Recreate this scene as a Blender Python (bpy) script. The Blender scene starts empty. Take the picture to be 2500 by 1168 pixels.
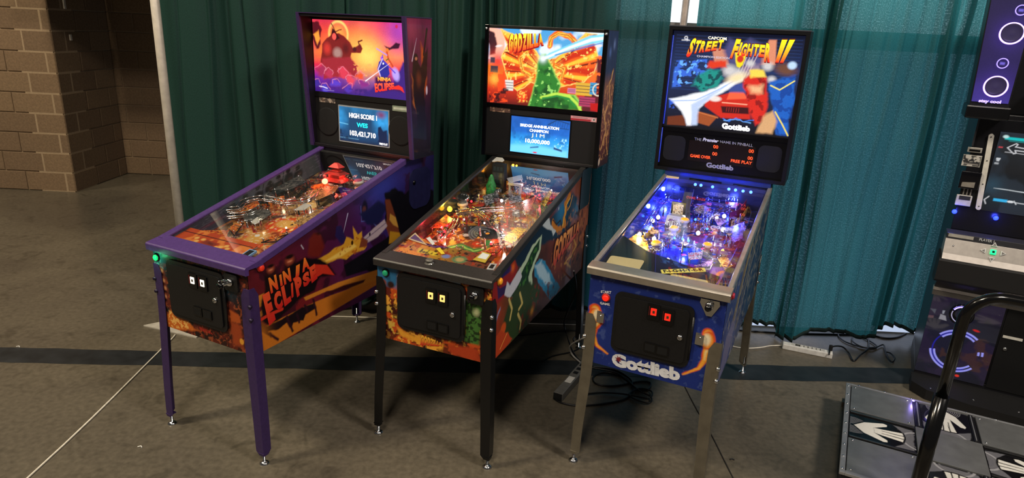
import bpy, bmesh, math, random
import numpy as np
from mathutils import Vector, Matrix
random.seed(7); RNG=np.random.default_rng(7)
S=bpy.context.scene
COL=S.collection
# ------------------------------------------------------------------ camera
cam_d=bpy.data.cameras.new('camera'); cam=bpy.data.objects.new('camera',cam_d); COL.objects.link(cam)
PITCH,ROLL,CH,FPX=0.30742,0.04698,1.8569,1605.6
_fw=Vector((0,math.cos(PITCH),-math.sin(PITCH))); _rt=Vector((1,0,0)); _up=_rt.cross(_fw)
_R=_rt*math.cos(ROLL)+_up*math.sin(ROLL); _U=-_rt*math.sin(ROLL)+_up*math.cos(ROLL)
cam.matrix_world=Matrix(((_R.x,_U.x,-_fw.x,0),(_R.y,_U.y,-_fw.y,0),(_R.z,_U.z,-_fw.z,CH),(0,0,0,1)))
cam_d.sensor_width=36; cam_d.lens=36*FPX/2500; cam_d.clip_start=.02
S.camera=cam
# ------------------------------------------------------------------ view + world + hall lamps
S.view_settings.view_transform='Standard'; S.view_settings.look='None'; S.view_settings.gamma=1; S.view_settings.exposure=0.0
S.view_settings.use_curve_mapping=False
w=bpy.data.worlds.new('world'); S.world=w; w.use_nodes=True
w.node_tree.nodes['Background'].inputs[0].default_value=(.62,.6,.58,1); w.node_tree.nodes['Background'].inputs[1].default_value=.075
def area(name,loc,target,size,power,col,size_y=None):
    l=bpy.data.lights.new(name,'AREA'); l.energy=power; l.color=col; l.size=size
    if size_y: l.shape='RECTANGLE'; l.size_y=size_y
    o=bpy.data.objects.new(name,l); COL.objects.link(o); o.location=loc
    o.rotation_euler=(Vector(target)-Vector(loc)).to_track_quat('-Z','Y').to_euler(); return o

area('hall_lamp',(-4.5,1.0,6.5),(-4.0,2.6,0),1.0,340,(1,.86,.64))
area('hall_lamp',(-.8,-1.8,6.5),(-.6,1.5,0),1.0,190,(1,.88,.74))
area('hall_lamp',(4.0,-.5,6.0),(1,3,.5),1.0,270,(1,.9,.8))
area('hall_lamp',(-7.5,3.2,6.5),(-6.5,5,0),1.0,150,(1,.85,.64))
# ------------------------------------------------------------------ helpers
def s2l(c):
    if isinstance(c,str): c=[int(c[i:i+2],16)/255 for i in (0,2,4)]
    return tuple((x/12.92 if x<=.04045 else ((x+.055)/1.055)**2.4) for x in c[:3])
MC={}
def mat(name,rgb,rough=.5,metal=0,noise=.12,scale=40,bump=0,emit=0,coat=0,spec=.5,trans=0):
    if name in MC: return MC[name]
    m=bpy.data.materials.new(name); m.use_nodes=True; nt=m.node_tree; b=nt.nodes['Principled BSDF']
    c=s2l(rgb)
    tc=nt.nodes.new('ShaderNodeTexCoord'); n=nt.nodes.new('ShaderNodeTexNoise'); n.inputs['Scale'].default_value=scale; n.inputs['Detail'].default_value=4
    nt.links.new(tc.outputs['Object'],n.inputs['Vector'])
    r=nt.nodes.new('ShaderNodeValToRGB'); r.color_ramp.elements[0].position=.3; r.color_ramp.elements[1].position=.7
    r.color_ramp.elements[0].color=tuple(x*(1-noise) for x in c)+(1,); r.color_ramp.elements[1].color=tuple(min(1,x*(1+noise)) for x in c)+(1,)
    nt.links.new(n.outputs['Fac'],r.inputs['Fac']); nt.links.new(r.outputs['Color'],b.inputs['Base Color'])
    b.inputs['Roughness'].default_value=rough; b.inputs['Metallic'].default_value=metal; b.inputs['Coat Weight'].default_value=coat
    b.inputs['Specular IOR Level'].default_value=spec
    if trans: b.inputs['Transmission Weight'].default_value=trans
    if emit:
        b.inputs['Emission Color'].default_value=c+(1,); b.inputs['Emission Strength'].default_value=emit
    if bump:
        bn=nt.nodes.new('ShaderNodeBump'); bn.inputs['Strength'].default_value=bump; bn.inputs['Distance'].default_value=.004
        nt.links.new(n.outputs['Fac'],bn.inputs['Height']); nt.links.new(bn.outputs['Normal'],b.inputs['Normal'])
    MC[name]=m; return m
def paint_mat(name,emit=0,rough=.35,coat=.2,spec=.5,grain=.08):
    if name in MC: return MC[name]
    m=bpy.data.materials.new(name); m.use_nodes=True; nt=m.node_tree; b=nt.nodes['Principled BSDF']
    a=nt.nodes.new('ShaderNodeAttribute'); a.attribute_name='col'
    n=nt.nodes.new('ShaderNodeTexNoise'); n.inputs['Scale'].default_value=160; n.inputs['Detail'].default_value=3
    tc=nt.nodes.new('ShaderNodeTexCoord'); nt.links.new(tc.outputs['Object'],n.inputs['Vector'])
    mr=nt.nodes.new('ShaderNodeMapRange'); mr.inputs['To Min'].default_value=1-grain*2; mr.inputs['To Max'].default_value=1+grain*2
    nt.links.new(n.outputs['Fac'],mr.inputs['Value'])
    mx=nt.nodes.new('ShaderNodeVectorMath'); mx.operation='MULTIPLY'
    nt.links.new(a.outputs['Color'],mx.inputs[0]); nt.links.new(mr.outputs['Result'],mx.inputs[1])
    b.inputs['Roughness'].default_value=rough; b.inputs['Coat Weight'].default_value=coat; b.inputs['Specular IOR Level'].default_value=spec
    if emit:
        b.inputs['Base Color'].default_value=(.01,.01,.01,1)
        nt.links.new(mx.outputs['Vector'],b.inputs['Emission Color']); b.inputs['Emission Strength'].default_value=emit
    else: nt.links.new(mx.outputs['Vector'],b.inputs['Base Color'])
    MC[name]=m; return m
def busy_mat(name,cols,scale=30,rough=.3,emit=0,vor=True):
    """printed plastics: many small patches of the listed colours"""
    if name in MC: return MC[name]
    m=bpy.data.materials.new(name); m.use_nodes=True; nt=m.node_tree; b=nt.nodes['Principled BSDF']
    tc=nt.nodes.new('ShaderNodeTexCoord'); n=nt.nodes.new('ShaderNodeTexNoise'); n.inputs['Scale'].default_value=scale; n.inputs['Detail'].default_value=3; n.inputs['Distortion'].default_value=2.2
    nt.links.new(tc.outputs['Object'],n.inputs['Vector'])
    r=nt.nodes.new('ShaderNodeValToRGB'); r.color_ramp.interpolation='CONSTANT'; e=r.color_ramp.elements
    k=len(cols)
    for i,c in enumerate(cols):
        p=.33+.34*i/max(1,k-1) if i else 0
        if i<2: e[i].position=p; e[i].color=s2l(c)+(1,)
        else: q=e.new(p); q.color=s2l(c)+(1,)
    nt.links.new(n.outputs['Fac'],r.inputs['Fac']); nt.links.new(r.outputs['Color'],b.inputs['Base Color'])
    b.inputs['Roughness'].default_value=rough
    if emit: nt.links.new(r.outputs['Color'],b.inputs['Emission Color']); b.inputs['Emission Strength'].default_value=emit
    MC[name]=m; return m
def glass_mat(name,tint=(1,1,1),refl=1.0,ior=1.5,clear=.0):
    if name in MC: return MC[name]
    m=bpy.data.materials.new(name); m.use_nodes=True; nt=m.node_tree; nt.nodes.remove(nt.nodes['Principled BSDF'])
    t=nt.nodes.new('ShaderNodeBsdfTransparent'); t.inputs[0].default_value=tuple(tint)+(1,)
    g=nt.nodes.new('ShaderNodeBsdfGlossy'); g.inputs['Roughness'].default_value=.015
    f=nt.nodes.new('ShaderNodeLayerWeight'); f.inputs['Blend'].default_value=.5
    pw=nt.nodes.new('ShaderNodeMath'); pw.operation='POWER'; pw.inputs[1].default_value=4.2; nt.links.new(f.outputs['Facing'],pw.inputs[0])
    mm=nt.nodes.new('ShaderNodeMapRange'); mm.inputs['To Min'].default_value=.022*refl; mm.inputs['To Max'].default_value=min(1,.85*refl); nt.links.new(pw.outputs[0],mm.inputs['Value'])
    mx=nt.nodes.new('ShaderNodeMixShader'); nt.links.new(mm.outputs[0],mx.inputs[0])
    nt.links.new(t.outputs[0],mx.inputs[1]); nt.links.new(g.outputs[0],mx.inputs[2]); nt.links.new(mx.outputs[0],nt.nodes['Material Output'].inputs['Surface'])
    MC[name]=m; return m
WIN_HI=1.9; WIN_LO=.85
class MB:
    def __init__(s): s.v=[]; s.f=[]; s.sm=[]
    def add(s,vs,fs,smooth=False):
        n=len(s.v); s.v+= [tuple(v) for v in vs]; s.f+=[[i+n for i in f] for f in fs]; s.sm+=[smooth]*len(fs); return s
    def box(s,x0,y0,z0,x1,y1,z1,M=None):
        vs=[(x,y,z) for z in (z0,z1) for y in (y0,y1) for x in (x0,x1)]
        if M: vs=[M@Vector(v) for v in vs]
        return s.add(vs,[(0,2,3,1),(4,5,7,6),(0,1,5,4),(2,6,7,3),(0,4,6,2),(1,3,7,5)])
    def prism(s,A,B,smooth=False):
        """A,B: matching closed loops"""
        n=len(A); return s.add(list(A)+list(B),[tuple(range(n))[::-1],tuple(range(n,2*n))],False).add(list(A)+list(B),[(i,(i+1)%n,n+(i+1)%n,n+i) for i in range(n)],smooth)
    def tube(s,pts,r,n=8,caps=True):
        pts=[Vector(p) for p in pts]; k=len(pts); rs=r if isinstance(r,(list,tuple)) else [r]*k
        ring=[]; up=None
        for i,p in enumerate(pts):
            t=(pts[min(i+1,k-1)]-pts[max(i-1,0)]).normalized()
            if up is None: up=Vector((0,0,1)) if abs(t.z)<.9 else Vector((1,0,0))
            a=t.cross(up)
            if a.length<1e-6: a=t.cross(Vector((1,.3,0)))
            a.normalize(); b=a.cross(t).normalized(); up=b
            ring+=[p+(a*math.cos(2*math.pi*j/n)+b*math.sin(2*math.pi*j/n))*rs[i] for j in range(n)]
        fs=[(i*n+j,i*n+(j+1)%n,(i+1)*n+(j+1)%n,(i+1)*n+j) for i in range(k-1) for j in range(n)]
        s.add(ring,fs,True)
        if caps:
            m=len(s.v)-k*n; s.f+=[[m+j for j in range(n)][::-1],[m+(k-1)*n+j for j in range(n)]]; s.sm+=[False,False]
        return s
    def lathe(s,prof,n=20,M=None,smooth=True):
        """prof: list of (r,h) along +z"""
        vs=[]
        for r,h in prof: vs+=[Vector((r*math.cos(2*math.pi*j/n),r*math.sin(2*math.pi*j/n),h)) for j in range(n)]
        if M: vs=[M@v for v in vs]
        k=len(prof); fs=[(i*n+j,i*n+(j+1)%n,(i+1)*n+(j+1)%n,(i+1)*n+j) for i in range(k-1) for j in range(n)]
        s.add(vs,fs,smooth); m=len(s.v)-k*n
        if prof[0][0]>1e-5: s.f.append([m+j for j in range(n)][::-1]); s.sm.append(False)
        if prof[-1][0]>1e-5: s.f.append([m+(k-1)*n+j for j in range(n)]); s.sm.append(False)
        return s
    def mesh(s,name,ma):
        me=bpy.data.meshes.new(name); me.from_pydata(s.v,[],s.f); me.polygons.foreach_set('use_smooth',s.sm)
        bm=bmesh.new(); bm.from_mesh(me); bmesh.ops.recalc_face_normals(bm,faces=bm.faces); bm.to_mesh(me); bm.free()
        me.materials.append(ma); me.update(); return me
    def build(s,name,ma,parent=None,loc=(0,0,0),bevel=0,label=None,rz=0):
        o=bpy.data.objects.new(name,s.mesh(name,ma)); COL.objects.link(o); o.location=loc; o.rotation_euler.z=rz
        if parent: o.parent=parent
        if bevel:
            b=o.modifiers.new('bevel','BEVEL'); b.width=bevel; b.segments=2; b.limit_method='ANGLE'; b.angle_limit=math.radians(40)
        if label: o['label']=label
        return o
def tag(o,label=None,cat=None,group=None,kind=None):
    if label: o['label']=label
    if cat: o['category']=cat
    if group: o['group']=group
    if kind: o['kind']=kind
    return o
def empty(name,loc,rz,label,cat,group=None):
    o=bpy.data.objects.new(name,None); COL.objects.link(o); o.location=loc; o.rotation_euler.z=rz; o.empty_display_size=.1
    return tag(o,label,cat,group)
def axis(p,d):
    """matrix taking +z onto direction d at p"""
    return Matrix.Translation(Vector(p))@Vector(d).to_track_quat('Z','Y').to_matrix().to_4x4()
def rrect(x0,z0,x1,z1,r,n=5):
    P=[]
    for cx,cz,a in ((x1-r,z1-r,0),(x0+r,z1-r,90),(x0+r,z0+r,180),(x1-r,z0+r,270)):
        for i in range(n+1):
            t=math.radians(a+90*i/n); P.append((cx+r*math.cos(t),cz+r*math.sin(t)))
    return P
def smooth_path(P,n=6):
    P=[Vector(p) for p in P]; out=[]
    for i in range(len(P)-1):
        a=P[max(i-1,0)];b=P[i];c=P[i+1];d=P[min(i+2,len(P)-1)]
        for k in range(n):
            t=k/n; out.append(.5*((2*b)+(c-a)*t+(2*a-5*b+4*c-d)*t*t+(3*b-a-3*c+d)*t**3))
    out.append(P[-1]); return out
def point(name,loc,col,power,parent=None,r=.012):
    l=bpy.data.lights.new(name,'POINT'); l.energy=power; l.color=col; l.shadow_soft_size=r
    o=bpy.data.objects.new(name,l); COL.objects.link(o); o.location=loc
    if parent: o.parent=parent
    return o
# ---- painted panels: a fine grid of vertices, each with its printed colour
def vnoise(A,B,scale,seed=0,octv=3):
    out=np.zeros_like(A); amp=1; tot=0; rr=np.random.default_rng(seed)
    for o in range(octv):
        T=rr.random((64,64)); x=A*scale+rr.random()*50; y=B*scale+rr.random()*50
        xi=np.floor(x).astype(int); yi=np.floor(y).astype(int); fx=x-xi; fy=y-yi; fx=fx*fx*(3-2*fx); fy=fy*fy*(3-2*fy)
        g=lambda i,j:T[(yi+j)%64,(xi+i)%64]
        out+=amp*((g(0,0)*(1-fx)+g(1,0)*fx)*(1-fy)+(g(0,1)*(1-fx)+g(1,1)*fx)*fy); tot+=amp; amp*=.5; scale*=2
    return out/tot
class Canvas:
    def __init__(s,A,B,base): s.A=A; s.B=B; s.C=np.zeros(A.shape+(3,))+np.array(s2l(base))
    def blend(s,m,c): s.C+=(np.array(s2l(c))-s.C)*np.clip(m,0,1)[...,None]; return s
    def warp(s,amt,scale,seed):
        return s.A+amt*(vnoise(s.A,s.B,scale,seed)-.5),s.B+amt*(vnoise(s.A,s.B,scale,seed+1)-.5)
    def sdf(s,P,A=None,B=None):
        A=s.A if A is None else A; B=s.B if B is None else B
        d=np.full(A.shape,1e9); ins=np.zeros(A.shape,bool)
        for i in range(len(P)):
            x0,y0=P[i]; x1,y1=P[(i+1)%len(P)]; ex,ey=x1-x0,y1-y0; wx,wy=A-x0,B-y0
            t=np.clip((wx*ex+wy*ey)/(ex*ex+ey*ey+1e-12),0,1); d=np.minimum(d,np.hypot(wx-ex*t,wy-ey*t))
            c=((y0<=B)&(y1>B))|((y1<=B)&(y0>B))
            if abs(ey)>1e-12: ins^=c&(A<x0+ex*(B-y0)/ey)
        return np.where(ins,-d,d)
    def poly(s,P,c,soft=.002,alpha=1,rag=0,seed=1):
        A,B=(s.warp(rag,25,seed) if rag else (s.A,s.B))
        return s.blend(alpha*(.5-s.sdf(P,A,B)/(2*soft)),c)
    def line(s,P,wd,c,soft=.0015,alpha=1,rag=0,seed=1,taper=False):
        A,B=(s.warp(rag,30,seed) if rag else (s.A,s.B)); m=np.full(A.shape,-1e9)
        for i in range(len(P)-1):
            x0,y0=P[i]; x1,y1=P[i+1]; ex,ey=x1-x0,y1-y0; t=np.clip(((A-x0)*ex+(B-y0)*ey)/(ex*ex+ey*ey+1e-12),0,1)
            wl=wd*(1-.85*(i+t)/(len(P)-1)) if taper else wd
            m=np.maximum(m,wl/2-np.hypot(A-x0-ex*t,B-y0-ey*t))
        return s.blend(alpha*(.5+m/(2*soft)),c)
    def ell(s,c0,rx,ry,c,ang=0,soft=.15,alpha=1):
        a=math.radians(ang); x=s.A-c0[0]; y=s.B-c0[1]; u=(x*math.cos(a)+y*math.sin(a))/rx; v=(-x*math.sin(a)+y*math.cos(a))/ry
        return s.blend(alpha*(.5+(1-np.hypot(u,v))/(2*soft)),c)
    def ring(s,c0,r,wd,c,soft=.002,alpha=1,a0=None,a1=None):
        x=s.A-c0[0]; y=s.B-c0[1]; m=.5+(wd/2-abs(np.hypot(x,y)-r))/(2*soft)
        if a0 is not None:
            t=np.degrees(np.arctan2(y,x))%360; m=m*((t>=a0)&(t<=a1))
        return s.blend(alpha*m,c)
    def glow(s,c0,r,c,alpha=1,asp=1): return s.blend(alpha*np.exp(-((s.A-c0[0])**2+((s.B-c0[1])*asp)**2)/(r*r)),c)
    def grad(s,p,q,stops):
        t=((s.A-p[0])*(q[0]-p[0])+(s.B-p[1])*(q[1]-p[1]))/((q[0]-p[0])**2+(q[1]-p[1])**2); t=np.clip(t,0,1)
        cs=np.array([s2l(c) for _,c in stops]); ts=[a for a,_ in stops]
        for k in range(3): s.C[...,k]=np.interp(t,ts,cs[:,k])
        return s
    def fleck(s,c,scale,th,soft=.05,alpha=1,seed=3,mask=None):
        m=np.clip((vnoise(s.A,s.B,scale,seed)-th)/soft,0,1)*alpha
        if mask is not None: m=m*mask
        return s.blend(m,c)
    def shade(s,scale,amt,seed=5): s.C*=(1+amt*2*(vnoise(s.A,s.B,scale,seed)-.5))[...,None]; return s
    def inside(s,P,soft=.004): return np.clip(.5-s.sdf(P)/(2*soft),0,1)
def art(name,parent,a0,a1,b0,b1,na,nb,to3,paint,ma,base='101010',off=.0,label=None,mask=None):
    """b0,b1 numbers or functions of a. Flat print on its own surface."""
    a=np.linspace(a0,a1,na); B0=np.array([b0(t) if callable(b0) else b0 for t in a]); B1=np.array([b1(t) if callable(b1) else b1 for t in a])
    v=np.linspace(0,1,nb)[:,None]; A=np.repeat(a[None],nb,0); B=B0[None]*(1-v)+B1[None]*v
    cv=Canvas(A,B,base); paint(cv)
    P=np.stack(to3(A,B,off),-1).reshape(-1,3)
    idx=np.arange(na*nb).reshape(nb,na); F=np.stack([idx[:-1,:-1],idx[:-1,1:],idx[1:,1:],idx[1:,:-1]],-1).reshape(-1,4)
    if mask is not None:
        cx=A.reshape(-1)[F].mean(1); cy=B.reshape(-1)[F].mean(1); F=F[mask(cx,cy)]
    me=bpy.data.meshes.new(name); me.vertices.add(len(P)); me.vertices.foreach_set('co',P.astype(np.float32).ravel())
    me.loops.add(F.size); me.loops.foreach_set('vertex_index',F.astype(np.int32).ravel())
    me.polygons.add(len(F)); me.polygons.foreach_set('loop_start',np.arange(0,F.size,4,dtype=np.int32)); me.update(calc_edges=True)
    ca=me.color_attributes.new('col','FLOAT_COLOR','POINT'); ca.data.foreach_set('color',np.concatenate([np.clip(cv.C,0,1),np.ones(A.shape+(1,))],-1).astype(np.float32).ravel())
    me.materials.append(ma); o=bpy.data.objects.new(name,me); COL.objects.link(o)
    if parent: o.parent=parent
    if label: o['label']=label
    return o
def text(name,s,quad,to3,ma,parent,bold=0.0,off=.0012,cols=None,label=None,shear=0,spacing=1.0,join=None,res=3,thick=0):
    """lettering fitted to a quad TL,TR,BR,BL in panel coordinates"""
    cu=bpy.data.curves.new(name,'FONT'); cu.body=s; cu.offset=bold; cu.resolution_u=res; cu.shear=shear; cu.space_character=spacing; cu.fill_mode='BOTH'
    ob=bpy.data.objects.new(name,cu); COL.objects.link(ob); dg=bpy.context.evaluated_depsgraph_get(); dg.update()
    me=bpy.data.meshes.new_from_object(ob.evaluated_get(dg)); bpy.data.objects.remove(ob); bpy.data.curves.remove(cu)
    n=len(me.vertices)
    if n==0: return None
    co=np.empty(n*3,np.float32); me.vertices.foreach_get('co',co); co=co.reshape(-1,3)
    u=(co[:,0]-co[:,0].min())/(np.ptp(co[:,0])+1e-9); v=(co[:,1]-co[:,1].min())/(np.ptp(co[:,1])+1e-9)
    TL,TR,BR,BL=[np.array(q) for q in quad]
    P=(BL*(1-u)[:,None]*(1-v)[:,None]+BR*u[:,None]*(1-v)[:,None]+TL*(1-u)[:,None]*v[:,None]+TR*u[:,None]*v[:,None])
    X=np.stack(to3(P[:,0],P[:,1],off),-1); me.vertices.foreach_set('co',X.astype(np.float32).ravel())
    if cols is not None:
        c0=np.array(s2l(cols[0])); c1=np.array(s2l(cols[1])); t=np.clip((v-.15)/.7,0,1)[:,None]; C=c0*(1-t)+c1*t
        ca=me.color_attributes.new('col','FLOAT_COLOR','POINT'); ca.data.foreach_set('color',np.concatenate([C,np.ones((n,1))],1).astype(np.float32).ravel())
    me.materials.clear(); me.materials.append(ma); me.update()
    o=bpy.data.objects.new(name,me); COL.objects.link(o); o.parent=parent
    if label: o['label']=label
    return o
def letters(name,s,quad,to3,ma,parent,heights=None,jit=0,**k):
    """same, letter by letter, so that each may differ in height and tilt; joined into one mesh of lettering"""
    TL,TR,BR,BL=[np.array(q,float) for q in quad]; obs=[]; n=len(s); rr=random.Random(3)
    wd=[(.45 if c in 'I1' else 1.15 if c in 'MW' else 1.0) for c in s]; tot=sum(wd); x=0
    for i,c in enumerate(s):
        u0=(x+.06)/tot; u1=(x+wd[i]-.06)/tot; x+=wd[i]
        if c==' ': continue
        h=heights[i] if heights else (1,1); j=[rr.uniform(-jit,jit) for _ in range(4)]
        f=lambda u,v:(BL*(1-u)*(1-v)+BR*u*(1-v)+TL*(1-u)*v+TR*u*v)
        lo,hi=(0,h) if not isinstance(h,tuple) else (1-h[0],h[1])
        q=(f(u0+j[0],hi+j[1]),f(u1+j[0],hi+j[2]),f(u1+j[3],lo+j[1]),f(u0+j[3],lo+j[2]))
        obs.append(text(name,c,q,to3,ma,parent,**k))
    bm=bmesh.new()
    for o in obs: bm.from_mesh(o.data)
    bm.to_mesh(obs[0].data); bm.free()
    for o in obs[1:]: bpy.data.objects.remove(o)
    return obs[0]
# ------------------------------------------------------------------ common materials
BLACK=mat('black_powder_coat','101011',.45,0,.2,60); BLACKG=mat('black_gloss','08080a',.18,0,.1,30); CHROME=mat('chrome','d8d8d8',.16,1,.05,20)
STEEL=mat('brushed_steel','a9a49a',.34,1,.12,25,.05); RUBBER=mat('black_rubber','0b0b0c',.7); WHITE=mat('white_plastic','e6e4dc',.4); CLEAR=glass_mat('clear_plastic',(.86,.88,.92),1.3)
GLASS=glass_mat('playfield_glass',(.93,.94,.95),1.15,1.5); AMBER=mat('amber_dome','ff8a10',.2,0,.05,10,emit=1.4); DOMEW=mat('white_lamp','fff6e6',.3,emit=5.0)
PAINT=paint_mat('printed_decal',0,.45,.08,.3); PAINTM=paint_mat('printed_matt',0,.6,0); FABBLK=mat('speaker_cloth','060607',.9,0,.3,300)
MIRROR=mat('polished_side_rail','303033',.12,.7,.05,10)

# ================================================================== SETTING
def floor_mat():
    m=bpy.data.materials.new('polished_concrete'); m.use_nodes=True; nt=m.node_tree; b=nt.nodes['Principled BSDF']; L=nt.links.new
    tc=nt.nodes.new('ShaderNodeTexCoord')
    def noise(s,d,dist=0):
        n=nt.nodes.new('ShaderNodeTexNoise'); n.inputs['Scale'].default_value=s; n.inputs['Detail'].default_value=d; n.inputs['Distortion'].default_value=dist; L(tc.outputs['Object'],n.inputs['Vector']); return n
    def ramp(src,stops):
        r=nt.nodes.new('ShaderNodeValToRGB'); e=r.color_ramp.elements
        for i,(p,c) in enumerate(stops):
            q=e[i] if i<2 else e.new(p); q.position=p; q.color=s2l(c)+(1,)
        L(src.outputs['Fac'],r.inputs['Fac']); return r
    big=noise(.9,5,.6); fine=noise(38,6); spot=noise(7,4,1.2)
    r1=ramp(big,[(.3,'5c554a'),(.52,'6c6455'),(.72,'7a7160')]); r2=ramp(fine,[(.3,'a8a8a8'),(.7,'f4f4f4')]); r3=ramp(spot,[(.28,'9a9a98'),(.45,'ffffff'),(.72,'ffffff'),(.8,'ffffff')])
    m1=nt.nodes.new('ShaderNodeMix'); m1.data_type='RGBA'; m1.blend_type='MULTIPLY'; m1.inputs[0].default_value=.6
    m2=nt.nodes.new('ShaderNodeMix'); m2.data_type='RGBA'; m2.blend_type='MULTIPLY'; m2.inputs[0].default_value=.45
    L(r1.outputs[0],m1.inputs[6]); L(r2.outputs[0],m1.inputs[7]); L(m1.outputs[2],m2.inputs[6]); L(r3.outputs[0],m2.inputs[7]); L(m2.outputs[2],b.inputs['Base Color'])
    mr=nt.nodes.new('ShaderNodeMapRange'); mr.inputs['To Min'].default_value=.2; mr.inputs['To Max'].default_value=.46; L(big.outputs['Fac'],mr.inputs['Value']); L(mr.outputs[0],b.inputs['Roughness'])
    bp=nt.nodes.new('ShaderNodeBump'); bp.inputs['Strength'].default_value=.12; bp.inputs['Distance'].default_value=.002; L(fine.outputs['Fac'],bp.inputs['Height']); L(bp.outputs[0],b.inputs['Normal'])
    b.inputs['Specular IOR Level'].default_value=.5; return m
JX=[(0.999,3.580),(1.003,3.282),(1.011,3.040),(1.026,2.821),(1.030,2.625),(1.034,2.424)]
fl=MB().box(-16,-6,-.1,9,12,0).build('floor',floor_mat()); tag(fl,kind='structure')
MB().tube(smooth_path([(x,y,.0006) for x,y in JX],4),.0035,5).build('joint',mat('joint_filler','1b1916',.9),fl)
# grey band painted across the floor
tp=MB(); rr=random.Random(4)
top=[];bot=[]
for i in range(120):
    x=-9+i*(15)/119; t=(x+2.9)/5.35
    top.append((x,3.35+.262*t/1.0+rr.uniform(-.004,.004)-.0*x)); bot.append((x,3.183+.25*t+rr.uniform(-.006,.006)))
for i in range(119):
    a,b,c,d=bot[i],bot[i+1],top[i+1],top[i]
    tp.add([(a[0],a[1],0),(b[0],b[1],0),(c[0],c[1],0),(d[0],d[1],0),(a[0],a[1],.0012),(b[0],b[1],.0012),(c[0],c[1],.0012),(d[0],d[1],.0012)],[(4,5,6,7),(0,1,5,4),(3,7,6,2)])
tag(tp.build('floor_tape',mat('dark_floor_band','24272a',.42,0,.35,9)),'wide dark grey band taped straight across the concrete floor','floor tape')
# concrete block pier on the left, its side and the back of the recess
CMUL=[mat('tan_block%s'%k,c,.85,0,.16,55,.6) for k,c in enumerate(('7c654c','78624a','80694f','755f48'))]
MORT=mat('mortar','a08a6e',.95,0,.1,80)
def block_wall(name,p0,dirv,nrm,width,height,seed,bl=.42,ch=.2055,z0=0):
    rr=random.Random(seed); d=Vector(dirv); n=Vector(nrm); p=Vector(p0)
    bk=MB(); q=[p-n*.012,p+d*width-n*.012]; q2=[q[1]-n*.35,q[0]-n*.35]
    A=[Vector((*v.xy,0)) for v in q+q2]; B=[v+Vector((0,0,height)) for v in A]; bk.prism(A,B)
    wl=bk.build(name,MORT); tag(wl,kind='structure')
    proto={}
    rows=int(height/ch)
    for r in range(rows):
        x=-(bl/2 if r%2 else 0)-rr.choice((0,0,0))
        while x<width-.02:
            a=max(0,x); b=min(width,x+bl); x+=bl
            if b-a<.03: continue
            key=(round(b-a,3),rr.randrange(4))
            if key not in proto:
                g=.005; W=key[0]-2*g; H=ch-2*g; mb=MB()
                A=[Vector((g,0,g)),Vector((g+W,0,g)),Vector((g+W,0,g+H)),Vector((g,0,g+H))]
                nn=Vector((0,-1,0)); c=.006
                F=[v+nn*.014 for v in (Vector((g+c,0,g+c)),Vector((g+W-c,0,g+c)),Vector((g+W-c,0,g+H-c)),Vector((g+c,0,g+H-c)))]
                M2=[v+nn*.010 for v in A]
                mb.prism(A,M2); k=len(mb.v); mb.add(M2+F,[(0,1,5,4),(1,2,6,5),(2,3,7,6),(3,0,4,7),(4,5,6,7)])
                proto[key]=mb.mesh('block',CMUL[key[1]])
            o=bpy.data.objects.new('block',proto[key]); COL.objects.link(o); o.parent=wl
            o.location=p+d*a-n*(.012+rr.uniform(0,.002))+Vector((0,0,r*ch+z0)); o.rotation_euler.z=math.atan2(d.y,d.x)
    return wl
block_wall('wall_left',(-7.7,6.78,0),(1,0,0),(0,-1,0),3.03,2.9,1)
block_wall('wall_pier',(-4.67,6.78,0),(0,1,0),(1,0,0),.955,2.9,2,.40)
block_wall('wall_back',(-4.80,7.74,0),(1,0,0),(0,-1,0),.75,2.9,3)
block_wall('wall_jamb',(-4.05,7.74,0),(.35,.94,0),(.94,-.35,0),.5,2.9,5,.40)
tag(MB().box(-4.05,8.3,0,2,8.4,3.2).build('wall_recess',mat('dark_recess','5b4a3a',.9,0,.1,20)),kind='structure')
# unseen slab out of view, added to keep the recess dark
tag(MB().box(-4.655,6.0,2.14,-2.2,8.4,2.4).build('recess_shade_slab',mat('shade_slab','4a4038',.9)),kind='structure')
wm=mat('white_mortar_patch','cfc6b8',.8)
for (y,z,h) in ((7.02,1.86,.10),(7.04,1.55,.06)):
    tag(MB().box(-4.668,y,z,-4.655,y+.03,z+h).build('tape_piece',wm,bevel=.002),'small pale strip of tape on the block pier, '+('upper one' if z>1.7 else 'lower one'),'tape')
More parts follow.
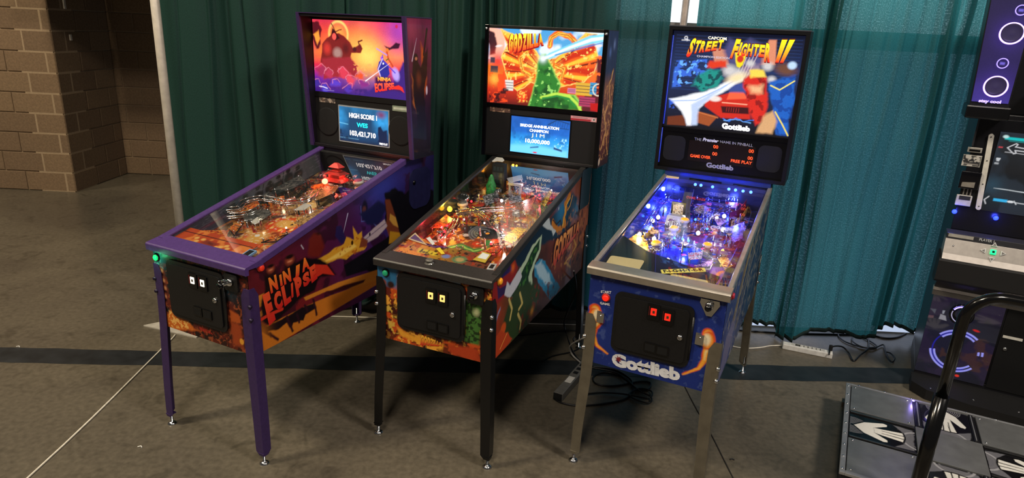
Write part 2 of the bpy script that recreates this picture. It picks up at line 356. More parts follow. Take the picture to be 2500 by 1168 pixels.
# window wall behind the drapes: solid part to the left, glazing to the right
WY=4.115
tag(MB().box(-1.75,WY,0,.50,WY+.15,4.2).box(.50,WY,2.9,5.2,WY+.15,4.2).build('wall_window',mat('plaster_wall','6f675c',.9,0,.1,12)),kind='structure')
fr=MB()
for x in (.50,1.60,2.80,4.05,5.15): fr.box(x,WY,.0,x+.05,WY+.12,2.9)
fr.box(.5,WY,1.84,5.2,WY+.1,1.945).box(.5,WY,2.84,5.2,WY+.1,2.9)
fo=fr.build('window_frame',mat('grey_mullion','8f8a88',.5,.3),None); tag(fo,kind='structure')
def lit(name,c,st):
    m=bpy.data.materials.new(name); m.use_nodes=True; nt=m.node_tree; nt.nodes.remove(nt.nodes['Principled BSDF'])
    e=nt.nodes.new('ShaderNodeEmission'); e.inputs[1].default_value=st
    tc=nt.nodes.new('ShaderNodeTexCoord'); n=nt.nodes.new('ShaderNodeTexNoise'); n.inputs['Scale'].default_value=1.3
    nt.links.new(tc.outputs['Object'],n.inputs['Vector']); r=nt.nodes.new('ShaderNodeValToRGB'); c1=s2l(c)
    r.color_ramp.elements[0].color=tuple(x*.85 for x in c1)+(1,); r.color_ramp.elements[1].color=c1+(1,)
    nt.links.new(n.outputs['Fac'],r.inputs[0]); nt.links.new(r.outputs[0],e.inputs[0]); nt.links.new(e.outputs[0],nt.nodes['Material Output'].inputs['Surface']); return m
tag(MB().box(.5,WY+.006,1.94,5.2,WY+.02,2.9).build('window_1',lit('daylight_pane','e9f6ff',WIN_HI)),kind='structure')
tag(MB().box(.5,WY+.006,.012,5.2,WY+.02,1.85).build('window_2',lit('daylight_low_pane','d2e2ff',WIN_LO)),kind='structure')
# ---- drapes
def cloth(name,base,trn,mixf=.45,see=.045):
    m=bpy.data.materials.new(name); m.use_nodes=True; nt=m.node_tree; L=nt.links.new; nt.nodes.remove(nt.nodes['Principled BSDF'])
    tc=nt.nodes.new('ShaderNodeTexCoord'); mp=nt.nodes.new('ShaderNodeMapping'); L(tc.outputs['UV'],mp.inputs[0]); mp.inputs['Scale'].default_value=(230,120,1)
    n=nt.nodes.new('ShaderNodeTexNoise'); n.inputs['Scale'].default_value=1.0; n.inputs['Detail'].default_value=2; L(mp.outputs[0],n.inputs['Vector'])
    n2=nt.nodes.new('ShaderNodeTexNoise'); n2.inputs['Scale'].default_value=1.6; n2.inputs['Detail'].default_value=4; L(tc.outputs['UV'],n2.inputs['Vector'])
    r=nt.nodes.new('ShaderNodeValToRGB'); c=s2l(base); r.color_ramp.elements[0].color=tuple(x*.85 for x in c)+(1,); r.color_ramp.elements[1].color=tuple(x*1.15 for x in c)+(1,)
    r.color_ramp.elements[0].position=.3; r.color_ramp.elements[1].position=.7; L(n.outputs['Fac'],r.inputs[0])
    d=nt.nodes.new('ShaderNodeBsdfDiffuse'); L(r.outputs[0],d.inputs[0])
    r2=nt.nodes.new('ShaderNodeValToRGB'); t=s2l(trn); r2.color_ramp.elements[0].color=tuple(x*.8 for x in t)+(1,); r2.color_ramp.elements[1].color=tuple(min(1,x*1.2) for x in t)+(1,)
    r2.color_ramp.elements[0].position=.35; r2.color_ramp.elements[1].position=.7
    L(n.outputs['Fac'],r2.inputs[0]); tl=nt.nodes.new('ShaderNodeBsdfTranslucent'); L(r2.outputs[0],tl.inputs[0])
    g=nt.nodes.new('ShaderNodeBsdfGlossy'); g.inputs['Roughness'].default_value=.5; g.inputs[0].default_value=(.5,.55,.55,1)
    m1=nt.nodes.new('ShaderNodeMixShader'); m1.inputs[0].default_value=mixf; L(d.outputs[0],m1.inputs[1]); L(tl.outputs[0],m1.inputs[2])
    m2=nt.nodes.new('ShaderNodeMixShader'); m2.inputs[0].default_value=.03; L(m1.outputs[0],m2.inputs[1]); L(g.outputs[0],m2.inputs[2])
    tr=nt.nodes.new('ShaderNodeBsdfTransparent'); tr.inputs[0].default_value=(.75,.95,1,1); m3=nt.nodes.new('ShaderNodeMixShader')
    mr=nt.nodes.new('ShaderNodeMapRange'); mr.inputs['From Min'].default_value=.5; mr.inputs['From Max'].default_value=.8; mr.inputs['To Min'].default_value=see*.5; mr.inputs['To Max'].default_value=see*3.2
    L(n.outputs['Fac'],mr.inputs[0]); L(mr.outputs[0],m3.inputs[0]); L(m2.outputs[0],m3.inputs[1]); L(tr.outputs[0],m3.inputs[2])
    bp=nt.nodes.new('ShaderNodeBump'); bp.inputs['Strength'].default_value=.08; bp.inputs['Distance'].default_value=.002; L(n.outputs['Fac'],bp.inputs['Height']); L(bp.outputs[0],d.inputs['Normal'])
    L(m3.outputs[0],nt.nodes['Material Output'].inputs['Surface']); return m
GREEN=cloth('dark_green_cloth','26453e','24504a',.3,.008); TEAL=cloth('teal_cloth','235250','40908f',.48,.035); MIDT=cloth('grey_teal_cloth','2a4c48','2c6466',.42,.02); HEMM=mat('dark_hem','0c2422',.9)
def drape(name,x0,x1,y,seed,folds,ma,z0=.075,z1=3.0,amp=.035,label='',hem=None,tight=(),nc=6,open_left=0):
    """one hanging panel; folds = number of soft folds; tight = (x, half width, depth) of gathered creases"""
    rr=random.Random(seed); ph=[rr.uniform(0,6.28) for _ in range(9)]; Wd=x1-x0
    nx=max(60,int(Wd*230)); nz=36; V=[];UV=[]
    CR=[(x0+Wd*(c+rr.uniform(.2,.8))/nc,rr.uniform(.007,.016),rr.choice((1,1,-1))*rr.uniform(.010,.02),rr.uniform(-.02,.02)) for c in range(nc)]
    def yoff(x,t,z):
        u=x-x0
        w1=u/Wd*folds*2*math.pi+ph[0]+.9*math.sin(u*3.1+ph[1])+.35*math.sin(z*1.7+ph[2])*(1+.6*math.sin(u*5+ph[3]))
        s=math.sin(w1)
        v=amp*(.8*s+.22*math.sin(w1*2.13+ph[4]+.5*math.sin(z*2.3+ph[5])))
        v*=.8+.3*(1-z/z1)
        for cx,cw,cd,cs in CR: v+=cd*math.exp(-((x-cx-cs*(z-1)-.008*math.sin(z*3+cx*40))/cw)**2)
        for cx,hw,dp in tight:
            k=math.exp(-((x-cx-.02*math.sin(z*2))/hw)**2); v+=dp*k*math.sin((x-cx)/hw*5.5)
        return v
    hz=lambda x:z0+.020*math.sin((x-x0)*9.1+ph[7])+.012*math.sin((x-x0)*17+ph[8])
    if hem: 
        hx=[a for a,_ in hem]; hv=[b for _,b in hem]; hz=lambda x:float(np.interp(x,hx,hv))
    for j in range(nz+1):
        t=(j/nz)
        for i in range(nx+1):
            x=x0+Wd*i/nx; zb=hz(x); z=zb+(z1-zb)*t**1.15
            dx=.012*math.sin(z*2.2+x*6+ph[3])+(open_left[0]*max(0,1-i/nx*4)*min(1,max(0,(z-open_left[1])/.2)) if open_left else 0)
            V.append((x+dx,y+yoff(x,t,z),z)); UV.append((x*1.0,z))
    def mk(nm,j0,j1,dy,m):
        me=bpy.data.meshes.new(nm); vv=V[j0*(nx+1):(j1+1)*(nx+1)]; F=[(j*(nx+1)+i,j*(nx+1)+i+1,(j+1)*(nx+1)+i+1,(j+1)*(nx+1)+i) for j in range(j1-j0) for i in range(nx)]
        me.from_pydata([(a,b+dy,c) for a,b,c in vv],[],F); me.polygons.foreach_set('use_smooth',[True]*len(F)); uv=me.uv_layers.new(name='uv'); o0=j0*(nx+1)
        idx=np.empty(len(me.loops),np.int32); me.loops.foreach_get('vertex_index',idx); uv.data.foreach_set('uv',np.array(UV,np.float32)[idx+o0].ravel())
        me.materials.append(m); o=bpy.data.objects.new(nm,me); COL.objects.link(o); return o
    o=mk(name,0,nz,0,ma); tag(o,label,'curtain','pipe and drape curtains')
    # hem: a narrow double band along the bottom
    hb=MB(); 
    for i in range(nx+1):
        p=V[i]
        hb.v+= [(p[0],p[1]-.004,p[2]-.004),(p[0],p[1]-.004,p[2]+.022),(p[0],p[1]+.004,p[2]+.022),(p[0],p[1]+.004,p[2]-.004)]
    for i in range(nx):
        for k in range(4): a=i*4+k;b=i*4+(k+1)%4; hb.f.append([a,b,b+4,a+4]); hb.sm.append(True)
    h=hb.build('hem',HEMM,o,label='dark stitched bottom hem'); return o
drape('curtain',-2.12,-1.04,4.02,11,3,GREEN,label='dark green curtain beside the white upright pole, leftmost panel',amp=.035,nc=7)
drape('curtain',-1.08,-.40,4.05,12,3,GREEN,label='dark green curtain behind the purple pinball machine backbox',amp=.03,nc=6)
drape('curtain',-.44,.20,4.015,13,5,GREEN,label='dark green tightly pleated curtain between the first two backboxes',amp=.025,tight=((-.33,.06,.02),(-.18,.05,.02)),nc=7)
drape('curtain',.16,.862,4.05,14,3,MIDT,label='teal curtain between the middle machine and the gap with the grey pole',amp=.022,hem=[(.1,.085),(.5,.10),(.9,.09)],nc=8)
drape('curtain',.84,1.80,3.995,15,3,TEAL,label='teal curtain right of the gap, behind the blue machine',amp=.022,open_left=(.175,1.15),hem=[(.9,.075),(1.55,.05),(1.62,.088),(1.76,.09),(1.79,.03)],tight=((1.66,.05,.03),(1.79,.03,.05)),nc=9)
drape('curtain',1.745,2.455,3.93,16,3,TEAL,label='bright teal curtain left of the dance game cabinet',amp=.022,hem=[(1.74,.02),(1.86,.0185),(1.92,.05),(2.08,.09),(2.17,.075),(2.28,.045),(2.36,.05),(2.44,.11)],tight=((1.79,.04,.05),(2.40,.05,.03)),nc=8)
drape('curtain',2.435,3.6,4.03,17,6,TEAL,label='dark teal gathered curtain partly hidden by the dance game cabinet',amp=.03,tight=((2.56,.06,.035),(2.70,.07,.03)),nc=10,open_left=(.03,1.86))
# ---- uprights of the drape frame
ALU=mat('pole_aluminium','c4bcae',.5,.15,.1,30); ALUD=mat('pole_worn','8d8078',.5,.2,.2,25)
def pole(loc,label,ma,rz,r=.024):
    e=empty('drape_pole',loc,rz,label,'pole','drape frame uprights')
    MB().tube([(0,0,.012),(0,0,3.0)],r,16).build('tube',ma,e)
    MB().tube([(0,0,2.4),(0,0,3.05)],r*.86,16).build('inner_tube',ma,e)
    MB().tube([(0,0,.43),(0,0,.46)],r*1.02,16).build('collar',mat('pole_slot','222222',.6),e)
    MB().prism([(-.24,-.13,0),(.17,-.16,0),(.17,.05,0),(-.10,.05,0)],[(-.24,-.13,.007),(.17,-.16,.007),(.17,.05,.007),(-.10,.05,.007)]).build('base_plate',mat('grey_base_plate','c4beb2',.5,.1,.15,12),e,bevel=.001)
    return e
pole((-2.0,3.77,0),'white aluminium upright pole at the curtain left end on a grey floor plate',ALU,math.radians(-14))
pole((.948,4.085,0),'grey brown upright pole in the gap between two teal curtains',ALUD,0,.021)
xb=MB().tube([(-1.9,4.03,3.03),(4.2,4.03,3.03)],.019,10).build('drape_crossbar',ALUD); tag(xb,'horizontal crossbar carrying the curtains above the frame','crossbar')
# ---- white line and cords on the floor
WL=mat('white_line','e4ddcc',.6)
def cord(name,pts,r,ma,label,cat='cable',group=None,n=6):
    o=MB().tube(smooth_path(pts,n),r,7).build(name,ma); return tag(o,label,cat,group)
cord('white_cord',[(-1.953-.045*1.3,2.268-1.15*1.3,.0045),(-1.953,2.268,.0045),(-1.999,3.4,.0045),(-2.014,3.60,.0045)],.0042,WL,'straight white cord running along the floor to the pole base','cord')
cord('white_cord',[(-1.6,3.945,.0045),(-1.243,3.959,.0045),(-.868,3.975,.0045),(.1,3.995,.0045),(.62,4.02,.0045)],.0042,WL,'thin white cord along the floor under the curtain hems','cord')
CB=mat('black_cable','0c0c0d',.45); CW=mat('grey_cable','a9a59c',.5)
def fp(P,z=.005): return [(a,b,z) for a,b in P]
LOOPS=[[(0.285,3.106),(0.262,3.075),(0.309,3.027),(0.404,3.012),(0.537,3.047),(0.655,3.110),(0.705,3.220),(0.676,3.329),(0.578,3.381),(0.501,3.327),(0.504,3.246),(0.605,3.233),(0.751,3.291),(0.814,3.283),(0.782,3.205),(0.704,3.211),(0.708,3.309),(0.630,3.419),(0.501,3.441)],
       [(0.478,3.419),(0.624,3.371),(0.681,3.284),(0.732,3.179),(0.784,3.121),(0.768,3.059),(0.714,3.074),(0.669,3.132),(0.736,3.201),(0.799,3.177),(0.768,3.108),(0.637,3.137),(0.526,3.140),(0.436,3.119)]]
cord('power_cable',fp(LOOPS[0],.006),.0052,CB,'black cable looping loosely on the floor under the blue machine, nearer coil',group='loose cables under the blue machine')
cord('power_cable',fp(LOOPS[1],.014),.0048,CB,'black cable looping on the floor under the blue machine, tangled over the first coil',group='loose cables under the blue machine')
cord('power_cable',[(0.345,3.373,0.62),(0.392,3.623,0.4),(0.355,3.722,0.2),(0.372,3.951,0.01),(0.405,3.600,0.008),(0.455,3.461,0.008)],.005,CB,'black mains cable hanging from the rear of the middle machine')
cord('power_cable',fp([(-0.038,3.878),(0.060,3.816),(0.160,3.839),(0.281,3.888),(0.451,3.918),(0.446,3.857),(0.418,3.767),(0.484,3.645)],.006),.0045,CB,'black cable lying on the floor behind the middle machine')
cord('power_cable',fp([(0.208,3.477),(0.279,3.551),(0.394,3.615),(0.463,3.687)],.006),.0045,CB,'short black cable end on the floor behind the middle machine')
cord('power_cable',[(0.433,3.414,0.2),(0.372,3.508,0.1),(0.395,3.545,0.02),(0.453,3.448,0.01)],.005,CW,'grey cable curving down to the metal power strip')
cord('power_cable',fp([(1.551,4.043),(1.811,4.033),(1.978,4.038),(2.233,4.053),(2.433,4.068),(2.523,4.028),(2.617,4.050),(2.719,4.124)],.006),.006,CB,'black cable along the floor under the teal curtain hem')
cord('power_cable',fp([(2.233,4.078),(2.209,4.013),(2.219,3.936),(2.282,3.872),(2.332,3.866),(2.400,3.896),(2.378,4.013),(2.341,4.071)],.007),.0045,CB,'black cable crossing the floor left of the dance cabinet',group='cables by the window')
cord('power_cable',fp([(2.316,4.043),(2.268,3.953),(2.282,3.872),(2.351,3.851),(2.449,3.913),(2.418,3.829),(2.379,3.716),(2.382,3.674),(2.426,3.731),(2.433,3.797),(2.406,3.806)],.011),.0045,CB,'black cable with a small loop nearest the dance cabinet',group='cables by the window')
cord('power_cable',[(1.991,3.686,0.035),(2.031,3.750,0.055),(2.119,3.794,0.04),(2.158,3.773,0.01),(2.139,3.667,0.008),(2.220,3.750,0.008),(2.320,3.849,0.014),(2.406,4.016,0.006)],.005,CB,'black plug lead rising from the white power strip')
MB().box(-.010,-.008,0,.010,.008,.04).build('power_plug',RUBBER,None,((2.019,3.734)+(.036,)),bevel=.004); tag(bpy.data.objects['power_plug'],'black mains plug standing in the white power strip','plug')
cord('power_cable',fp([(1.414,3.807),(1.464,3.783),(1.535,3.779),(1.615,3.799),(1.683,3.828),(1.761,3.842)],.006),.004,WL,'thin white cable leading to the white power strip')
# white power strip
a=Vector((1.749,3.801)+(0,)); b=Vector((2.017,3.691)+(0,)); L_=(b-a).length; ang=math.atan2((b-a).y,(b-a).x)
ps=empty('power_strip',a,ang,'long white power strip on the floor below the teal curtain','power strip')
MB().box(0,-.0,0.0,L_,.05,.036).build('housing',WHITE,ps,bevel=.005)
for k in range(8): MB().box(.05+k*(L_-.1)/8,.012,.0355,.078+k*(L_-.1)/8,.038,.0375).build('socket',mat('socket_dark' if k in(1,) else 'socket_white','55524c' if k in (1,) else 'c9c6bc',.5),ps)
a=Vector((0.304,3.051)+(0,)); b=Vector((0.509,3.467)+(0,)); L_=(b-a).length; ang=math.atan2((b-a).y,(b-a).x)
ps=empty('power_strip',a,ang,'grey metal power strip on the floor behind the blue machine front leg','power strip')
MB().box(0,-.0,0.0,L_,.052,.044).build('housing',mat('grey_metal_case','85837e',.4,.4,.1,30),ps,bevel=.003)
MB().box(-.004,.002,.002,.0,.05,.042).build('end_cap',RUBBER,ps)
MB().box(.13,.008,.0435,.2,.044,.045).build('label_sticker',WHITE,ps)
for k in range(6): MB().box(.24+k*.05,.014,.0435,.268+k*.05,.04,.0455).build('socket',RUBBER,ps)
# small bits of litter
for k,(x,y,t) in enumerate((((-2.807,3.363)+('pale',)),((1.059,2.615)+('dark',)),((-1.632,2.503)+('pale',)))):
    MB().tube([(0,0,.003),(.012,.006,.004),(.02,-.002,.003)],.0028,5).build('litter',WHITE if t=='pale' else CB,None,(x,y,0)); 
    o=[q for q in bpy.data.objects if q.name.startswith('litter')][-1]; tag(o,['pale scrap of paper at the dark floor band, far left','tiny dark scrap on the floor joint right of the chrome leg','tiny pale scrap on the bare floor at lower left'][k],'litter')

# ================================================================== PINBALL MACHINES
FIT=[{'X': -1.304, 'Y': 2.569, 'yaw': -0.455, 'W': 0.5694, 'L': 1.3383, 'zb': 0.5192, 'zbr': 0.52, 'zf': 0.916, 'zr': 1.1892, 'ex': 0.0231, 'ey': -0.0027, 'H': 1.8945, 'oh': 0.0094, 'bw': 0.6878, 'by': 1.0525, 'bd': 0.1656, 'bb': 1.1929, 'bdt': 0.2299}, {'X': -0.3265, 'Y': 2.5942, 'yaw': -0.3991, 'W': 0.5564, 'L': 1.2947, 'zb': 0.5077, 'zbr': 0.5445, 'zf': 0.8921, 'zr': 1.1589, 'ex': 0.0174, 'ey': -0.0054, 'H': 1.8809, 'oh': 0.0027, 'bw': 0.6977, 'by': 1.1499, 'bd': 0.2002, 'bb': 1.1619, 'bdt': 0.234}, {'X': 0.5819, 'Y': 2.442, 'yaw': -0.4509, 'W': 0.5505, 'L': 1.2667, 'zb': 0.5103, 'zbr': 0.52, 'zf': 0.9502, 'zr': 1.1385, 'ex': 0.0136, 'ey': 0.0157, 'H': 1.9154, 'oh': 0.0069, 'bw': 0.6802, 'by': 1.1313, 'bd': 0.2095, 'bb': 1.1613, 'bdt': 0.2151}]
class Machine: pass
def shell(k,label,cols,sideart,frontart,backart,legmat,railmat,lockmat,trim):
    d=dict(FIT[k]); m=Machine(); m.d=d; W,L,zb,zbr,zf,zr,by=(d[q] for q in('W','L','zb','zbr','zf','zr','by')); m.k=k
    g=(.013,.015,.0,.0)
    root=empty('pinball_machine',(d['X'],d['Y'],0),d['yaw'],label,'pinball machine','pinball machines in a row'); m.root=root
    top=lambda y: zf-.016+(zr-zf)*min(1,max(0,y/by)) ; bot=lambda y: zb+(zbr-zb)*y/L
    m.top=top; m.bot=bot; th=.018; h=W/2
    bodym=mat('cabinet_%d'%k,cols['body'],.5,0,.1,30)
    def side(sx):
        pr=[(0,bot(0)),(L,bot(L)),(L,top(by)),(by,top(by)),(0,top(0))]
        x0=sx*h; x1=sx*(h-th); return MB().prism([(x0,a,b) for a,b in pr],[(x1,a,b) for a,b in pr])
    side(1).build('side_panel',bodym,root); side(-1).build('side_panel',bodym,root)
    MB().box(-h+th,0,bot(0),h-th,th,top(0)).build('front_panel',bodym,root)
    MB().box(-h+th,L-th,bot(L),h-th,L,top(by)).build('back_panel',bodym,root)
    MB().prism([(-h+th,th,bot(0)+.01),(h-th,th,bot(0)+.01),(h-th,L-th,bot(L)+.01),(-h+th,L-th,bot(L)+.01)],[(-h+th,th,bot(0)+.024),(h-th,th,bot(0)+.024),(h-th,L-th,bot(L)+.024),(-h+th,L-th,bot(L)+.024)]).build('bottom_panel',mat('plywood_dark','4a3d2e',.8),root)
    # planes -> local 3d
    m.S=lambda a,b,o:(np.zeros_like(a)+h+.0012+o,a,b); m.F=lambda a,b,o:(a,np.zeros_like(a)-.0012-o,b)
    yb=by+(.03,.012,.012)[k]; m.yb=yb
    m.B=lambda a,b,o:(a,np.zeros_like(a)+yb-o,b); bw=d['bw']; m.Rr=lambda a,b,o:(np.zeros_like(a)+bw/2+.0012+o,a,b)
    ga=.008
    zg=lambda y:zf-ga+(zr-zf)*y/by; zp=lambda y:(zf-.085)+((zr-.13)-(zf-.085))*y/by; m.zg=zg; m.zp=zp
    m.G=lambda a,b,o:(a,b,zg(b)+o); m.P=lambda a,b,o:(a,b,zp(b)+o)
    art('side_art',root,0,L,bot,top,int(L*330),170,m.S,sideart,PAINT)
    art('front_art',root,-h,h,bot(0),top(0),210,150,m.F,frontart,PAINT)
    # rails along the glass, lockdown bar, glass
    oh=d['oh']+.002; ri=(.022,.021,.010)[k]
    def rail(sx):
        A=[];B=[]
        prof=[(sx*(h+oh),-.022),(sx*(h+oh),.004),(sx*(h+oh-.003),.007),(sx*(h-ri),.007),(sx*(h-ri-.003),.003),(sx*(h-ri-.003),-.004),(sx*(h+.0015),-.004),(sx*(h+.0015),-.022)]
        zt=lambda y:zf+(zr-zf)*y/by-.007
        return MB().prism([(x,.035,zt(.035)+z) for x,z in prof],[(x,by+.01,zt(by+.01)+z) for x,z in prof])
    rail(1).build('side_rail',railmat,root,bevel=.001); rail(-1).build('side_rail',railmat,root,bevel=.001)
    lk=MB(); hh=h+oh+.002; sl=(zr-zf)/by
    le=(.072,.072,.044)[k]
    prof=[(-.022,-.034),(-.024,-.006),(-.018,0),(.0,.003+0*sl),(le-.004,.004+(le-.004)*sl*.6),(le,.0+le*sl*.6),(le,-.012),(-.004,-.012),(-.004,-.034)]
    prof=[(y,zf+z-.002) for y,z in prof]
    lk.prism([(-hh,y,z) for y,z in prof],[(hh,y,z) for y,z in prof]); lk.build('lockdown_bar',lockmat,root,bevel=.0025)
    ys=le-.006
    gl=MB().prism([(-h+ri,ys,zg(ys)),(h-ri,ys,zg(ys)),(h-ri,by,zg(by)),(-h+ri,by,zg(by))],[(-h+ri,ys,zg(ys)+.0006),(h-ri,ys,zg(ys)+.0006),(h-ri,by,zg(by)+.0006),(-h+ri,by,zg(by)+.0006)])
    gl.build('playfield_glass',GLASS,root)
    # playfield board and inner blades
    ht=h-th
    MB().prism([(-ht,.02,zp(.02)-.015),(ht,.02,zp(.02)-.015),(ht,by+.08,zp(by+.08)-.015),(-ht,by+.08,zp(by+.08)-.015)],[(-ht,.02,zp(.02)-.002),(ht,.02,zp(.02)-.002),(ht,by+.08,zp(by+.08)-.002),(-ht,by+.08,zp(by+.08)-.002)]).build('playfield_board',mat('maple_board','a8865a',.4),root)
    m.h=h; m.ht=ht; m.Bl=lambda a,b,o:(np.zeros_like(a)-ht+.001+o,a,zp(a)+b*(zg(a)-.006-zp(a))); m.Br=lambda a,b,o:(np.zeros_like(a)+ht-.001-o,a,zp(a)+b*(zg(a)-.006-zp(a)))
    # rear cover of the well, under the backbox
    MB().box(-ht,by-.012,zp(by)-.0,ht,by-.002,zr-.012).build('rear_board',BLACK,root)
    MB().box(-h,by+.012,top(by)-.005,h,L,zr+.004).build('cabinet_neck',bodym,root)
    # legs
    for sx in (-1,1):
        for sy in (0,1):
            leg(m,sx,sy,legmat,trim)
    return m
def leg(m,sx,sy,ma,trim):
    d=m.d; W,L=d['W'],d['L']; h=W/2; y0=0 if sy==0 else L; dy=-1 if sy==0 else 1
    zt=(.815,.80,.735)[m.k]; zbend=(.66,.65,.56)[m.k]
    ex,ey=d['ex'],max(.012,d['ey'])
    mb=MB(); st=[(zt,.030,0),(zt-.035,.048,0),(zbend,.05,0),(zbend-.1,.050,.12),(.20,.046,.86),(.062,.044,1.0),(.045,.028,1.02)]
    rings=[]
    for z,w,f in st:
        cx=sx*(h+.0055+ex*f); cy=y0+dy*(.0055+ey*f); t=.0035
        rings.append([(cx,cy+(-dy)*w,z),(cx,cy,z),(cx-sx*w,cy,z),(cx-sx*w,cy-dy*t,z),(cx-sx*t,cy-dy*t,z),(cx-sx*t,cy-dy*w,z)])
    n=6
    for i in range(len(rings)-1):
        mb.add(rings[i]+rings[i+1],[(j,(j+1)%n,n+(j+1)%n,n+j) for j in range(n)])
    mb.add(rings[0],[(0,1,4,5),(1,2,3,4)]).add(rings[-1],[(5,4,1,0),(4,3,2,1)])
    o=mb.build('leg',ma,m.root,bevel=.0015)
    cx=sx*(h+.0055+ex*1.0-.014); cy=y0+dy*(.0055+ey*1.0-.014)
    f=MB().lathe([(.021,0),(.021,.004),(.012,.011),(.006,.013),(.0055,.1),(.0,.1)],18,Matrix.Translation((cx,cy,0)))
    f.lathe([(.011,.045),(.011,.052),(.0,.052)],6,Matrix.Translation((cx,cy,0)),False)
    f.build('foot_leveller',CHROME,o)
    MB().prism([(cx-.016,cy-.016,.055),(cx+.016,cy-.016,.055),(cx+.016,cy+.016,.055),(cx-.016,cy+.016,.055)],[(cx-.016,cy-.016,.059),(cx+.016,cy-.016,.059),(cx+.016,cy+.016,.059),(cx-.016,cy+.016,.059)]).build('foot_bracket',ma,o)
    bz=((.742,.683),(.726,.669),(.625,.572))[m.k]
    for z in bz:
        px=sx*(h+.0055); py=y0+dy*.0055
        M=axis((px-sx*.004,py-dy*.004,z),(sx,dy,0))
        MB().lathe([(.0085,-.004),(.0095,.004),(.008,.010),(.004,.0135),(0,.0145)],14,M).build('leg_bolt',trim,o)
def coin_door(m,x0,z0,x1,z1,slots,ret,lock,litcol,framem=None):
    fm=mat('coin_door_black','111113',.38,0,.15,120,.15); root=m.root
    def plate(a,b,c,d_,r,y0,y1,nm,ma,bev=.0015,par=root,hole=None):
        P=rrect(a,b,c,d_,r)
        return MB().prism([(x,y0,z) for x,z in P],[(x,y1,z) for x,z in P]).build(nm,ma,par,bevel=bev)
    plate(x0,z0,x1,z1,.03,-.001,-.010,'coin_door_frame',fm,.003)
    dr=plate(x0+.018,z0+.018,x1-.018,z1-.018,.018,-.010,-.016,'coin_door',fm,.002)
    for (cx,cz) in slots:
        plate(cx-.026,cz-.036,cx+.026,cz+.030,.003,-.016,-.021,'coin_slot',BLACKG,.001,dr)
        plate(cx-.011,cz-.016,cx+.013,cz+.014,.002,-.021,-.0225,'price_button',litcol,.0005,dr)
        plate(cx-.003,cz-.007,cx+.006,cz+.004,.001,-.0225,-.0232,'price_print',mat('price_print','3a3520',.6),0,dr)
        MB().box(cx-.018,-.0235,cz-.018,cx-.0155,-.021,cz+.02).build('slit',mat('slit_red','5a1010',.4,emit=.15),dr)
    for (cx,cz) in ret:
        P=rrect(cx-.026,cz-.021,cx+.026,cz+.021,.003); Q=rrect(cx-.020,cz-.015,cx+.020,cz+.015,.002)
        MB().prism([(x,-.016,z) for x,z in P],[(x,-.020,z) for x,z in P]).build('coin_return',BLACKG,dr,bevel=.001)
        MB().prism([(x,-.0200,z) for x,z in Q],[(x,-.0206,z) for x,z in Q]).build('return_flap',mat('flap_dark','050506',.6),dr)
    M=axis((lock[0],-.016,lock[1]),(0,-1,0)); MB().lathe([(.0115,0),(.0115,.004),(.009,.008),(.004,.0085),(.003,.007),(0,.007)],18,M).build('door_lock',CHROME,dr)
    MB().tube([(x1-.001,-.008,z0+.04),(x1-.001,-.008,z1-.04)],.005,8).build('hinge',fm,dr)
def button(m,p,dirv,r,ma,rim,name='button',label=None,h=.01):
    M=axis(p,dirv); o=MB().lathe([(r*1.45,0),(r*1.45,.003),(r*1.2,.006),(r*1.05,.006)],22,M).build(name,rim,m.root,label=label)
    MB().lathe([(r,.003),(r,h),(r*.8,h+.003),(0,h+.0035)],22,M).build('cap',ma,o); return o
def plunger(m,x,z,plate,rodlen=.02):
    if plate: MB().prism([(a,-.002,b) for a,b in rrect(x-.035,z-.04,x+.04,z+.035,.008)],[(a,-.012,b) for a,b in rrect(x-.035,z-.04,x+.04,z+.035,.008)]).build('shooter_housing',plate,m.root,bevel=.003)
    M=axis((x,-.012 if plate else -.002,z),(0,-1,0))
    pl=MB().lathe([(.017,0),(.017,.008),(.010,.014),(.006,.014),(.006,rodlen+.012),(0,rodlen+.012)],16,M).build('plunger_rod',CHROME,m.root)
    MB().lathe([(.006,rodlen+.01),(.012,rodlen+.013),(.0135,rodlen+.02),(.011,rodlen+.028),(0,rodlen+.03)],18,M).build('plunger_knob',BLACKG,pl)
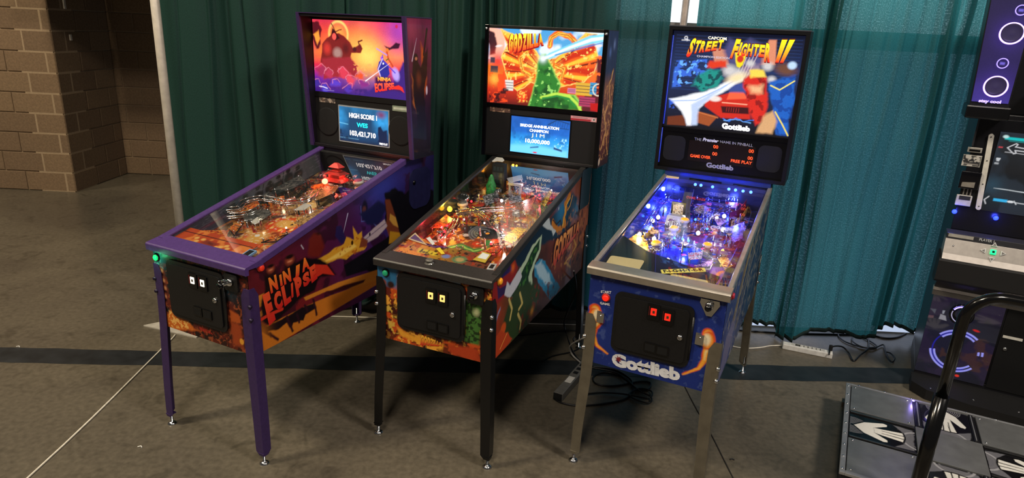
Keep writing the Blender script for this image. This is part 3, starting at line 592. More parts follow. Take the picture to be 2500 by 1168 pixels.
def backbox(m,cols,frontart,backart,slant=False,depth_top=None,facem=None):
    d=m.d; bw,by,bd,bb,H,bdt=(d[q] for q in('bw','by','bd','bb','H','bdt')); k=m.k; root=m.root; h=bw/2; t=.016
    body=mat('backbox_%d'%k,cols['bb'],.45,0,.1,30); y1=by+bd; yt=y1-bdt if slant else by
    e=MB()
    prof=[(by,bb),(y1,bb),(y1,H),(yt,H)]
    for sx in (-1,1):
        bs=MB().prism([(sx*h,a,b) for a,b in prof],[(sx*(h-t),a,b) for a,b in prof]).build('backbox_side',body,root,bevel=.002)
        if slant:
            dz=.012; q=[(by-.004,bb),(by+.010,bb),(yt+.010,H),(yt-.004,H)]
            MB().prism([(sx*(h+.0025),a,b) for a,b in q],[(sx*(h-t-.002),a,b) for a,b in q]).build('purple_edge_trim',PURPD,bs,bevel=.001)
    if slant: MB().box(-h-.002,yt-.004,H-.001,h+.002,y1+.001,H+.003).build('top_trim',PURPD,root)
    MB().box(-h+t,y1-t,bb,h-t,y1,H).build('backbox_back',body,root)
    MB().box(-h+t,yt+.003,H-t,h-t,y1-t,H).build('backbox_top',body,root,bevel=.002)
    MB().box(-h+t,by+.003,bb,h-t,y1-t,bb+t).build('backbox_floor',body,root,bevel=.002)
    if backart:
        yf=lambda z:by+(yt-by)*(z-bb)/(H-bb)
        # a=y varies with z: build on normalised coordinate
        to3=lambda a,b,o:(np.zeros_like(a)+h+.0012+o,(by+(yt-by)*(b-bb)/(H-bb))+(a)*(y1-(by+(yt-by)*(b-bb)/(H-bb))),b)
        art('backbox_side_art',root,.03,.99,bb+.004,H-.004,70,240,to3,backart,PAINT)
    return y1,yt
# ------------------------------------------------------------------ playfield kit
def kit(m):
    P=m.P; zp=m.zp; root=m.root; sl=math.atan2((m.zp(1)-m.zp(0)),1)
    up=Vector((0,-math.sin(sl),math.cos(sl)))
    ym=m.d['by']-.035; xm=m.ht-.008
    def at(p,hh=0):
        y=min(p[1],ym); x=max(-xm,min(xm,p[0])); return Vector((x,y,zp(y)))+up*hh
    class K: pass
    K.at=at
    def post(p,hh=.03,r=.004,ma=None): MB().lathe([(r*1.3,0),(r*1.3,.003),(r,.004),(r,hh),(r*.5,hh+.003),(0,hh+.004)],10,axis(at(p),up)).build('post',ma or RUBBER,root)
    def plastic(poly,hh,ma,nm='plastic_cover',t=.002,posts=True):
        b=MB().prism([at(p,hh) for p in poly],[at(p,hh+t) for p in poly]); o=b.build(nm,ma,root)
        if posts:
            c=(sum(p[0] for p in poly)/len(poly),sum(p[1] for p in poly)/len(poly)); pb=MB()
            for p in poly:
                q=(p[0]*.85+c[0]*.15,p[1]*.85+c[1]*.15); pb.lathe([(.003,0),(.003,hh+t+.003),(0,hh+t+.004)],7,axis(at(q),up))
            x=pb.build('post_set',CHROME,o); x['kind']='stuff'
        return o
    def bumper(p,cap,skirt,glow=None,r=.028):
        o=MB().lathe([(r*.95,0),(r*.9,.012),(r*.55,.014),(r*.55,.03),(r,.034),(r*1.02,.040),(r*.8,.047),(0,.050)],22,axis(at(p),up)).build('pop_bumper',skirt,root)
        MB().lathe([(r*.85,.0405),(r*.8,.048),(r*.4,.053),(0,.054)],22,axis(at(p),up)).build('bumper_cap',cap,o)
        MB().lathe([(r*1.15,.010),(r*1.2,.013),(r*1.15,.016),(r*1.0,.013),(r*1.15,.010)],22,axis(at(p),up)).build('bumper_ring',CHROME,o)
    def wire(pts,hh,r=.0022,gap=.022,ma=CHROME,nm='wire_ramp'):
        """wireform: two floor rails and two side rails with cross hoops"""
        C=smooth_path([at(p,z) for p,z in zip(pts,hh if isinstance(hh,(list,tuple)) else [hh]*len(pts))],5)
        b=MB(); n=len(C); S4=[[],[],[],[]]
        for i,c in enumerate(C):
            tdir=(C[min(i+1,n-1)]-C[max(i-1,0)]).normalized(); s=tdir.cross(up).normalized()
            S4[0].append(c+s*gap*.3); S4[1].append(c-s*gap*.3); S4[2].append(c+s*gap*.55+up*.014); S4[3].append(c-s*gap*.55+up*.014)
            if i%5==2: b.tube([S4[2][-1],S4[0][-1]-up*.003,S4[1][-1]-up*.003,S4[3][-1]],r*.8,6)
        for q in S4: b.tube(q,r,6)
        return b.build(nm,ma,root)
    def ramp(pts,hh,wid=.045,wall=.022,ma=CLEAR,nm='ramp',floor=None):
        C=smooth_path([at(p,z) for p,z in zip(pts,hh)],5); n=len(C); L1=[];
        b=MB(); rings=[]
        for i,c in enumerate(C):
            tdir=(C[min(i+1,n-1)]-C[max(i-1,0)]).normalized(); s=tdir.cross(up).normalized()*wid/2
            rings.append([c+s+up*wall,c+s,c-s,c-s+up*wall,c-s*.94+up*wall,c-s*.94+up*.002,c+s*.94+up*.002,c+s*.94+up*wall])
        for i in range(n-1): b.add(rings[i]+rings[i+1],[(j,(j+1)%8,8+(j+1)%8,8+j) for j in range(8)])
        return b.build(nm,ma,root)
    def flipper(p,ang,ln=.075,ma=None,rub=None):
        a=math.radians(ang); d=Vector((math.cos(a),math.sin(a),0)); n=12; Pn=[]
        for i in range(n+1): t=a+math.pi/2+math.pi*i/n; Pn.append((p[0]+.011*math.cos(t),p[1]+.011*math.sin(t)))
        for i in range(n+1): t=a-math.pi/2+math.pi*i/n; Pn.append((p[0]+d.x*ln+.006*math.cos(t),p[1]+d.y*ln+.006*math.sin(t)))
        o=MB().prism([at(q,.008) for q in Pn],[at(q,.024) for q in Pn]).build('flipper',ma or WHITE,root)
        Q=[((x-p[0])*1.06+p[0],(y-p[1])*1.06+p[1]) for x,y in Pn]
        MB().prism([at(q,.011) for q in Q],[at(q,.020) for q in Q]).build('rubber_sleeve',rub or mat('red_rubber','a01515',.6),o)
    def sling(poly,ma,rub):
        o=plastic(poly,.028,ma,'slingshot')
        q=list(poly)+[poly[0]]; MB().tube([at(p,.016) for p in q],.003,6).build('rubber_band',rub,o)
    def bulb(p,hh,col,emit,r=.006,light=0,nm='lamp',rgb=None):
        mm=mat('bulb_%s_%g'%(col,emit),col,.3,0,.02,10,emit=emit); o=MB().lathe([(r*.6,0),(r,r*.7),(r*.85,r*1.4),(r*.4,r*1.9),(0,r*2)],12,axis(at(p,hh),up)).build(nm,mm,root)
        MB().lathe([(r*.8,-.006),(r*.8,0),(0,0)],10,axis(at(p,hh),up)).build('lamp_socket',RUBBER,o)
        if light: point('lamp_light',at(p,hh+.028),rgb or s2l(col),light,root,.01)
    def target(p,ang,col,w=.022,hh=.028):
        a=math.radians(ang); s=Vector((math.cos(a),math.sin(a),0)); q=Vector((-s.y,s.x,0))*.003; c=at(p); b=MB()
        A=[c-s*w/2-q,c+s*w/2-q,c+s*w/2+q,c-s*w/2+q]; b.prism(A,[v+up*hh for v in A]); b.build('target',col,root,bevel=.001)
    def rail_guide(pts,hh=.022,ma=None,nm='ball_guide',t=.0012):
        pts=smooth_path([at(p) for p in pts],4); b=MB()
        for i in range(len(pts)-1):
            a_,b_=pts[i],pts[i+1]; s=(b_-a_).cross(up).normalized()*t; A=[a_-s,b_-s,b_+s,a_+s]; b.prism(A,[v+up*hh for v in A])
        return b.build(nm,ma or STEEL,root)
    def ball(p,hh=.0): MB().lathe([(.0135*math.sin(math.pi*i/8),.0135-.0135*math.cos(math.pi*i/8)) for i in range(9)],16,axis(at(p,hh),up)).build('ball',CHROME,root)
    def hang(p,col,emit,r=.006):
        y=m.d['by']-.03; c=Vector((p[0],y,m.zg(y)-.016)); mm=mat('bulb_%s_%g'%(col,emit),col,.3,0,.02,10,emit=emit)
        MB().lathe([(r*.6,0),(r,r*.7),(r*.85,r*1.4),(0,r*2)],12,axis(c,(0,-1,.2))).build('lamp',mm,root)
    def clutter(n,mats,seed,y0=.30,y1=1.02,inserts=(),hs=(.012,.02,.03,.04,.05)):
        rq=random.Random(seed)
        for i in range(n):
            cx,cy=rq.uniform(-.21,.185),rq.uniform(y0,y1); r=rq.uniform(.012,.032); k=rq.choice((3,4,4,5,6)); a0=rq.uniform(0,6.28); hh=rq.choice(hs)
            pl=[(cx+r*rq.uniform(.7,1.25)*math.cos(a0+6.283*j/k),cy+r*rq.uniform(.7,1.25)*math.sin(a0+6.283*j/k)) for j in range(k)]
            o=MB().prism([at(q,hh) for q in pl],[at(q,hh+.002) for q in pl]).build('plastic_cover',rq.choice(mats),root)
            for j in (0,k//2): MB().lathe([(.003,0),(.003,hh+.004),(0,hh+.005)],6,axis(at((pl[j][0]*.8+cx*.2,pl[j][1]*.8+cy*.2)),up)).build('post',CHROME,o)
        for i in range(n//2):
            cx,cy=rq.uniform(-.19,.17),rq.uniform(y0,y1); a=rq.uniform(-.6,2.4); ln=rq.uniform(.03,.09); ex,ey=cx+ln*math.cos(a),cy+ln*math.sin(a)
            MB().tube(smooth_path([at((cx,cy),.002),at((cx,cy),.03),at(((cx+ex)/2,(cy+ey)/2+.012),.034),at((ex,ey),.03),at((ex,ey),.002)],3),.0016,6).build('wire_guide',CHROME,root)
        for i in range(n):
            cx,cy=rq.uniform(-.17,.15),rq.uniform(y0-.05,y1); r=rq.uniform(.007,.013)
            MB().lathe([(r,0),(r,.0012),(0,.0014)],rq.choice((3,12,12,4)),axis(at((cx,cy),-.001),up),False).build('insert',rq.choice(inserts),root)
    for f in (hang,clutter,post,plastic,bumper,wire,ramp,flipper,sling,bulb,target,rail_guide,ball): setattr(K,f.__name__,staticmethod(f))
    K.up=up; return K

# ------------------------------------------------------------------ machine 1: purple, orange lettering
def side0(c):
    c.grad((.1,.7),(1.25,.95),[(0,'5a1420'),(.25,'4a1230'),(.5,'45184a'),(.75,'2c2068'),(1,'221c4c')]); c.shade(9,.35)
    c.glow((.25,.62),.2,'7c1c18',.7); c.fleck('2a0a1c',14,.58,.08,.8,4)
    c.glow((0.847,1.098),.14,'2c3a9c',.8)
    # far warriors, as dim shapes
    for q,r in (((0.390,0.927),.035),((0.226,0.874),.032),((0.119,0.867),.026)):
        c.ell((q[0],q[1]-.03),r*1.3,r*1.5,'2a0c10',0,.3,.9); c.ell(q,r*.8,r*.7,'96402a',0,.3,.8); c.ell((q[0],q[1]+r*.5),r*.75,r*.3,'1a0808',0,.3); c.ell((q[0],q[1]-r*.15),r*.45,r*.15,'d0805a',0,.4,.8)
    c.poly([(0.344,0.940),(0.377,0.960),(0.423,0.931),(0.444,0.877),(0.400,0.829),(0.331,0.861)],'6a1c16',.006,.7,.01); c.line([(0.297,0.923),(0.310,0.902)],.004,'c8c0d0')
    # fighter: sword, dark hood, pale sleeve, burst of fire at the fist
    c.line([(0.606,0.996),(0.566,0.897)],.006,'b8b4d8',taper=True)
    c.poly([(0.525,0.954),(0.559,0.951),(0.591,0.868),(0.555,0.859),(0.514,0.907)],'241a4c',.004,1,.006)
    c.ell((0.731,0.987),.022,.05,'12102a',0,.2); c.ell((0.726,0.988),.014,.018,'5a3030',0,.3); c.line([(0.703,1.012),(0.705,0.935),(0.772,0.926),(0.821,0.881)],.004,'5a68b8',rag=.01)
    c.poly([(0.687,0.971),(0.845,1.014),(0.906,0.962),(0.842,0.896),(0.742,0.907)],'171a44',.006,.9,.02)
    c.poly([(0.567,0.748),(0.718,0.769),(0.788,0.782),(0.892,0.795),(0.990,0.833),(1.343,0.700),(1.345,0.591),(0.814,0.617),(0.734,0.670),(0.582,0.684)],'0c0a12',.004)
    c.poly([(0.887,1.045),(0.972,1.056),(1.060,1.005),(1.164,1.013),(1.339,0.972),(1.350,0.698),(1.069,0.763),(0.893,0.857)],'0b0912',.006,1,.03)
    c.poly([(0.891,1.005),(0.933,0.996),(0.959,0.937),(1.002,0.837),(1.012,0.785),(0.924,0.794),(0.893,0.857),(0.905,0.908)],'6e3420',.004,1,.008); c.poly([(0.932,0.922),(0.980,0.891),(1.002,0.830),(0.958,0.855),(0.926,0.890)],'c08c3c',.003)
    c.poly([(0.930,0.827),(1.012,0.799),(1.035,0.751),(0.918,0.761)],'b4801f',.003)
    c.poly([(0.716,0.848),(0.801,0.879),(0.884,0.903),(0.909,0.860),(0.830,0.825),(0.749,0.813)],'b4a0aa',.003,1,.004); c.line([(0.725,0.833),(0.894,0.880)],.006,'7c6a80'); c.ell((0.765,0.853),.006,.010,'1a1020')
    c.poly([(0.373,0.788),(0.384,0.827),(0.467,0.840),(0.502,0.849),(0.572,0.854),(0.592,0.887),(0.645,0.854),(0.639,0.926),(0.674,0.872),(0.703,0.884),(0.706,0.838),(0.739,0.796),(0.719,0.782),(0.643,0.790),(0.586,0.774),(0.516,0.794),(0.422,0.785)],'d99a2c',.003,1,.008)
    c.poly([(0.415,0.803),(0.589,0.831),(0.644,0.835),(0.662,0.817),(0.552,0.797)],'f3c85c',.004); c.fleck('a84c14',60,.62,.06,.8,8,c.inside([(0.466,0.822),(0.592,0.881),(0.703,0.878),(0.738,0.789),(0.586,0.774)]))
    c.poly([(0.702,0.852),(0.749,0.826),(0.739,0.796),(0.681,0.805)],'7a3a26',.003); c.ell((0.631,0.844),.008,.012,'2a1408')
    # orange ground with black spatter along the lower edge
    c.poly([(0.025,0.527),(0.034,0.626),(0.128,0.628),(0.305,0.632),(0.472,0.626),(0.808,0.598),(0.842,0.568),(0.024,0.512)],'c4701f',.002)
    c.poly([(0.295,0.677),(0.519,0.675),(0.818,0.647),(0.816,0.589),(0.624,0.612),(0.445,0.657),(0.307,0.658)],'c97a26',.002); c.poly([(0.430,0.651),(0.563,0.647),(0.723,0.625),(0.706,0.613),(0.593,0.619),(0.473,0.636)],'3a0e14',.003)
    c.poly([(0.003,0.771),(0.076,0.774),(0.091,0.750),(0.089,0.726),(0.020,0.718)],'c97a26',.002); c.poly([(0.035,0.693),(0.089,0.721),(0.086,0.693),(0.038,0.673)],'c97a26',.003)
    c.poly([(0.037,0.654),(0.080,0.622),(0.139,0.624),(0.201,0.625),(0.279,0.637),(0.359,0.629),(0.371,0.598),(0.302,0.592),(0.287,0.566),(0.223,0.581),(0.208,0.556),(0.186,0.595),(0.136,0.585),(0.078,0.599),(0.098,0.560),(0.044,0.612)],'170a10',.003,1,.012,5)
    for P in ([(0.088,0.584),(0.132,0.536)],[(0.189,0.625),(0.220,0.541)],[(0.251,0.611),(0.261,0.566)],[(0.353,0.646),(0.371,0.565)],[(0.299,0.635),(0.316,0.602)]): c.line(P,.012,'2a0d18',.003,1,.01)
    c.glow((.03,.60),.05,'c4701f',.8)
    # black shadow and flame edge behind the lettering
    c.poly([(0.076,0.774),(0.082,0.843),(0.145,0.832),(0.321,0.862),(0.372,0.837),(0.413,0.825),(0.467,0.783),(0.507,0.717),(0.407,0.738),(0.363,0.685),(0.255,0.671),(0.139,0.624),(0.080,0.622),(0.054,0.657),(0.056,0.743)],'12070c',.006,1,.015)
    c.poly([(0.364,0.814),(0.452,0.784),(0.499,0.719),(0.422,0.751),(0.360,0.743),(0.326,0.739),(0.368,0.771)],'c8301e',.002)
    c.line([(0.038,0.663),(0.096,0.670),(0.167,0.668)],.014,'c8301e')
def front0(c):
    c.grad((-.28,.85),(.28,.55),[(0,'1c2024'),(.5,'180e0c'),(1,'3a150c')]); c.fleck('5e1e10',45,.5,.08,.9,3); c.fleck('a8502a',90,.62,.05,.7,6)
    c.glow((-.26,.845),.045,'1d6a80',.9); c.glow((.18,.80),.05,'1b4656',.8); c.fleck('7fa8b8',80,.66,.04,.7,9,c.inside([(-.29,.9),(-.2,.9),(-.2,.8),(-.29,.78)]))
    c.poly([(-0.245,0.578),(-0.195,0.621),(-0.172,0.596),(-0.099,0.578),(-0.069,0.550),(-0.029,0.550),(-0.243,0.505)],'c8641c',.006,1,.02); c.fleck('f0b860',120,.5,.06,.9,12,c.inside([(-0.226,0.603),(-0.172,0.596),(-0.093,0.574),(-0.083,0.546),(-0.241,0.516)]))
    for q in ((-.245,.78),(-.24,.735),(-.235,.70),(-.24,.66),(.2,.60),(.21,.56)): c.ell(q,.02,.022,'7c3524',10,.4,.9); c.ell((q[0]+.004,q[1]+.008),.008,.009,'c88a60',0,.4,.7); c.ell((q[0],q[1]-.01),.016,.008,'1c0a08',0,.4,.8)
    c.poly([(0.165,0.697),(0.219,0.691),(0.228,0.654),(0.164,0.638)],'b0501c',.004,1,.02); c.poly([(0.164,0.638),(0.233,0.646),(0.233,0.539),(0.165,0.540)],'9a3e18',.006,.8,.03); c.ell((0.220,0.567),.012,.014,'e09a30')
def back0(c):
    c.grad((0,1.9),(0,1.2),[(0,'6a1840'),(.3,'5a1c3c'),(.6,'2a1228'),(1,'100a14')]); c.shade(12,.5)
    # 'a' runs 0..1 over the panel depth
    c.A=c.A*.3
    c.glow((.06,1.84),.06,'b04060',.6); c.poly([(.16,1.78),(.2,1.74),(.24,1.6),(.2,1.5),(.17,1.6)],'b8501a',.01,.8,.02); c.poly([(.04,1.62),(.1,1.55),(.16,1.5),(.1,1.42),(.05,1.48)],'d07820',.01,.7,.03)
    c.poly([(.06,1.68),(.1,1.70),(.16,1.66),(.22,1.73),(.25,1.75),(.24,1.62),(.2,1.55),(.22,1.4),(.18,1.28),(.1,1.28),(.09,1.42),(.05,1.52)],'160c14',.005,1,.015); c.ell((.1,1.70),.028,.026,'1c1018'); c.ell((.105,1.70),.015,.008,'c07858')
    c.line([(.055,1.69),(.12,1.80)],.009,'d8c8d8',taper=True); c.line([(.2,1.72),(.24,1.84)],.02,'160c14'); c.ell((.235,1.54),.012,.022,'c8c0d0')
    c.ell((.13,1.6),.03,.035,'6a3020',0,.5,.7)
def glass0(c):
    c.grad((0,1.87),(0,1.49),[(0,'d83050'),(.18,'f8503a'),(.45,'ff8038'),(.62,'e02c48'),(.8,'6a2090'),(1,'321478')])
    c.glow((0.093,1.865),.12,'e8345c',.9); c.glow((0.238,1.821),.09,'a040b8',.85); c.glow((-0.006,1.716),.13,'ffb050',.95,1.2); c.glow((0.051,1.682),.07,'ffd86a',.8); c.glow((-0.357,1.735),.06,'c82a50',.8)
    c.ring((-0.149,1.797),.062,.010,'ffe27a',.006); c.ell((-0.155,1.794),.055,.055,'ff9a48',0,.3,.7)
    c.shade(14,.25,4)
    c.poly([(-0.339,1.850),(-0.287,1.852),(-0.259,1.815),(-0.273,1.739),(-0.306,1.715),(-0.334,1.767)],'5a1420',.004,.9,.03); c.poly([(-0.317,1.790),(-0.285,1.814),(-0.272,1.770),(-0.299,1.738)],'ff9a3c',.004,.9,.02)
    # hulking armoured silhouette
    R='7a1c1c'
    c.poly([(-0.263,1.740),(-0.231,1.772),(-0.200,1.788),(-0.149,1.801),(-0.110,1.788),(-0.072,1.757),(-0.054,1.728),(-0.005,1.753),(0.009,1.731),(-0.006,1.707),(-0.064,1.705),(-0.075,1.675),(-0.058,1.623),(-0.108,1.612),(-0.208,1.613),(-0.279,1.647),(-0.265,1.702)],R,.003,1,.006)
    c.poly([(-0.200,1.788),(-0.188,1.826),(-0.169,1.811),(-0.155,1.794),(-0.140,1.776),(-0.171,1.763)],'3a0c14',.003); c.ell((-0.178,1.783),.014,.017,'ff5a50'); c.line([(-0.197,1.847),(-0.169,1.808),(-0.129,1.820)],.005,'4a1018',.002,1,.01)
    c.ell((-0.159,1.700),.030,.028,'a88078',0,.3,.8); c.ell((-0.229,1.719),.025,.03,'c8322c',0,.4,.8); c.ell((-0.103,1.725),.022,.025,'5a1418',0,.4,.8); c.ell((-0.044,1.725),.013,.012,'4a1016',0,.3); c.ell((-0.010,1.738),.011,.010,'6a1a1c',0,.3)
    c.line([(-0.014,1.752),(-0.019,1.763),(0.006,1.771)],.007,'5a1418',.002,1,.01); c.poly([(-0.267,1.663),(-0.175,1.684),(-0.065,1.683),(-0.028,1.640),(-0.039,1.586),(-0.263,1.555)],'9c2430',.005,.8,.02)
    # crowd of rounded red and violet shapes along the bottom
    for q,r,cc in (((-0.281,1.601),.035,'a02a50'),((-0.220,1.589),.03,'b83050'),((-0.316,1.536),.03,'402a90'),((-0.128,1.596),.034,'d83a50'),((-0.181,1.546),.03,'5a3ac0'),((-0.069,1.569),.034,'e04458'),((-0.010,1.589),.026,'e8502c'),((0.009,1.552),.03,'8a2a80'),((-0.091,1.522),.03,'5030a8'),((-0.255,1.509),.03,'4a38b8')):
        PP=[(q[0]+r*(1+.25*math.sin(3*t+q[0]*90))*math.cos(t),q[1]+r*.75*(1+.3*math.sin(2*t+q[1]*70))*math.sin(t)) for t in [k*.45 for k in range(14)]]; c.poly(PP,cc,.006,.8,.03,5); c.line(PP[:8],.0035,'f08aa0',.002,.7,.02,5)
    c.fleck('ffb060',70,.60,.05,.8,21,c.inside([(-0.057,1.646),(0.088,1.662),(0.106,1.626),(0.029,1.591),(-0.049,1.601)])); c.fleck('30186a',30,.55,.08,.7,23,c.inside([(-0.328,1.511),(0.309,1.538),(0.309,1.486),(-0.321,1.464)]))
    c.poly([(0.017,1.499),(0.105,1.567),(0.199,1.574),(0.264,1.680),(0.305,1.682),(0.309,1.486),(-0.013,1.482)],'3c2078',.006,.85,.02)
    # two small fighters on the right
    c.ell((0.218,1.615),.022,.034,'b49cf0',20,.25,.9)
    c.poly([(0.112,1.671),(0.136,1.687),(0.173,1.660),(0.181,1.617),(0.162,1.593),(0.125,1.594),(0.102,1.633)],'2a2a90',.002,1,.004); c.ell((0.131,1.690),.008,.009,'b050d8'); c.line([(0.136,1.705),(0.140,1.676),(0.182,1.646),(0.214,1.622)],.006,'4838c8'); c.line([(0.136,1.687),(0.107,1.634),(0.125,1.590)],.005,'d8c8ff'); c.ell((0.140,1.664),.005,.005,'ffffff')
    c.line([(0.024,1.568),(0.182,1.668)],.005,'fff4ff',taper=True)
    c.poly([(0.146,1.753),(0.183,1.744),(0.220,1.771),(0.247,1.765),(0.238,1.743),(0.201,1.738),(0.174,1.729)],'3a0c28',.003,1,.008); c.ell((0.167,1.729),.010,.012,'e87a30'); c.line([(0.164,1.721),(0.173,1.689),(0.200,1.654)],.010,'c84428'); c.line([(0.173,1.689),(0.159,1.681)],.006,'50601c'); c.line([(0.099,1.736),(0.164,1.707)],.006,'b090e0')
    c.ell((0.225,1.848),.008,.009,'c82a50'); c.line([(-0.294,1.518),(-0.265,1.516),(-0.239,1.510)],.005,'e8e0ff',alpha=.9); c.line([(-0.266,1.500),(-0.193,1.500)],.003,'a898d8',alpha=.6)
    c.poly([(0.082,1.595),(0.181,1.602),(0.199,1.574),(0.264,1.556),(0.268,1.527),(0.208,1.534),(0.085,1.512)],'401048',.005,.7,.01); c.poly([(0.199,1.551),(0.236,1.562),(0.259,1.552),(0.271,1.526),(0.245,1.540),(0.208,1.540)],'f03024',.002)
def disp0(c):
    c.grad((0,1.42),(0,1.24),[(0,'20608c'),(.35,'2f8cc8'),(.7,'1c4a78'),(1,'0c1c38')]); c.shade(25,.4); c.poly([(-.12,1.41),(.09,1.41),(.09,1.25),(-.12,1.25)],'173a5c',.02,.75)
    c.ell((.125,1.40),.03,.02,'6a3a60',0,.4,.7); c.poly([(.10,1.25),(.10,1.33),(.12,1.34),(.14,1.32),(.165,1.33),(.17,1.24)],'0b1c3c',.003,.9,.02); c.line([(-.16,1.335),(-.10,1.33)],.004,'7ac8e8',alpha=.6); c.line([(-.16,1.255),(-.03,1.255)],.004,'5a8aa8',alpha=.7)
    c.fleck('0a1a30',60,.6,.05,.7,31,c.inside([(-.17,1.30),(-.1,1.30),(-.05,1.25),(-.17,1.24)]))
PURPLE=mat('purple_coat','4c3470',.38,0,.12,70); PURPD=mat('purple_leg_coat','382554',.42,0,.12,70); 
LIT=paint_mat('backlit_art',1.25,.25,.3); SCR=paint_mat('screen_image',1.6,.2,.3,grain=.0); PFM=paint_mat('playfield_print',0,.22,.5)
TXO=paint_mat('letter_print',0,.4,.1); TXE=paint_mat('letter_backlit',1.4,.3,.1); 
def flatem(name,c,st): return mat(name,c,.4,0,.02,10,emit=st)
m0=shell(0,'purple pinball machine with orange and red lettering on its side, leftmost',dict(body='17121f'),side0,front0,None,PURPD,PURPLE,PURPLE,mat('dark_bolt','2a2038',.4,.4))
backbox(m0,dict(bb='0e0c12'),None,back0,True)
r0=m0.root; d0=m0.d
text('lettering','NINJA ECLIPSE',[(-0.035,0.574),(0.033,0.568),(0.057,0.552),(-0.029,0.548)],m0.F,mat('small_red_print','b83020',.5),r0,bold=.03)
letters('lettering','NINJA',[(0.096,0.832),(0.334,0.856),(0.343,0.797),(0.106,0.759)],m0.S,TXO,r0,heights=[(1,1.0),(.9,.85),(1,.95),(1.1,.85),(.9,1.1)],jit=.02,bold=.06,cols=('e0301c','f0842c'),shear=.1,off=.0015,label='orange upper word of the title on the side')
letters('lettering','ECLIPSE',[(0.060,0.756),(0.378,0.815),(0.392,0.751),(0.081,0.637)],m0.S,TXO,r0,heights=[(1.15,1.1),(.9,.9),(1,.95),(.9,.8),(1.1,.9),(.95,.85),(1.1,1)],jit=.02,bold=.07,cols=('c8201c','e8502a'),shear=.1,off=.0016,label='red lower word of the title on the side')
coin_door(m0,-.196,.590,.152,.856,((-.022,.797),(.038,.797)),((-.012,.655),(.046,.653)),(.102,.732),flatem('price_white','f4f0e4',.9))
button(m0,(-.262,-.001,.846),(0,-1,0),.013,flatem('green_lit','10d860',1.6),BLACKG,'start_button','glowing green start button')
point('start_button_light',(-.262,-.04,.846),(.1,1,.4),.12,r0)
button(m0,(m0.h+.001,.066,.889),(1,0,0),.013,mat('red_button','d83018',.35,emit=.25),mat('red_rim','a82414',.4),'flipper_button')
button(m0,(-m0.h-.001,.066,.889),(-1,0,0),.013,mat('red_button','d83018',.35,emit=.25),mat('red_rim','a82414',.4),'flipper_button')
plunger(m0,.196,.832,BLACK,.03)
MB().tube([(.160,-.03,.835),(.175,-.045,.835)],.008,10).tube([(.185,-.04,.845),(.212,-.05,.855)],.006,10).build('trigger_handle',CHROME,r0)
# hinge bracket at the rear of the side
MB().prism([(m0.h+.001,a,b) for a,b in rrect(1.10,.90,1.30,1.12,.06,8)],[(m0.h+.006,a,b) for a,b in rrect(1.10,.90,1.30,1.12,.06,8)]).build('hinge_plate',mat('blue_black_plate','1c1c40',.4),r0,bevel=.002)
MB().lathe([(.012,0),(.012,.004),(0,.006)],14,axis((m0.h+.006,1.14,1.05),(1,0,0))).build('pivot_bolt',BLACKG,r0)
# backbox face
def plate(root,to3pt,a0,b0,a1,b1,y0,y1,name,ma,r=.004,bevel=.001,par=None):
    P=rrect(a0,b0,a1,b1,r); return MB().prism([(a,y0,b) for a,b in P],[(a,y1,b) for a,b in P]).build(name,ma,par or root,bevel=bevel)
yb=m0.yb; B0=(d0['bw']/2-.017)
plate(r0,None,-B0,1.462,B0,1.490,yb-.004,yb+.02,'divider_bar',BLACK); plate(r0,None,-B0,1.866,B0,d0['H']-.017,yb-.003,yb+.02,'top_bar',BLACK)
plate(r0,None,-B0,d0['bb']+.016,B0,1.463,yb,yb+.02,'speaker_panel',FABBLK)
art('backglass',r0,-B0+.002,B0-.002,1.490,1.867,250,156,m0.B,glass0,LIT,label='glowing backglass with a red and orange battle scene')
art('display',r0,-.158,.170,1.238,1.423,110,70,m0.B,disp0,SCR,off=.004,label='lit score display with blue background')
plate(r0,None,-.165,1.231,.177,1.430,yb-.003,yb+.001,'display_frame',mat('display_bezel','9aa4ac',.4),.004)
WE=flatem('white_glyph','ffffff',1.5)
text('lettering','NINJA',[(0.104,1.596),(0.192,1.595),(0.188,1.573),(0.105,1.567)],m0.B,TXE,r0,bold=.05,cols=('ff5a28','ffc040'),off=.0015)
text('lettering','ECLIPSE',[(0.082,1.561),(0.207,1.573),(0.210,1.540),(0.087,1.514)],m0.B,TXE,r0,bold=.05,cols=('e0281c','ff5a3c'),off=.0015)
text('score_text','HIGH SCORE 1',[(-.088,1.394),(.098,1.394),(.098,1.368),(-.088,1.368)],m0.B,WE,r0,bold=.03,off=.006)
text('score_text','WES',[(-.038,1.346),(.036,1.346),(.036,1.322),(-.038,1.322)],m0.B,flatem('cyan_glyph','20e8f0',1.3),r0,bold=.03,off=.006)
text('score_text','103,421,710',[(-.086,1.300),(.088,1.300),(.088,1.268),(-.086,1.268)],m0.B,WE,r0,bold=.03,off=.006)
text('score_text','FREE PLAY',[(.112,1.254),(.166,1.254),(.166,1.243),(.112,1.243)],m0.B,WE,r0,bold=.02,off=.006)
art('sticker',r0,-.297,-.185,1.433,1.458,50,16,m0.B,lambda c:c.fleck('b8a898',80,.5,.1,.8,4).glow((-.27,1.445),.012,'5a4030',.8),PAINTM,base='4a4440',off=.002)
plate(r0,None,.196,1.430,.298,1.458,yb-.002,yb,'sticker',mat('green_grey_sticker','8c9a86',.5),.002)
plate(r0,None,.204,1.438,.290,1.450,yb-.0026,yb-.002,'sticker_print',mat('sticker_print','c8d2c0',.5),.001)
for s in (-1,1): 
    sp=MB()
    sp.lathe([(.075,0),(.078,.002),(.07,.003),(.0,.003)],28,axis((s*.245,yb-.0005,1.33),(0,-1,0))).build('speaker_grille',FABBLK,r0)
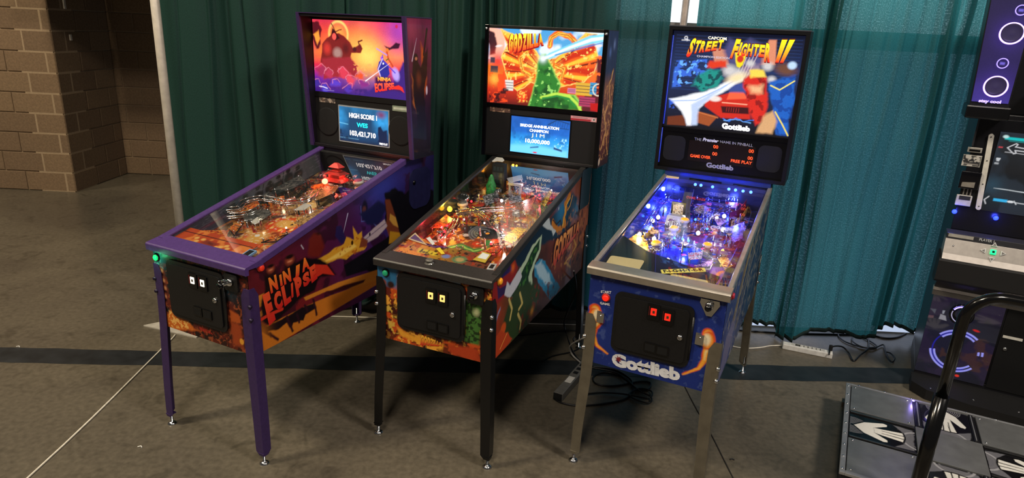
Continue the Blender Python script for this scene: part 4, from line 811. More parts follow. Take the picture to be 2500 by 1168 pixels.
# playfield
def pf0(c):
    c.grad((0,.1),(0,1.05),[(0,'c86a24'),(.3,'c87a3a'),(.55,'8a5a34'),(.8,'5a3020'),(1,'2a2434')]); c.fleck('8a2c14',26,.55,.05,.9,3); c.fleck('e0b060',38,.6,.05,.8,5); c.fleck('2c2036',18,.62,.05,.8,7); c.fleck('d84818',30,.63,.05,.9,9)
    c.ell((.02,.46),.10,.07,'d8481c',0,.1,.9); c.ell((.03,.47),.06,.04,'e0a850',0,.2,.9)
    for i in range(9): c.ell((.03+.085*math.cos(i*.7),.47+.06*math.sin(i*.7)),.008,.012,'f0c060',0,.3)
    c.poly([(-.1,.56),(.02,.62),(.06,.72),(-.02,.70),(-.12,.64)],'c8a468',.004,.9,.02); c.ell((.0,.30),.05,.07,'d8a048',0,.2,.7)
    c.fleck('f4ead8',120,.7,.04,.7,11)
art('playfield_print',r0,-m0.ht+.002,m0.ht-.002,.03,d0['by'],150,300,m0.P,pf0,PFM)
def blade0(c):
    c.grad((0,0),(1.05,0),[(0,'2a2436'),(.5,'40485a'),(.75,'6a7078'),(1,'383840')]); 
    for i,x in enumerate((.42,.50,.58,.66,.72,.79,.86)): c.ell((x,.45+.1*(i%2)),.035,.28,'1c181c',0,.2,.95); c.ell((x,.80+.06*(i%3)),.016,.13,'1a1618',0,.2); c.ell((x+.01,.45),.018,.10,'4a3028',0,.4,.7)
    c.glow((.30,.4),.08,'6a1c3c',.9); c.line([(.60,.2),(.62,.95)],.006,'14121a'); c.line([(.74,.3),(.76,1.0)],.006,'14121a'); c.fleck('8a8c96',20,.66,.05,.4,3)
art('blade_art',r0,.05,d0['by']-.02,0.02,1,260,40,m0.Bl,blade0,PAINTM,label='inner side panel with dark warriors'); art('blade_art',r0,.05,d0['by']-.02,0.02,1,120,24,m0.Br,blade0,PAINTM)
K=kit(m0)
orn=busy_mat('orange_plastic_art',['7a2410','c8501c','e08a30','3a2430','e8b868'],28); tan=busy_mat('tan_plastic_art',['8a6238','c0965a','5a3c24','d8b67c'],22); gry=busy_mat('grey_rock_art',['2a2a2c','4c4a48','6c6862','1a1a1c'],30)
def apron0(c):
    c.grad((-.27,0),(.2,0),[(0,'c8501c'),(.5,'b8401a'),(1,'c84a20')]); c.fleck('e88838',22,.55,.08,.9,3)
    c.line([(-.27,.145),(.16,.145)],.006,'5a1c10'); c.poly([(-.10,.095),(-.02,.085),(-.01,.115),(-.09,.125)],'8a3422',.004,.9)
    for x,y in ((-.15,.12),(-.13,.10),(-.11,.12),(.02,.10),(.04,.115),(.06,.10),(.0,.09)): c.ell((x,y),.012,.009,'f0b860',0,.3)
zap=lambda a,b,o:(a,b,m0.zg(b)-.016+o)
art('apron',r0,-.262,.17,.068,.175,150,50,zap,apron0,PFM,label='orange apron at the player end')
text('lettering','NINJA',[(-.07,.115),(-.03,.108),(-.03,.092),(-.07,.099)],zap,mat('apron_ink','7a2418',.5),r0,bold=.02)
MB().prism([(-.262,.068,m0.zp(.068)),(.262,.068,m0.zp(.068)),(.262,.072,m0.zp(.07)),(-.262,.072,m0.zp(.07))],[(-.262,.068,m0.zg(.068)-.017),(.262,.068,m0.zg(.068)-.017),(.262,.072,m0.zg(.07)-.017),(-.262,.072,m0.zg(.07)-.017)]).build('apron_wall',BLACK,r0)
MB().prism([(-.262,.175,m0.zp(.175)),(-.14,.262,m0.zp(.26)),(-.05,.20,m0.zp(.2)),(.10,.176,m0.zp(.176)),(.10,.172,m0.zp(.172)),(-.262,.172,m0.zp(.172))],[(-.262,.175,m0.zg(.175)-.03),(-.14,.262,m0.zg(.26)-.05),(-.05,.20,m0.zg(.2)-.04),(.10,.176,m0.zg(.176)-.03),(.10,.172,m0.zg(.172)-.03),(-.262,.172,m0.zg(.172)-.03)]).build('apron_wing',orn,r0)
o=MB().prism([(.175,.066,m0.zg(.066)-.012),(.215,.066,m0.zg(.066)-.012),(.215,.118,m0.zg(.118)-.012),(.175,.118,m0.zg(.118)-.012)],[(.175,.066,m0.zg(.066)-.004),(.215,.066,m0.zg(.066)-.004),(.215,.118,m0.zg(.118)-.004),(.175,.118,m0.zg(.118)-.004)]).build('shooter_sticker',mat('pale_blue_frame','8ab0d8',.4),r0)
MB().prism([(.181,.072,m0.zg(.072)-.004),(.209,.072,m0.zg(.072)-.004),(.209,.112,m0.zg(.112)-.004),(.181,.112,m0.zg(.112)-.004)],[(.181,.072,m0.zg(.072)-.0034),(.209,.072,m0.zg(.072)-.0034),(.209,.112,m0.zg(.112)-.0034),(.181,.112,m0.zg(.112)-.0034)]).build('sticker_centre',BLACK,o)
K.flipper((-.085,.235),-25); K.flipper((.075,.235),205)
K.sling([(-.15,.30),(-.09,.27),(-.15,.38)],orn,RUBBER); K.sling([(.14,.30),(.08,.27),(.14,.38)],orn,RUBBER)
K.rail_guide([(-.2,.25),(-.2,.36),(-.12,.26)]); K.rail_guide([(.19,.22),(.19,.40)]); K.rail_guide([(.215,.12),(.215,.95),(.12,1.02),(-.15,1.0)],.03,BLACK)
K.wire([(-0.278,0.387),(-0.211,0.426),(-0.248,0.484),(-0.214,0.541),(-0.141,0.553),(-0.065,0.552),(-0.004,0.574),(0.042,0.621),(0.018,0.702)],.055,.0026,.03)
K.wire([(-0.217,0.355),(-0.162,0.389),(-0.134,0.441),(-0.134,0.497)],.045,.0026,.03)
K.plastic([(-0.194,0.418),(-0.195,0.474),(-0.121,0.517),(-0.067,0.480),(-0.063,0.412),(-0.129,0.374)],.03,gry)
K.plastic([(0.040,0.520),(0.034,0.603),(0.084,0.593),(0.087,0.538)],.05,mat('pale_plastic','c8c4b8',.3))
K.plastic([(-0.080,0.366),(-0.091,0.415),(-0.039,0.381),(-0.043,0.354)],.04,mat('pale_plastic','c8c4b8',.3))
K.plastic([(-0.143,0.289),(-0.148,0.353),(-0.110,0.341),(-0.090,0.271)],.035,orn); K.plastic([(-0.096,0.584),(-0.067,0.640),(-0.002,0.590),(-0.026,0.538)],.05,busy_mat('red_plastic_art',['7a2418','a83a24','d8a888','50161a'],26))
K.plastic([(-0.064,0.718),(-0.006,0.803),(0.047,0.838),(0.084,0.757),(0.056,0.641)],.045,tan); K.plastic([(-0.107,0.783),(-0.056,0.850),(0.019,0.812),(-0.027,0.732)],.04,orn)
K.ramp([(-.10,.62),(-.12,.72),(-.10,.84),(-.02,.92)],(.0,.03,.055,.07),.05); K.ramp([(.06,.66),(.09,.76),(.08,.88)],(0,.04,.07),.05)
for p in ((-.02,.86),(.10,.92)): K.bumper(p,mat('bumper_red','b02018',.3),mat('bumper_skirt','d8c8b0',.4))
# tiered gate tower toy with two glowing lanterns, lit red
T=(-0.005,0.869); tw=MB().box(-.045,-.03,0,.045,.03,.05).box(-.035,-.025,.05,.035,.025,.1); tower=tw.build('tower_toy',mat('dark_red_wood','7a1c14',.5),r0,K.at(T,0))
for z,w in ((.05,.07),(.085,.055),(.12,.035)):
    MB().prism([(-w,-w*.7,z),(w,-w*.7,z),(w,w*.7,z),(-w,w*.7,z)],[(-w*.3,-w*.2,z+.022),(w*.3,-w*.2,z+.022),(w*.3,w*.2,z+.022),(-w*.3,w*.2,z+.022)]).build('roof_tier',mat('roof_red','a82a1c',.45,emit=.25),tower,bevel=.001)
K.bulb((-0.056,0.850),.05,'ff2010',8,.008,.25,rgb=(1,.08,.04)); K.bulb((0.041,0.885),.05,'ff2010',8,.008,.25,rgb=(1,.08,.04))
point('lamp_light',K.at(T,.12)+Vector((0,-.08,0)),(1,.1,.05),.5,r0,.015)
K.bulb((-0.015,0.674),.02,'fff0d8',6,.006,.12); K.bulb((-.08,.42),.01,'ffe8c0',3,.005,.05); K.bulb((.08,.42),.01,'ffe8c0',3,.005,.05); K.bulb((-.15,.62),.01,'ffe0b0',3,.005,.06)
for i in range(14): K.post((random.uniform(-.2,.17),random.uniform(.32,.95)),.028,.004,random.choice((RUBBER,CHROME,mat('red_rubber','a01515',.6))))
for i in range(5): K.target((-.2+.005*i,.52+.035*i),70,orn)
for i in range(4): K.target((.17,.50+.035*i),100,tan)
K.plastic([(-.245,.40),(-.19,.42),(-.18,.52),(-.245,.56)],.04,orn); K.plastic([(-.245,.66),(-.16,.68),(-.14,.80),(-.245,.86)],.05,gry); K.plastic([(.12,.44),(.19,.42),(.19,.62),(.13,.58)],.04,tan)
MB().lathe([(.03,0),(.034,.012),(.03,.04),(.018,.055),(0,.06)],16,Matrix.Translation(K.at((-0.227,0.612),0))).build('rock_toy',gry,r0)

K.clutter(24,(orn,tan,gry,mat('pale_plastic','c8c4b8',.3),busy_mat('red_plastic_art',['7a2418','a83a24','d8a888','50161a'],26)),5,.36,1.0,(mat('insert_amber','d89030',.3,emit=.15),mat('insert_red','a82018',.3,emit=.1),mat('insert_white','d8d4c8',.3),mat('insert_dark','2a2020',.3)))

# ------------------------------------------------------------------ machine 2: black trim, red and gold printed sides
def side1(c):
    c.grad((0,.7),(1.3,.8),[(0,'a8301c'),(.12,'6a3a1c'),(.35,'3a2418'),(.6,'6a2a1c'),(.8,'7a3a20'),(1,'8a4a2c')]); c.shade(16,.5)
    c.poly([(0.016,0.963),(0.279,0.996),(0.539,1.047),(0.649,0.984),(0.967,1.060),(1.062,1.007),(0.970,0.864),(0.742,0.858),(0.532,0.891),(0.312,0.842)],'14283c',.008,1,.02); c.glow((0.806,0.997),.08,'2a78a8',.95); c.glow((1.057,0.939),.05,'2a78a0',.9)
    c.poly([(0.532,0.988),(0.579,1.001),(0.629,1.001),(0.653,0.957),(0.751,0.907),(0.701,0.888),(0.676,0.926),(0.586,0.956)],'c8d4d8',.003,1,.008)
    # golden curling flames
    c.line([(0.928,1.055),(0.857,1.024),(0.886,0.979),(0.854,0.947),(0.883,0.900),(0.770,0.902),(0.687,0.962)],.03,'c87a1c',.003,1,.02,4); c.line([(0.933,1.034),(0.862,1.004),(0.872,0.956),(0.843,0.910)],.01,'f0c048',.002,1,.02,6); c.line([(0.972,1.039),(0.942,0.992),(0.907,0.974)],.008,'e8a838',.002,1,.01)
    c.line([(0.685,0.975),(0.746,0.934),(0.798,0.947),(0.826,0.901)],.008,'2a1408',.002,1,.01,9); c.ell((0.762,1.017),.006,.009,'b8c8d8')
    c.fleck('a86a38',40,.6,.05,.7,5,c.inside([(0.704,0.868),(1.107,0.997),(1.345,1.049),(1.408,0.737),(1.255,0.581),(0.869,0.588),(0.696,0.720)])); c.fleck('2a120c',30,.6,.06,.8,15,c.inside([(0.886,0.885),(1.345,1.049),(1.408,0.737),(1.255,0.581),(0.869,0.588)]))
    c.line([(0.997,0.746),(1.027,0.793),(1.106,0.729),(1.031,0.686),(0.929,0.681),(1.024,0.623)],.014,'b88a40',.003,.9,.03,7)
    # green ridge with a pale outline
    c.poly([(0.132,0.771),(0.221,0.797),(0.284,0.846),(0.364,0.885),(0.419,0.917),(0.540,0.937),(0.536,0.865),(0.465,0.812),(0.440,0.771),(0.474,0.647)],'b8d0b0',.003,1,.012,2)
    c.poly([(0.172,0.757),(0.250,0.781),(0.315,0.824),(0.396,0.870),(0.444,0.904),(0.518,0.925),(0.511,0.872),(0.440,0.826),(0.394,0.774),(0.459,0.640)],'16351c',.003,1,.012,3); c.fleck('3f7a30',55,.52,.06,.8,11,c.inside([(0.252,0.763),(0.384,0.850),(0.497,0.913),(0.503,0.875),(0.405,0.807),(0.390,0.696)]))
    # broad spray of pale blue
    c.poly([(0.465,0.812),(0.527,0.818),(0.616,0.778),(0.699,0.699),(0.875,0.558),(0.822,0.534),(0.710,0.541),(0.568,0.665),(0.475,0.747)],'2c86b4',.003,1,.02,5); c.poly([(0.474,0.803),(0.545,0.806),(0.602,0.763),(0.686,0.677),(0.752,0.608),(0.619,0.660),(0.525,0.731)],'a8cce0',.008,1,.03,6); c.fleck('0c3c6a',70,.60,.05,.8,8,c.inside([(0.637,0.654),(0.748,0.629),(0.877,0.550),(0.822,0.534),(0.710,0.541)]))
    # blue, red stripes and white tongues around the flipper button
    c.poly([(-0.016,0.758),(-0.046,0.899),(0.067,0.914),(0.210,0.923),(0.261,0.861),(0.203,0.796),(0.121,0.770)],'8c1c1c',.004); c.poly([(0.029,0.900),(0.170,0.904),(0.205,0.870),(0.052,0.866)],'2a1c5a',.003); c.poly([(0.043,0.851),(0.075,0.827),(0.200,0.816),(0.225,0.788),(0.059,0.783)],'301c50',.003); c.glow((0.204,0.879),.02,'e86a18',.9)
    c.poly([(0.120,0.779),(0.146,0.834),(0.180,0.804),(0.211,0.822),(0.284,0.854),(0.315,0.796),(0.251,0.761),(0.187,0.746)],'c8ccd8',.003,1,.014,9); c.line([(0.039,0.609),(0.025,0.679),(0.084,0.729)],.014,'8a90b8',.004,.9,.02)
    c.poly([(0.076,0.602),(0.131,0.673),(0.251,0.761),(0.470,0.724),(0.559,0.652),(0.522,0.549),(0.400,0.504),(0.234,0.514)],'283c1c',.008,1,.03,10); c.fleck('6a2a18',40,.55,.06,.9,12,c.inside([(0.275,0.556),(0.473,0.703),(0.855,0.616),(0.579,0.527),(0.326,0.514)]))
    for P in ([(0.177,0.740),(0.216,0.678),(0.198,0.637)],[(0.300,0.724),(0.336,0.661),(0.298,0.646)],[(0.289,0.625),(0.331,0.573),(0.323,0.541)]): c.line(P,.016,'c8b468',.003,1,.004)
    c.ell((0.126,0.619),.03,.028,'c8501c',40,.2); c.poly([(0.063,0.513),(0.039,0.609),(0.094,0.622),(0.183,0.575),(0.233,0.524),(0.146,0.513)],'b8401c',.004,1,.015); c.glow((0.467,0.571),.02,'f0a030',.9); c.line([(0.102,0.533),(0.172,0.580)],.006,'e89a48')
def front1(c):
    c.grad((-.28,.8),(.28,.55),[(0,'5a2014'),(.4,'6a1c10'),(1,'3a1a10')]); c.fleck('c8501c',30,.5,.07,.9,3); c.fleck('f0a83c',55,.6,.05,.9,5); c.fleck('2a0c0a',26,.6,.05,.8,7)
    c.poly([(-.29,.90),(-.17,.90),(-.18,.76),(-.29,.77)],'2a6a96',.01); c.ell((-.27,.87),.02,.014,'c8dce8',0,.3); c.ell((-.20,.865),.025,.012,'b8d0e0',0,.3); c.ell((-.25,.775),.018,.016,'7a3a2c',0,.3); c.ell((-.21,.772),.018,.016,'2a1612',0,.3)
    c.poly([(-.18,.90),(.28,.90),(.28,.85),(-.17,.846)],'16324c',.008); c.ell((-.10,.868),.03,.008,'a8c4d4',0,.4)
    c.poly([(0.159,0.780),(0.224,0.776),(0.248,0.754),(0.231,0.586),(0.193,0.577),(0.160,0.588)],'3f6a2c',.006,1,.02); c.fleck('16240f',70,.52,.06,.9,13,c.inside([(0.159,0.780),(0.247,0.772),(0.231,0.568),(0.160,0.588)])); c.ell((0.209,0.732),.016,.018,'a8ac80',0,.4,.8)
    c.fleck('d8b048',45,.5,.06,.9,17,c.inside([(-0.241,0.677),(-0.183,0.689),(-0.179,0.584),(-0.148,0.553),(-0.216,0.527)])); c.poly([(-0.184,0.583),(-0.112,0.556),(-0.041,0.549),(0.059,0.544),(0.059,0.516),(-0.102,0.525),(-0.164,0.539)],'e8a030',.006,.8,.02); c.poly([(0.078,0.549),(0.231,0.568),(0.233,0.503),(0.099,0.511)],'a83a18',.006,.9,.02)
def back1(c):
    c.grad((0,1.88),(0,1.18),[(0,'1c2c50'),(.3,'24304a'),(.4,'7a4a28'),(.8,'6a2c18'),(1,'3a1410')]); c.shade(14,.5); c.A=c.A*.25
    c.glow((.08,1.77),.025,'5a78a8',.9); c.glow((.17,1.81),.025,'7890b8',.8)
    for s in (1,2,3): c.line([(.20,1.68),(.12,1.60),(.17,1.52),(.06,1.44),(.14,1.36),(.05,1.26)],.02/s,('8a5a28','c88a38','e8b860')[s-1],.003,1,.03,s*3)
    c.fleck('e0a050',60,.6,.05,.7,4,c.inside([(0,1.6),(.25,1.6),(.25,1.2),(0,1.2)])); c.ell((.03,1.195),.02,.018,'d8c0a0',0,.3)
def glass1(c):
    W_=.33
    c.grad((0,1.87),(0,1.46),[(0,'4a9cd8'),(.3,'5aa8d8'),(.5,'e8781c'),(.8,'c83018'),(1,'5a1414')])
    c.fleck('e8f4ff',9,.5,.12,.9,3,c.inside([(-.33,1.90),(.33,1.90),(.33,1.70),(-.33,1.70)])); 
    c.poly([(-0.330,1.871),(-0.258,1.860),(-0.230,1.802),(-0.235,1.728),(-0.281,1.703),(-0.324,1.708)],'ffb8a0',.006,1,.01); c.poly([(-0.330,1.849),(-0.299,1.836),(-0.276,1.785),(-0.291,1.733),(-0.325,1.723)],'3a1c24',.005,1,.02); c.glow((-0.272,1.689),.05,'e83c2c',.95)
    # a fan of red and gold ribs opening left and right behind the middle
    ctr=(0.006,1.646)
    fan=[(-0.258,1.860),(-0.186,1.834),(-0.085,1.795),(-0.015,1.718),(0.065,1.723),(0.140,1.777),(0.226,1.859),(0.287,1.854),(0.276,1.812),(0.305,1.737),(0.281,1.657),(0.231,1.610),(0.154,1.590),(0.043,1.567),(-0.065,1.590),(-0.146,1.538),(-0.199,1.580),(-0.228,1.654),(-0.251,1.712),(-0.217,1.781)]
    c.poly(fan,'f0601c',.004,1,.012); m=c.inside(fan)
    x=c.A-ctr[0]; y=c.B-ctr[1]; th=np.arctan2(y,x); rad=np.hypot(x,y)
    c.blend(m*np.clip((np.sin(th*15+.5*np.sin(rad*30))-.1)*1.4,0,1)*.85,'c01c14'); c.blend(m*np.clip((np.sin(th*15+2.6)-.55)*3,0,1)*.9,'ffc83c'); c.blend(m*np.clip(1-rad/.13,0,1)*.8,'ffd860')
    c.line(fan+[fan[0]],.005,'ffd070',.002,1,.012); c.blend(m*np.clip((np.sin(th*15+4.3)-.93)*14,0,1),'5a0c10')
    for P,w in (([(-0.098,1.750),(-0.138,1.711),(-0.118,1.646),(-0.058,1.620)],.03),([(0.105,1.616),(0.116,1.675),(0.068,1.687)],.03),([(0.029,1.786),(0.034,1.829),(0.072,1.852),(0.135,1.841),(0.168,1.814)],.03)):
        c.line(P,w,'e8681c',.003,1,.012); c.line(P,w*.45,'ffc848',.003,1,.012,6); c.line(P,w*.14,'a81c10',.002,1,.012,8)
    c.fleck('ffe070',70,.64,.05,.8,31,m)
    # green mound rising in the middle, plain shape
    g=[(-0.078,1.463),(-0.060,1.514),(-0.047,1.576),(-0.035,1.644),(-0.031,1.710),(-0.016,1.740),(0.012,1.745),(0.030,1.706),(0.070,1.650),(0.107,1.587),(0.094,1.542),(0.189,1.542),(0.232,1.501),(0.227,1.471),(-0.057,1.460)]
    c.poly(g,'8fd860',.006,1,.010); c.poly([(a*.95+ctr[0]*.05,b-.006) for a,b in g],'2f7a2c',.006,1,.010); c.fleck('14401e',26,.50,.2,.8,33,c.inside([(a*.9+ctr[0]*.1,b-.01) for a,b in g])); c.fleck('9fe070',50,.66,.05,.8,34,c.inside(g))
    c.line([(-0.002,1.512),(0.078,1.540),(0.159,1.532),(0.209,1.491),(0.227,1.463)],.016,'b8e050',.003,1,.006); c.line([(0.006,1.508),(0.087,1.530),(0.160,1.517),(0.194,1.483)],.010,'2a8a3c',.003,1,.006)
    # wide pale beam to the upper right
    c.poly([(-0.003,1.726),(0.031,1.750),(0.139,1.798),(0.250,1.849),(0.323,1.857),(0.326,1.821),(0.253,1.804),(0.141,1.770),(0.034,1.717)],'7ad4f0',.004); c.poly([(-0.015,1.718),(0.139,1.788),(0.258,1.836),(0.324,1.846),(0.325,1.832),(0.260,1.820),(0.140,1.776),(0.002,1.713)],'ffffff',.004); c.glow((-0.005,1.719),.02,'f0ffff',1); c.line([(0.064,1.741),(0.326,1.818)],.006,'2a7ac8',.003)
    # city
    c.poly([(0.297,1.736),(0.333,1.759),(0.359,1.464),(0.244,1.454),(0.224,1.507),(0.278,1.599),(0.306,1.630)],'5a1c24',.006,1,.02); c.fleck('ff6a2c',60,.58,.05,.9,41,c.inside([(0.244,1.733),(0.333,1.759),(0.349,1.576),(0.260,1.540)]))
    for x0,y0,x1,y1,cc in ((-0.225, 1.536, -0.171, 1.593, 'e0d8d0'), (0.192, 1.542, 0.283, 1.608, 'd8a838'), (0.27, 1.551, 0.306, 1.613, '3a90c0'), (0.214, 1.485, 0.304, 1.536, 'a83a5c'), (0.147, 1.549, 0.193, 1.575, 'e88ab0'), (-0.316, 1.68, -0.289, 1.709, '504048'), (-0.314, 1.628, -0.269, 1.664, '403840')): c.poly([(x0,y0),(x1,y0),(x1,y1),(x0,y1)],cc,.002); [c.line([(x0+.003,y0+(y1-y0)*t),(x1-.003,y0+(y1-y0)*t)],.003,'3a1c3a',.001) for t in (.25,.5,.75)]
    c.glow((-0.287,1.593),.03,'ffb040',1); c.fleck('ff4a1c',40,.5,.08,.9,43,c.inside([(-0.321,1.625),(-0.227,1.639),(-0.202,1.472),(-0.315,1.463)])); c.fleck('2a0c14',34,.55,.06,.9,44,c.inside([(-0.319,1.572),(-0.171,1.536),(-0.150,1.461),(-0.315,1.463)]))
    c.ell((-0.114,1.510),.028,.03,'e8401c',0,.2); c.fleck('ffc050',90,.5,.06,.9,45,c.inside([(-0.146,1.538),(-0.087,1.543),(-0.083,1.482),(-0.142,1.477)]))
    c.ell((-0.267,1.771),.02,.006,'f4e0e0',10,.3); c.ell((0.299,1.799),.02,.006,'f4e0e0',5,.3); c.ring((0.317,1.577),.03,.006,'e8d8c0',.002,1,90,300); c.poly([(0.278,1.508),(0.321,1.508),(0.325,1.464),(0.282,1.468)],'b81818',.003,1,.006)
def disp1(c):
    c.grad((0,1.40),(0,1.20),[(0,'1c50a0'),(.4,'1c60b8'),(.62,'2a90d8'),(1,'5ab4f0')]); c.shade(25,.3)
    c.fleck('154a8c',24,.55,.1,.6,3,c.inside([(-.17,1.36),(.17,1.36),(.17,1.27),(-.17,1.27)])); c.line([(.05,1.37),(.10,1.40),(.17,1.385)],.006,'163a6a'); c.line([(.03,1.36),(.17,1.355)],.004,'163a6a')
    for i in range(8): c.line([(.06+.014*i,1.357),(.065+.014*i,1.39)],.002,'163a6a')
    c.poly([(-.17,1.235),(-.06,1.25),(.17,1.235),(.17,1.2),(-.17,1.2)],'6ac0f4',.01); c.poly([(-.05,1.236),(-.0,1.245),(.0,1.238),(-.05,1.230)],'103060',.003); c.poly([(.09,1.25),(.14,1.238),(.14,1.228),(.09,1.238)],'103060',.003); c.fleck('a8e0f8',90,.6,.05,.7,9,c.inside([(.09,1.30),(.17,1.30),(.17,1.24),(.09,1.25)]).__add__(c.inside([(-.17,1.25),(-.1,1.26),(-.1,1.24),(-.17,1.24)]))); c.ell((-.02,1.208),.014,.004,'c82a2a',0,.3)
BLKLEG=mat('black_leg_coat','0d0d0e',.3,0,.1,60); BLKRAIL=mat('black_rail','2c2b2a',.4,.2,.15,90)
m1=shell(1,'black trimmed pinball machine with fiery red and green sides, middle of the row',dict(body='120f0e'),side1,front1,None,BLKLEG,BLKRAIL,mat('black_lock_bar','343230',.42,.2,.2,140),CHROME)
backbox(m1,dict(bb='141210'),None,back1,False)
r1=m1.root; d1=m1.d; yb=m1.yb; B1=d1['bw']/2-.017
text('lettering','GODZILLA',[(-0.056,0.570),(0.051,0.554),(0.049,0.536),(-0.061,0.515)],m1.F,TXO,r1,bold=.06,cols=('c8281c','f8b838'))
text('lettering','GODZILLA',[(0.714,0.865),(1.142,0.874),(1.145,0.798),(0.696,0.697)],m1.S,mat('title_shadow','3a0c0c',.5),r1,bold=.12,off=.0012)
text('lettering','GODZILLA',[(0.733,0.857),(1.135,0.865),(1.133,0.801),(0.720,0.706)],m1.S,TXO,r1,bold=.05,cols=('b8301c','f0a048'),off=.0018,label='tall orange title on the side')
coin_door(m1,-.172,.580,.160,.842,((.001,.772),(.058,.771)),((.008,.632),(.062,.630)),(.106,.704),flatem('price_amber','f8c870',1.1))
button(m1,(-.234,-.001,.824),(0,-1,0),.013,mat('green_dull','1c8a5c',.35,emit=.35),BLACKG,'start_button','green start button in black ring')
for s in (1,-1): button(m1,(s*(m1.h+.001),.062,.864),(s,0,0),.014,mat('yellow_button','f0a020',.35,emit=.15),mat('amber_rim','b87818',.4),'flipper_button')
plunger(m1,.205,.812,BLACK,.01)
MB().prism([(.018,-.002,.862),(.135,-.002,.852),(.135,-.002,.842),(.018,-.002,.850)],[(.018,-.004,.862),(.135,-.004,.852),(.135,-.004,.842),(.018,-.004,.850)]).build('sticker',mat('grey_blue_sticker','9aa8b4',.5),r1)
lb=MB().lathe([(.022,0),(.022,.004),(.014,.006),(.014,.012),(.017,.013),(.017,.018),(.011,.022),(.004,.021),(0,.021)],22,axis((-.034,.030,d1['zf']+.001),(0,-.1,1))).build('action_button',mat('clear_dark_button','77746c',.2,.3,.1,30),r1,bevel=0,label='round button on the lockdown bar')
MB().prism([(m1.h+.001,a,b) for a,b in rrect(1.10,.93,1.27,1.15,.02,6)],[(m1.h+.007,a,b) for a,b in rrect(1.10,.93,1.27,1.15,.02,6)]).build('hinge_plate',BLACKG,r1,bevel=.002)
plate(r1,None,-B1,1.440,B1,1.462,yb-.006,yb+.02,'divider_bar',BLACKG); plate(r1,None,-B1,1.866,B1,d1['H']-.017,yb-.004,yb+.02,'top_bar',BLACKG); plate(r1,None,-B1,d1['bb']+.016,B1,1.441,yb,yb+.02,'speaker_panel',FABBLK)
for s in (-1,1):
    MB().box(s*(B1+.017)-.001*s,d1['by']-.004,d1['bb'],s*(B1-.006),d1['by']+.004,d1['H']).build('edge_trim',BLACKG,r1,bevel=.001)
    MB().lathe([(.008,0),(.008,.004),(0,.006)],12,axis((s*(B1+.008),d1['by']-.004,d1['H']-.02),(0,-1,0))).build('trim_screw',CHROME,r1)
art('backglass',r1,-B1+.003,B1-.003,1.462,1.868,260,160,m1.B,glass1,LIT,label='glowing backglass with red and gold fan and pale blue beam')
art('display',r1,-.172,.177,1.199,1.400,110,70,m1.B,disp1,SCR,off=.004,label='lit blue score display')
plate(r1,None,-.178,1.193,.183,1.406,yb-.003,yb+.001,'display_frame',BLACKG,.004)
art('sticker',r1,-.308,-.182,1.413,1.437,50,16,m1.B,lambda c:c.fleck('c8a888',70,.5,.1,.9,4),PAINTM,base='5a4238',off=.002)
art('sticker',r1,.176,.322,1.408,1.432,60,16,m1.B,lambda c:c.poly([(.17,1.408),(.29,1.408),(.29,1.419),(.17,1.419)],'a82430',.001).line([(.19,1.425),(.27,1.425)],.003,'6a6060').poly([(.298,1.412),(.316,1.412),(.316,1.428),(.298,1.428)],'f0e0e0',.001).ell((.307,1.42),.005,.005,'303030'),PAINTM,base='d89aa0',off=.002)
# title over the glass, lettered big to small
text('lettering','GODZILLA',[(-0.213,1.841),(-0.011,1.848),(-0.003,1.783),(-0.215,1.718)],m1.B,mat('title_dark_red','8a1014',.5,emit=.5),r1,bold=.11,off=.0012)
letters('lettering','GODZILLA',[(-0.207,1.840),(-0.013,1.847),(-0.005,1.790),(-0.211,1.728)],m1.B,TXE,r1,bold=.07,cols=('ff3c1c','ffe838'),off=.0022,label='yellow and red title at the upper left of the glass')
text('score_text','BRIDGE ANNIHILATION',[(-.115,1.362),(.115,1.362),(.115,1.346),(-.115,1.346)],m1.B,WE,r1,bold=.03,off=.006)
text('score_text','CHAMPION',[(-.058,1.338),(.054,1.338),(.054,1.322),(-.058,1.322)],m1.B,WE,r1,bold=.03,off=.006)
text('score_text','J I M',[(-.045,1.314),(.032,1.314),(.032,1.290),(-.045,1.290)],m1.B,flatem('yellow_glyph','fff0b0',1.5),r1,bold=.0,off=.006)
text('score_text','10,000,000',[(-.08,1.282),(.066,1.282),(.066,1.256),(-.08,1.256)],m1.B,WE,r1,bold=.03,off=.006)
def pf1(c):
    c.grad((0,.1),(0,1.1),[(0,'e08a2c'),(.18,'a84a20'),(.45,'5a3428'),(.7,'4a3438'),(1,'2a2024')]); c.fleck('c8401c',22,.54,.05,.9,3); c.fleck('e8a83c',30,.6,.05,.9,5); c.fleck('1c1418',20,.58,.05,.85,7); c.fleck('f0d8a0',60,.66,.05,.8,9)
    c.ell((-.02,.52),.12,.06,'1c2428',-8,.15,.9)
    for i in range(4): c.ring((-.02+.01*i,.52),.03+.022*i,.006,'8a98a0',.004,.8,20+40*i,250)
    c.line([(-.12,.30),(-.06,.36),(.02,.33),(.07,.38),(.05,.44)],.035,'3a7a3c',.006,1,.02,3); c.line([(-.12,.30),(-.06,.36),(.02,.33),(.07,.38)],.010,'a8d860',.004,.9,.02,3)
    c.line([(.10,.60),(.16,.55),(.14,.48),(.20,.42)],.02,'e8782c',.004,1,.02,5); c.line([(.12,.72),(.18,.66),(.16,.60)],.016,'f0a040',.004,1,.02,7); c.poly([(.05,.30),(.2,.28),(.22,.36),(.1,.4)],'c8601c',.01,.8,.03)
art('playfield_print',r1,-m1.ht+.002,m1.ht-.002,.03,d1['by'],150,300,m1.P,pf1,PFM)
def blade1(c): c.grad((0,0),(1.1,0),[(0,'3a1820'),(.3,'2a1a1c'),(.5,'1a1a1a'),(1,'141414')]); c.shade(10,.4)
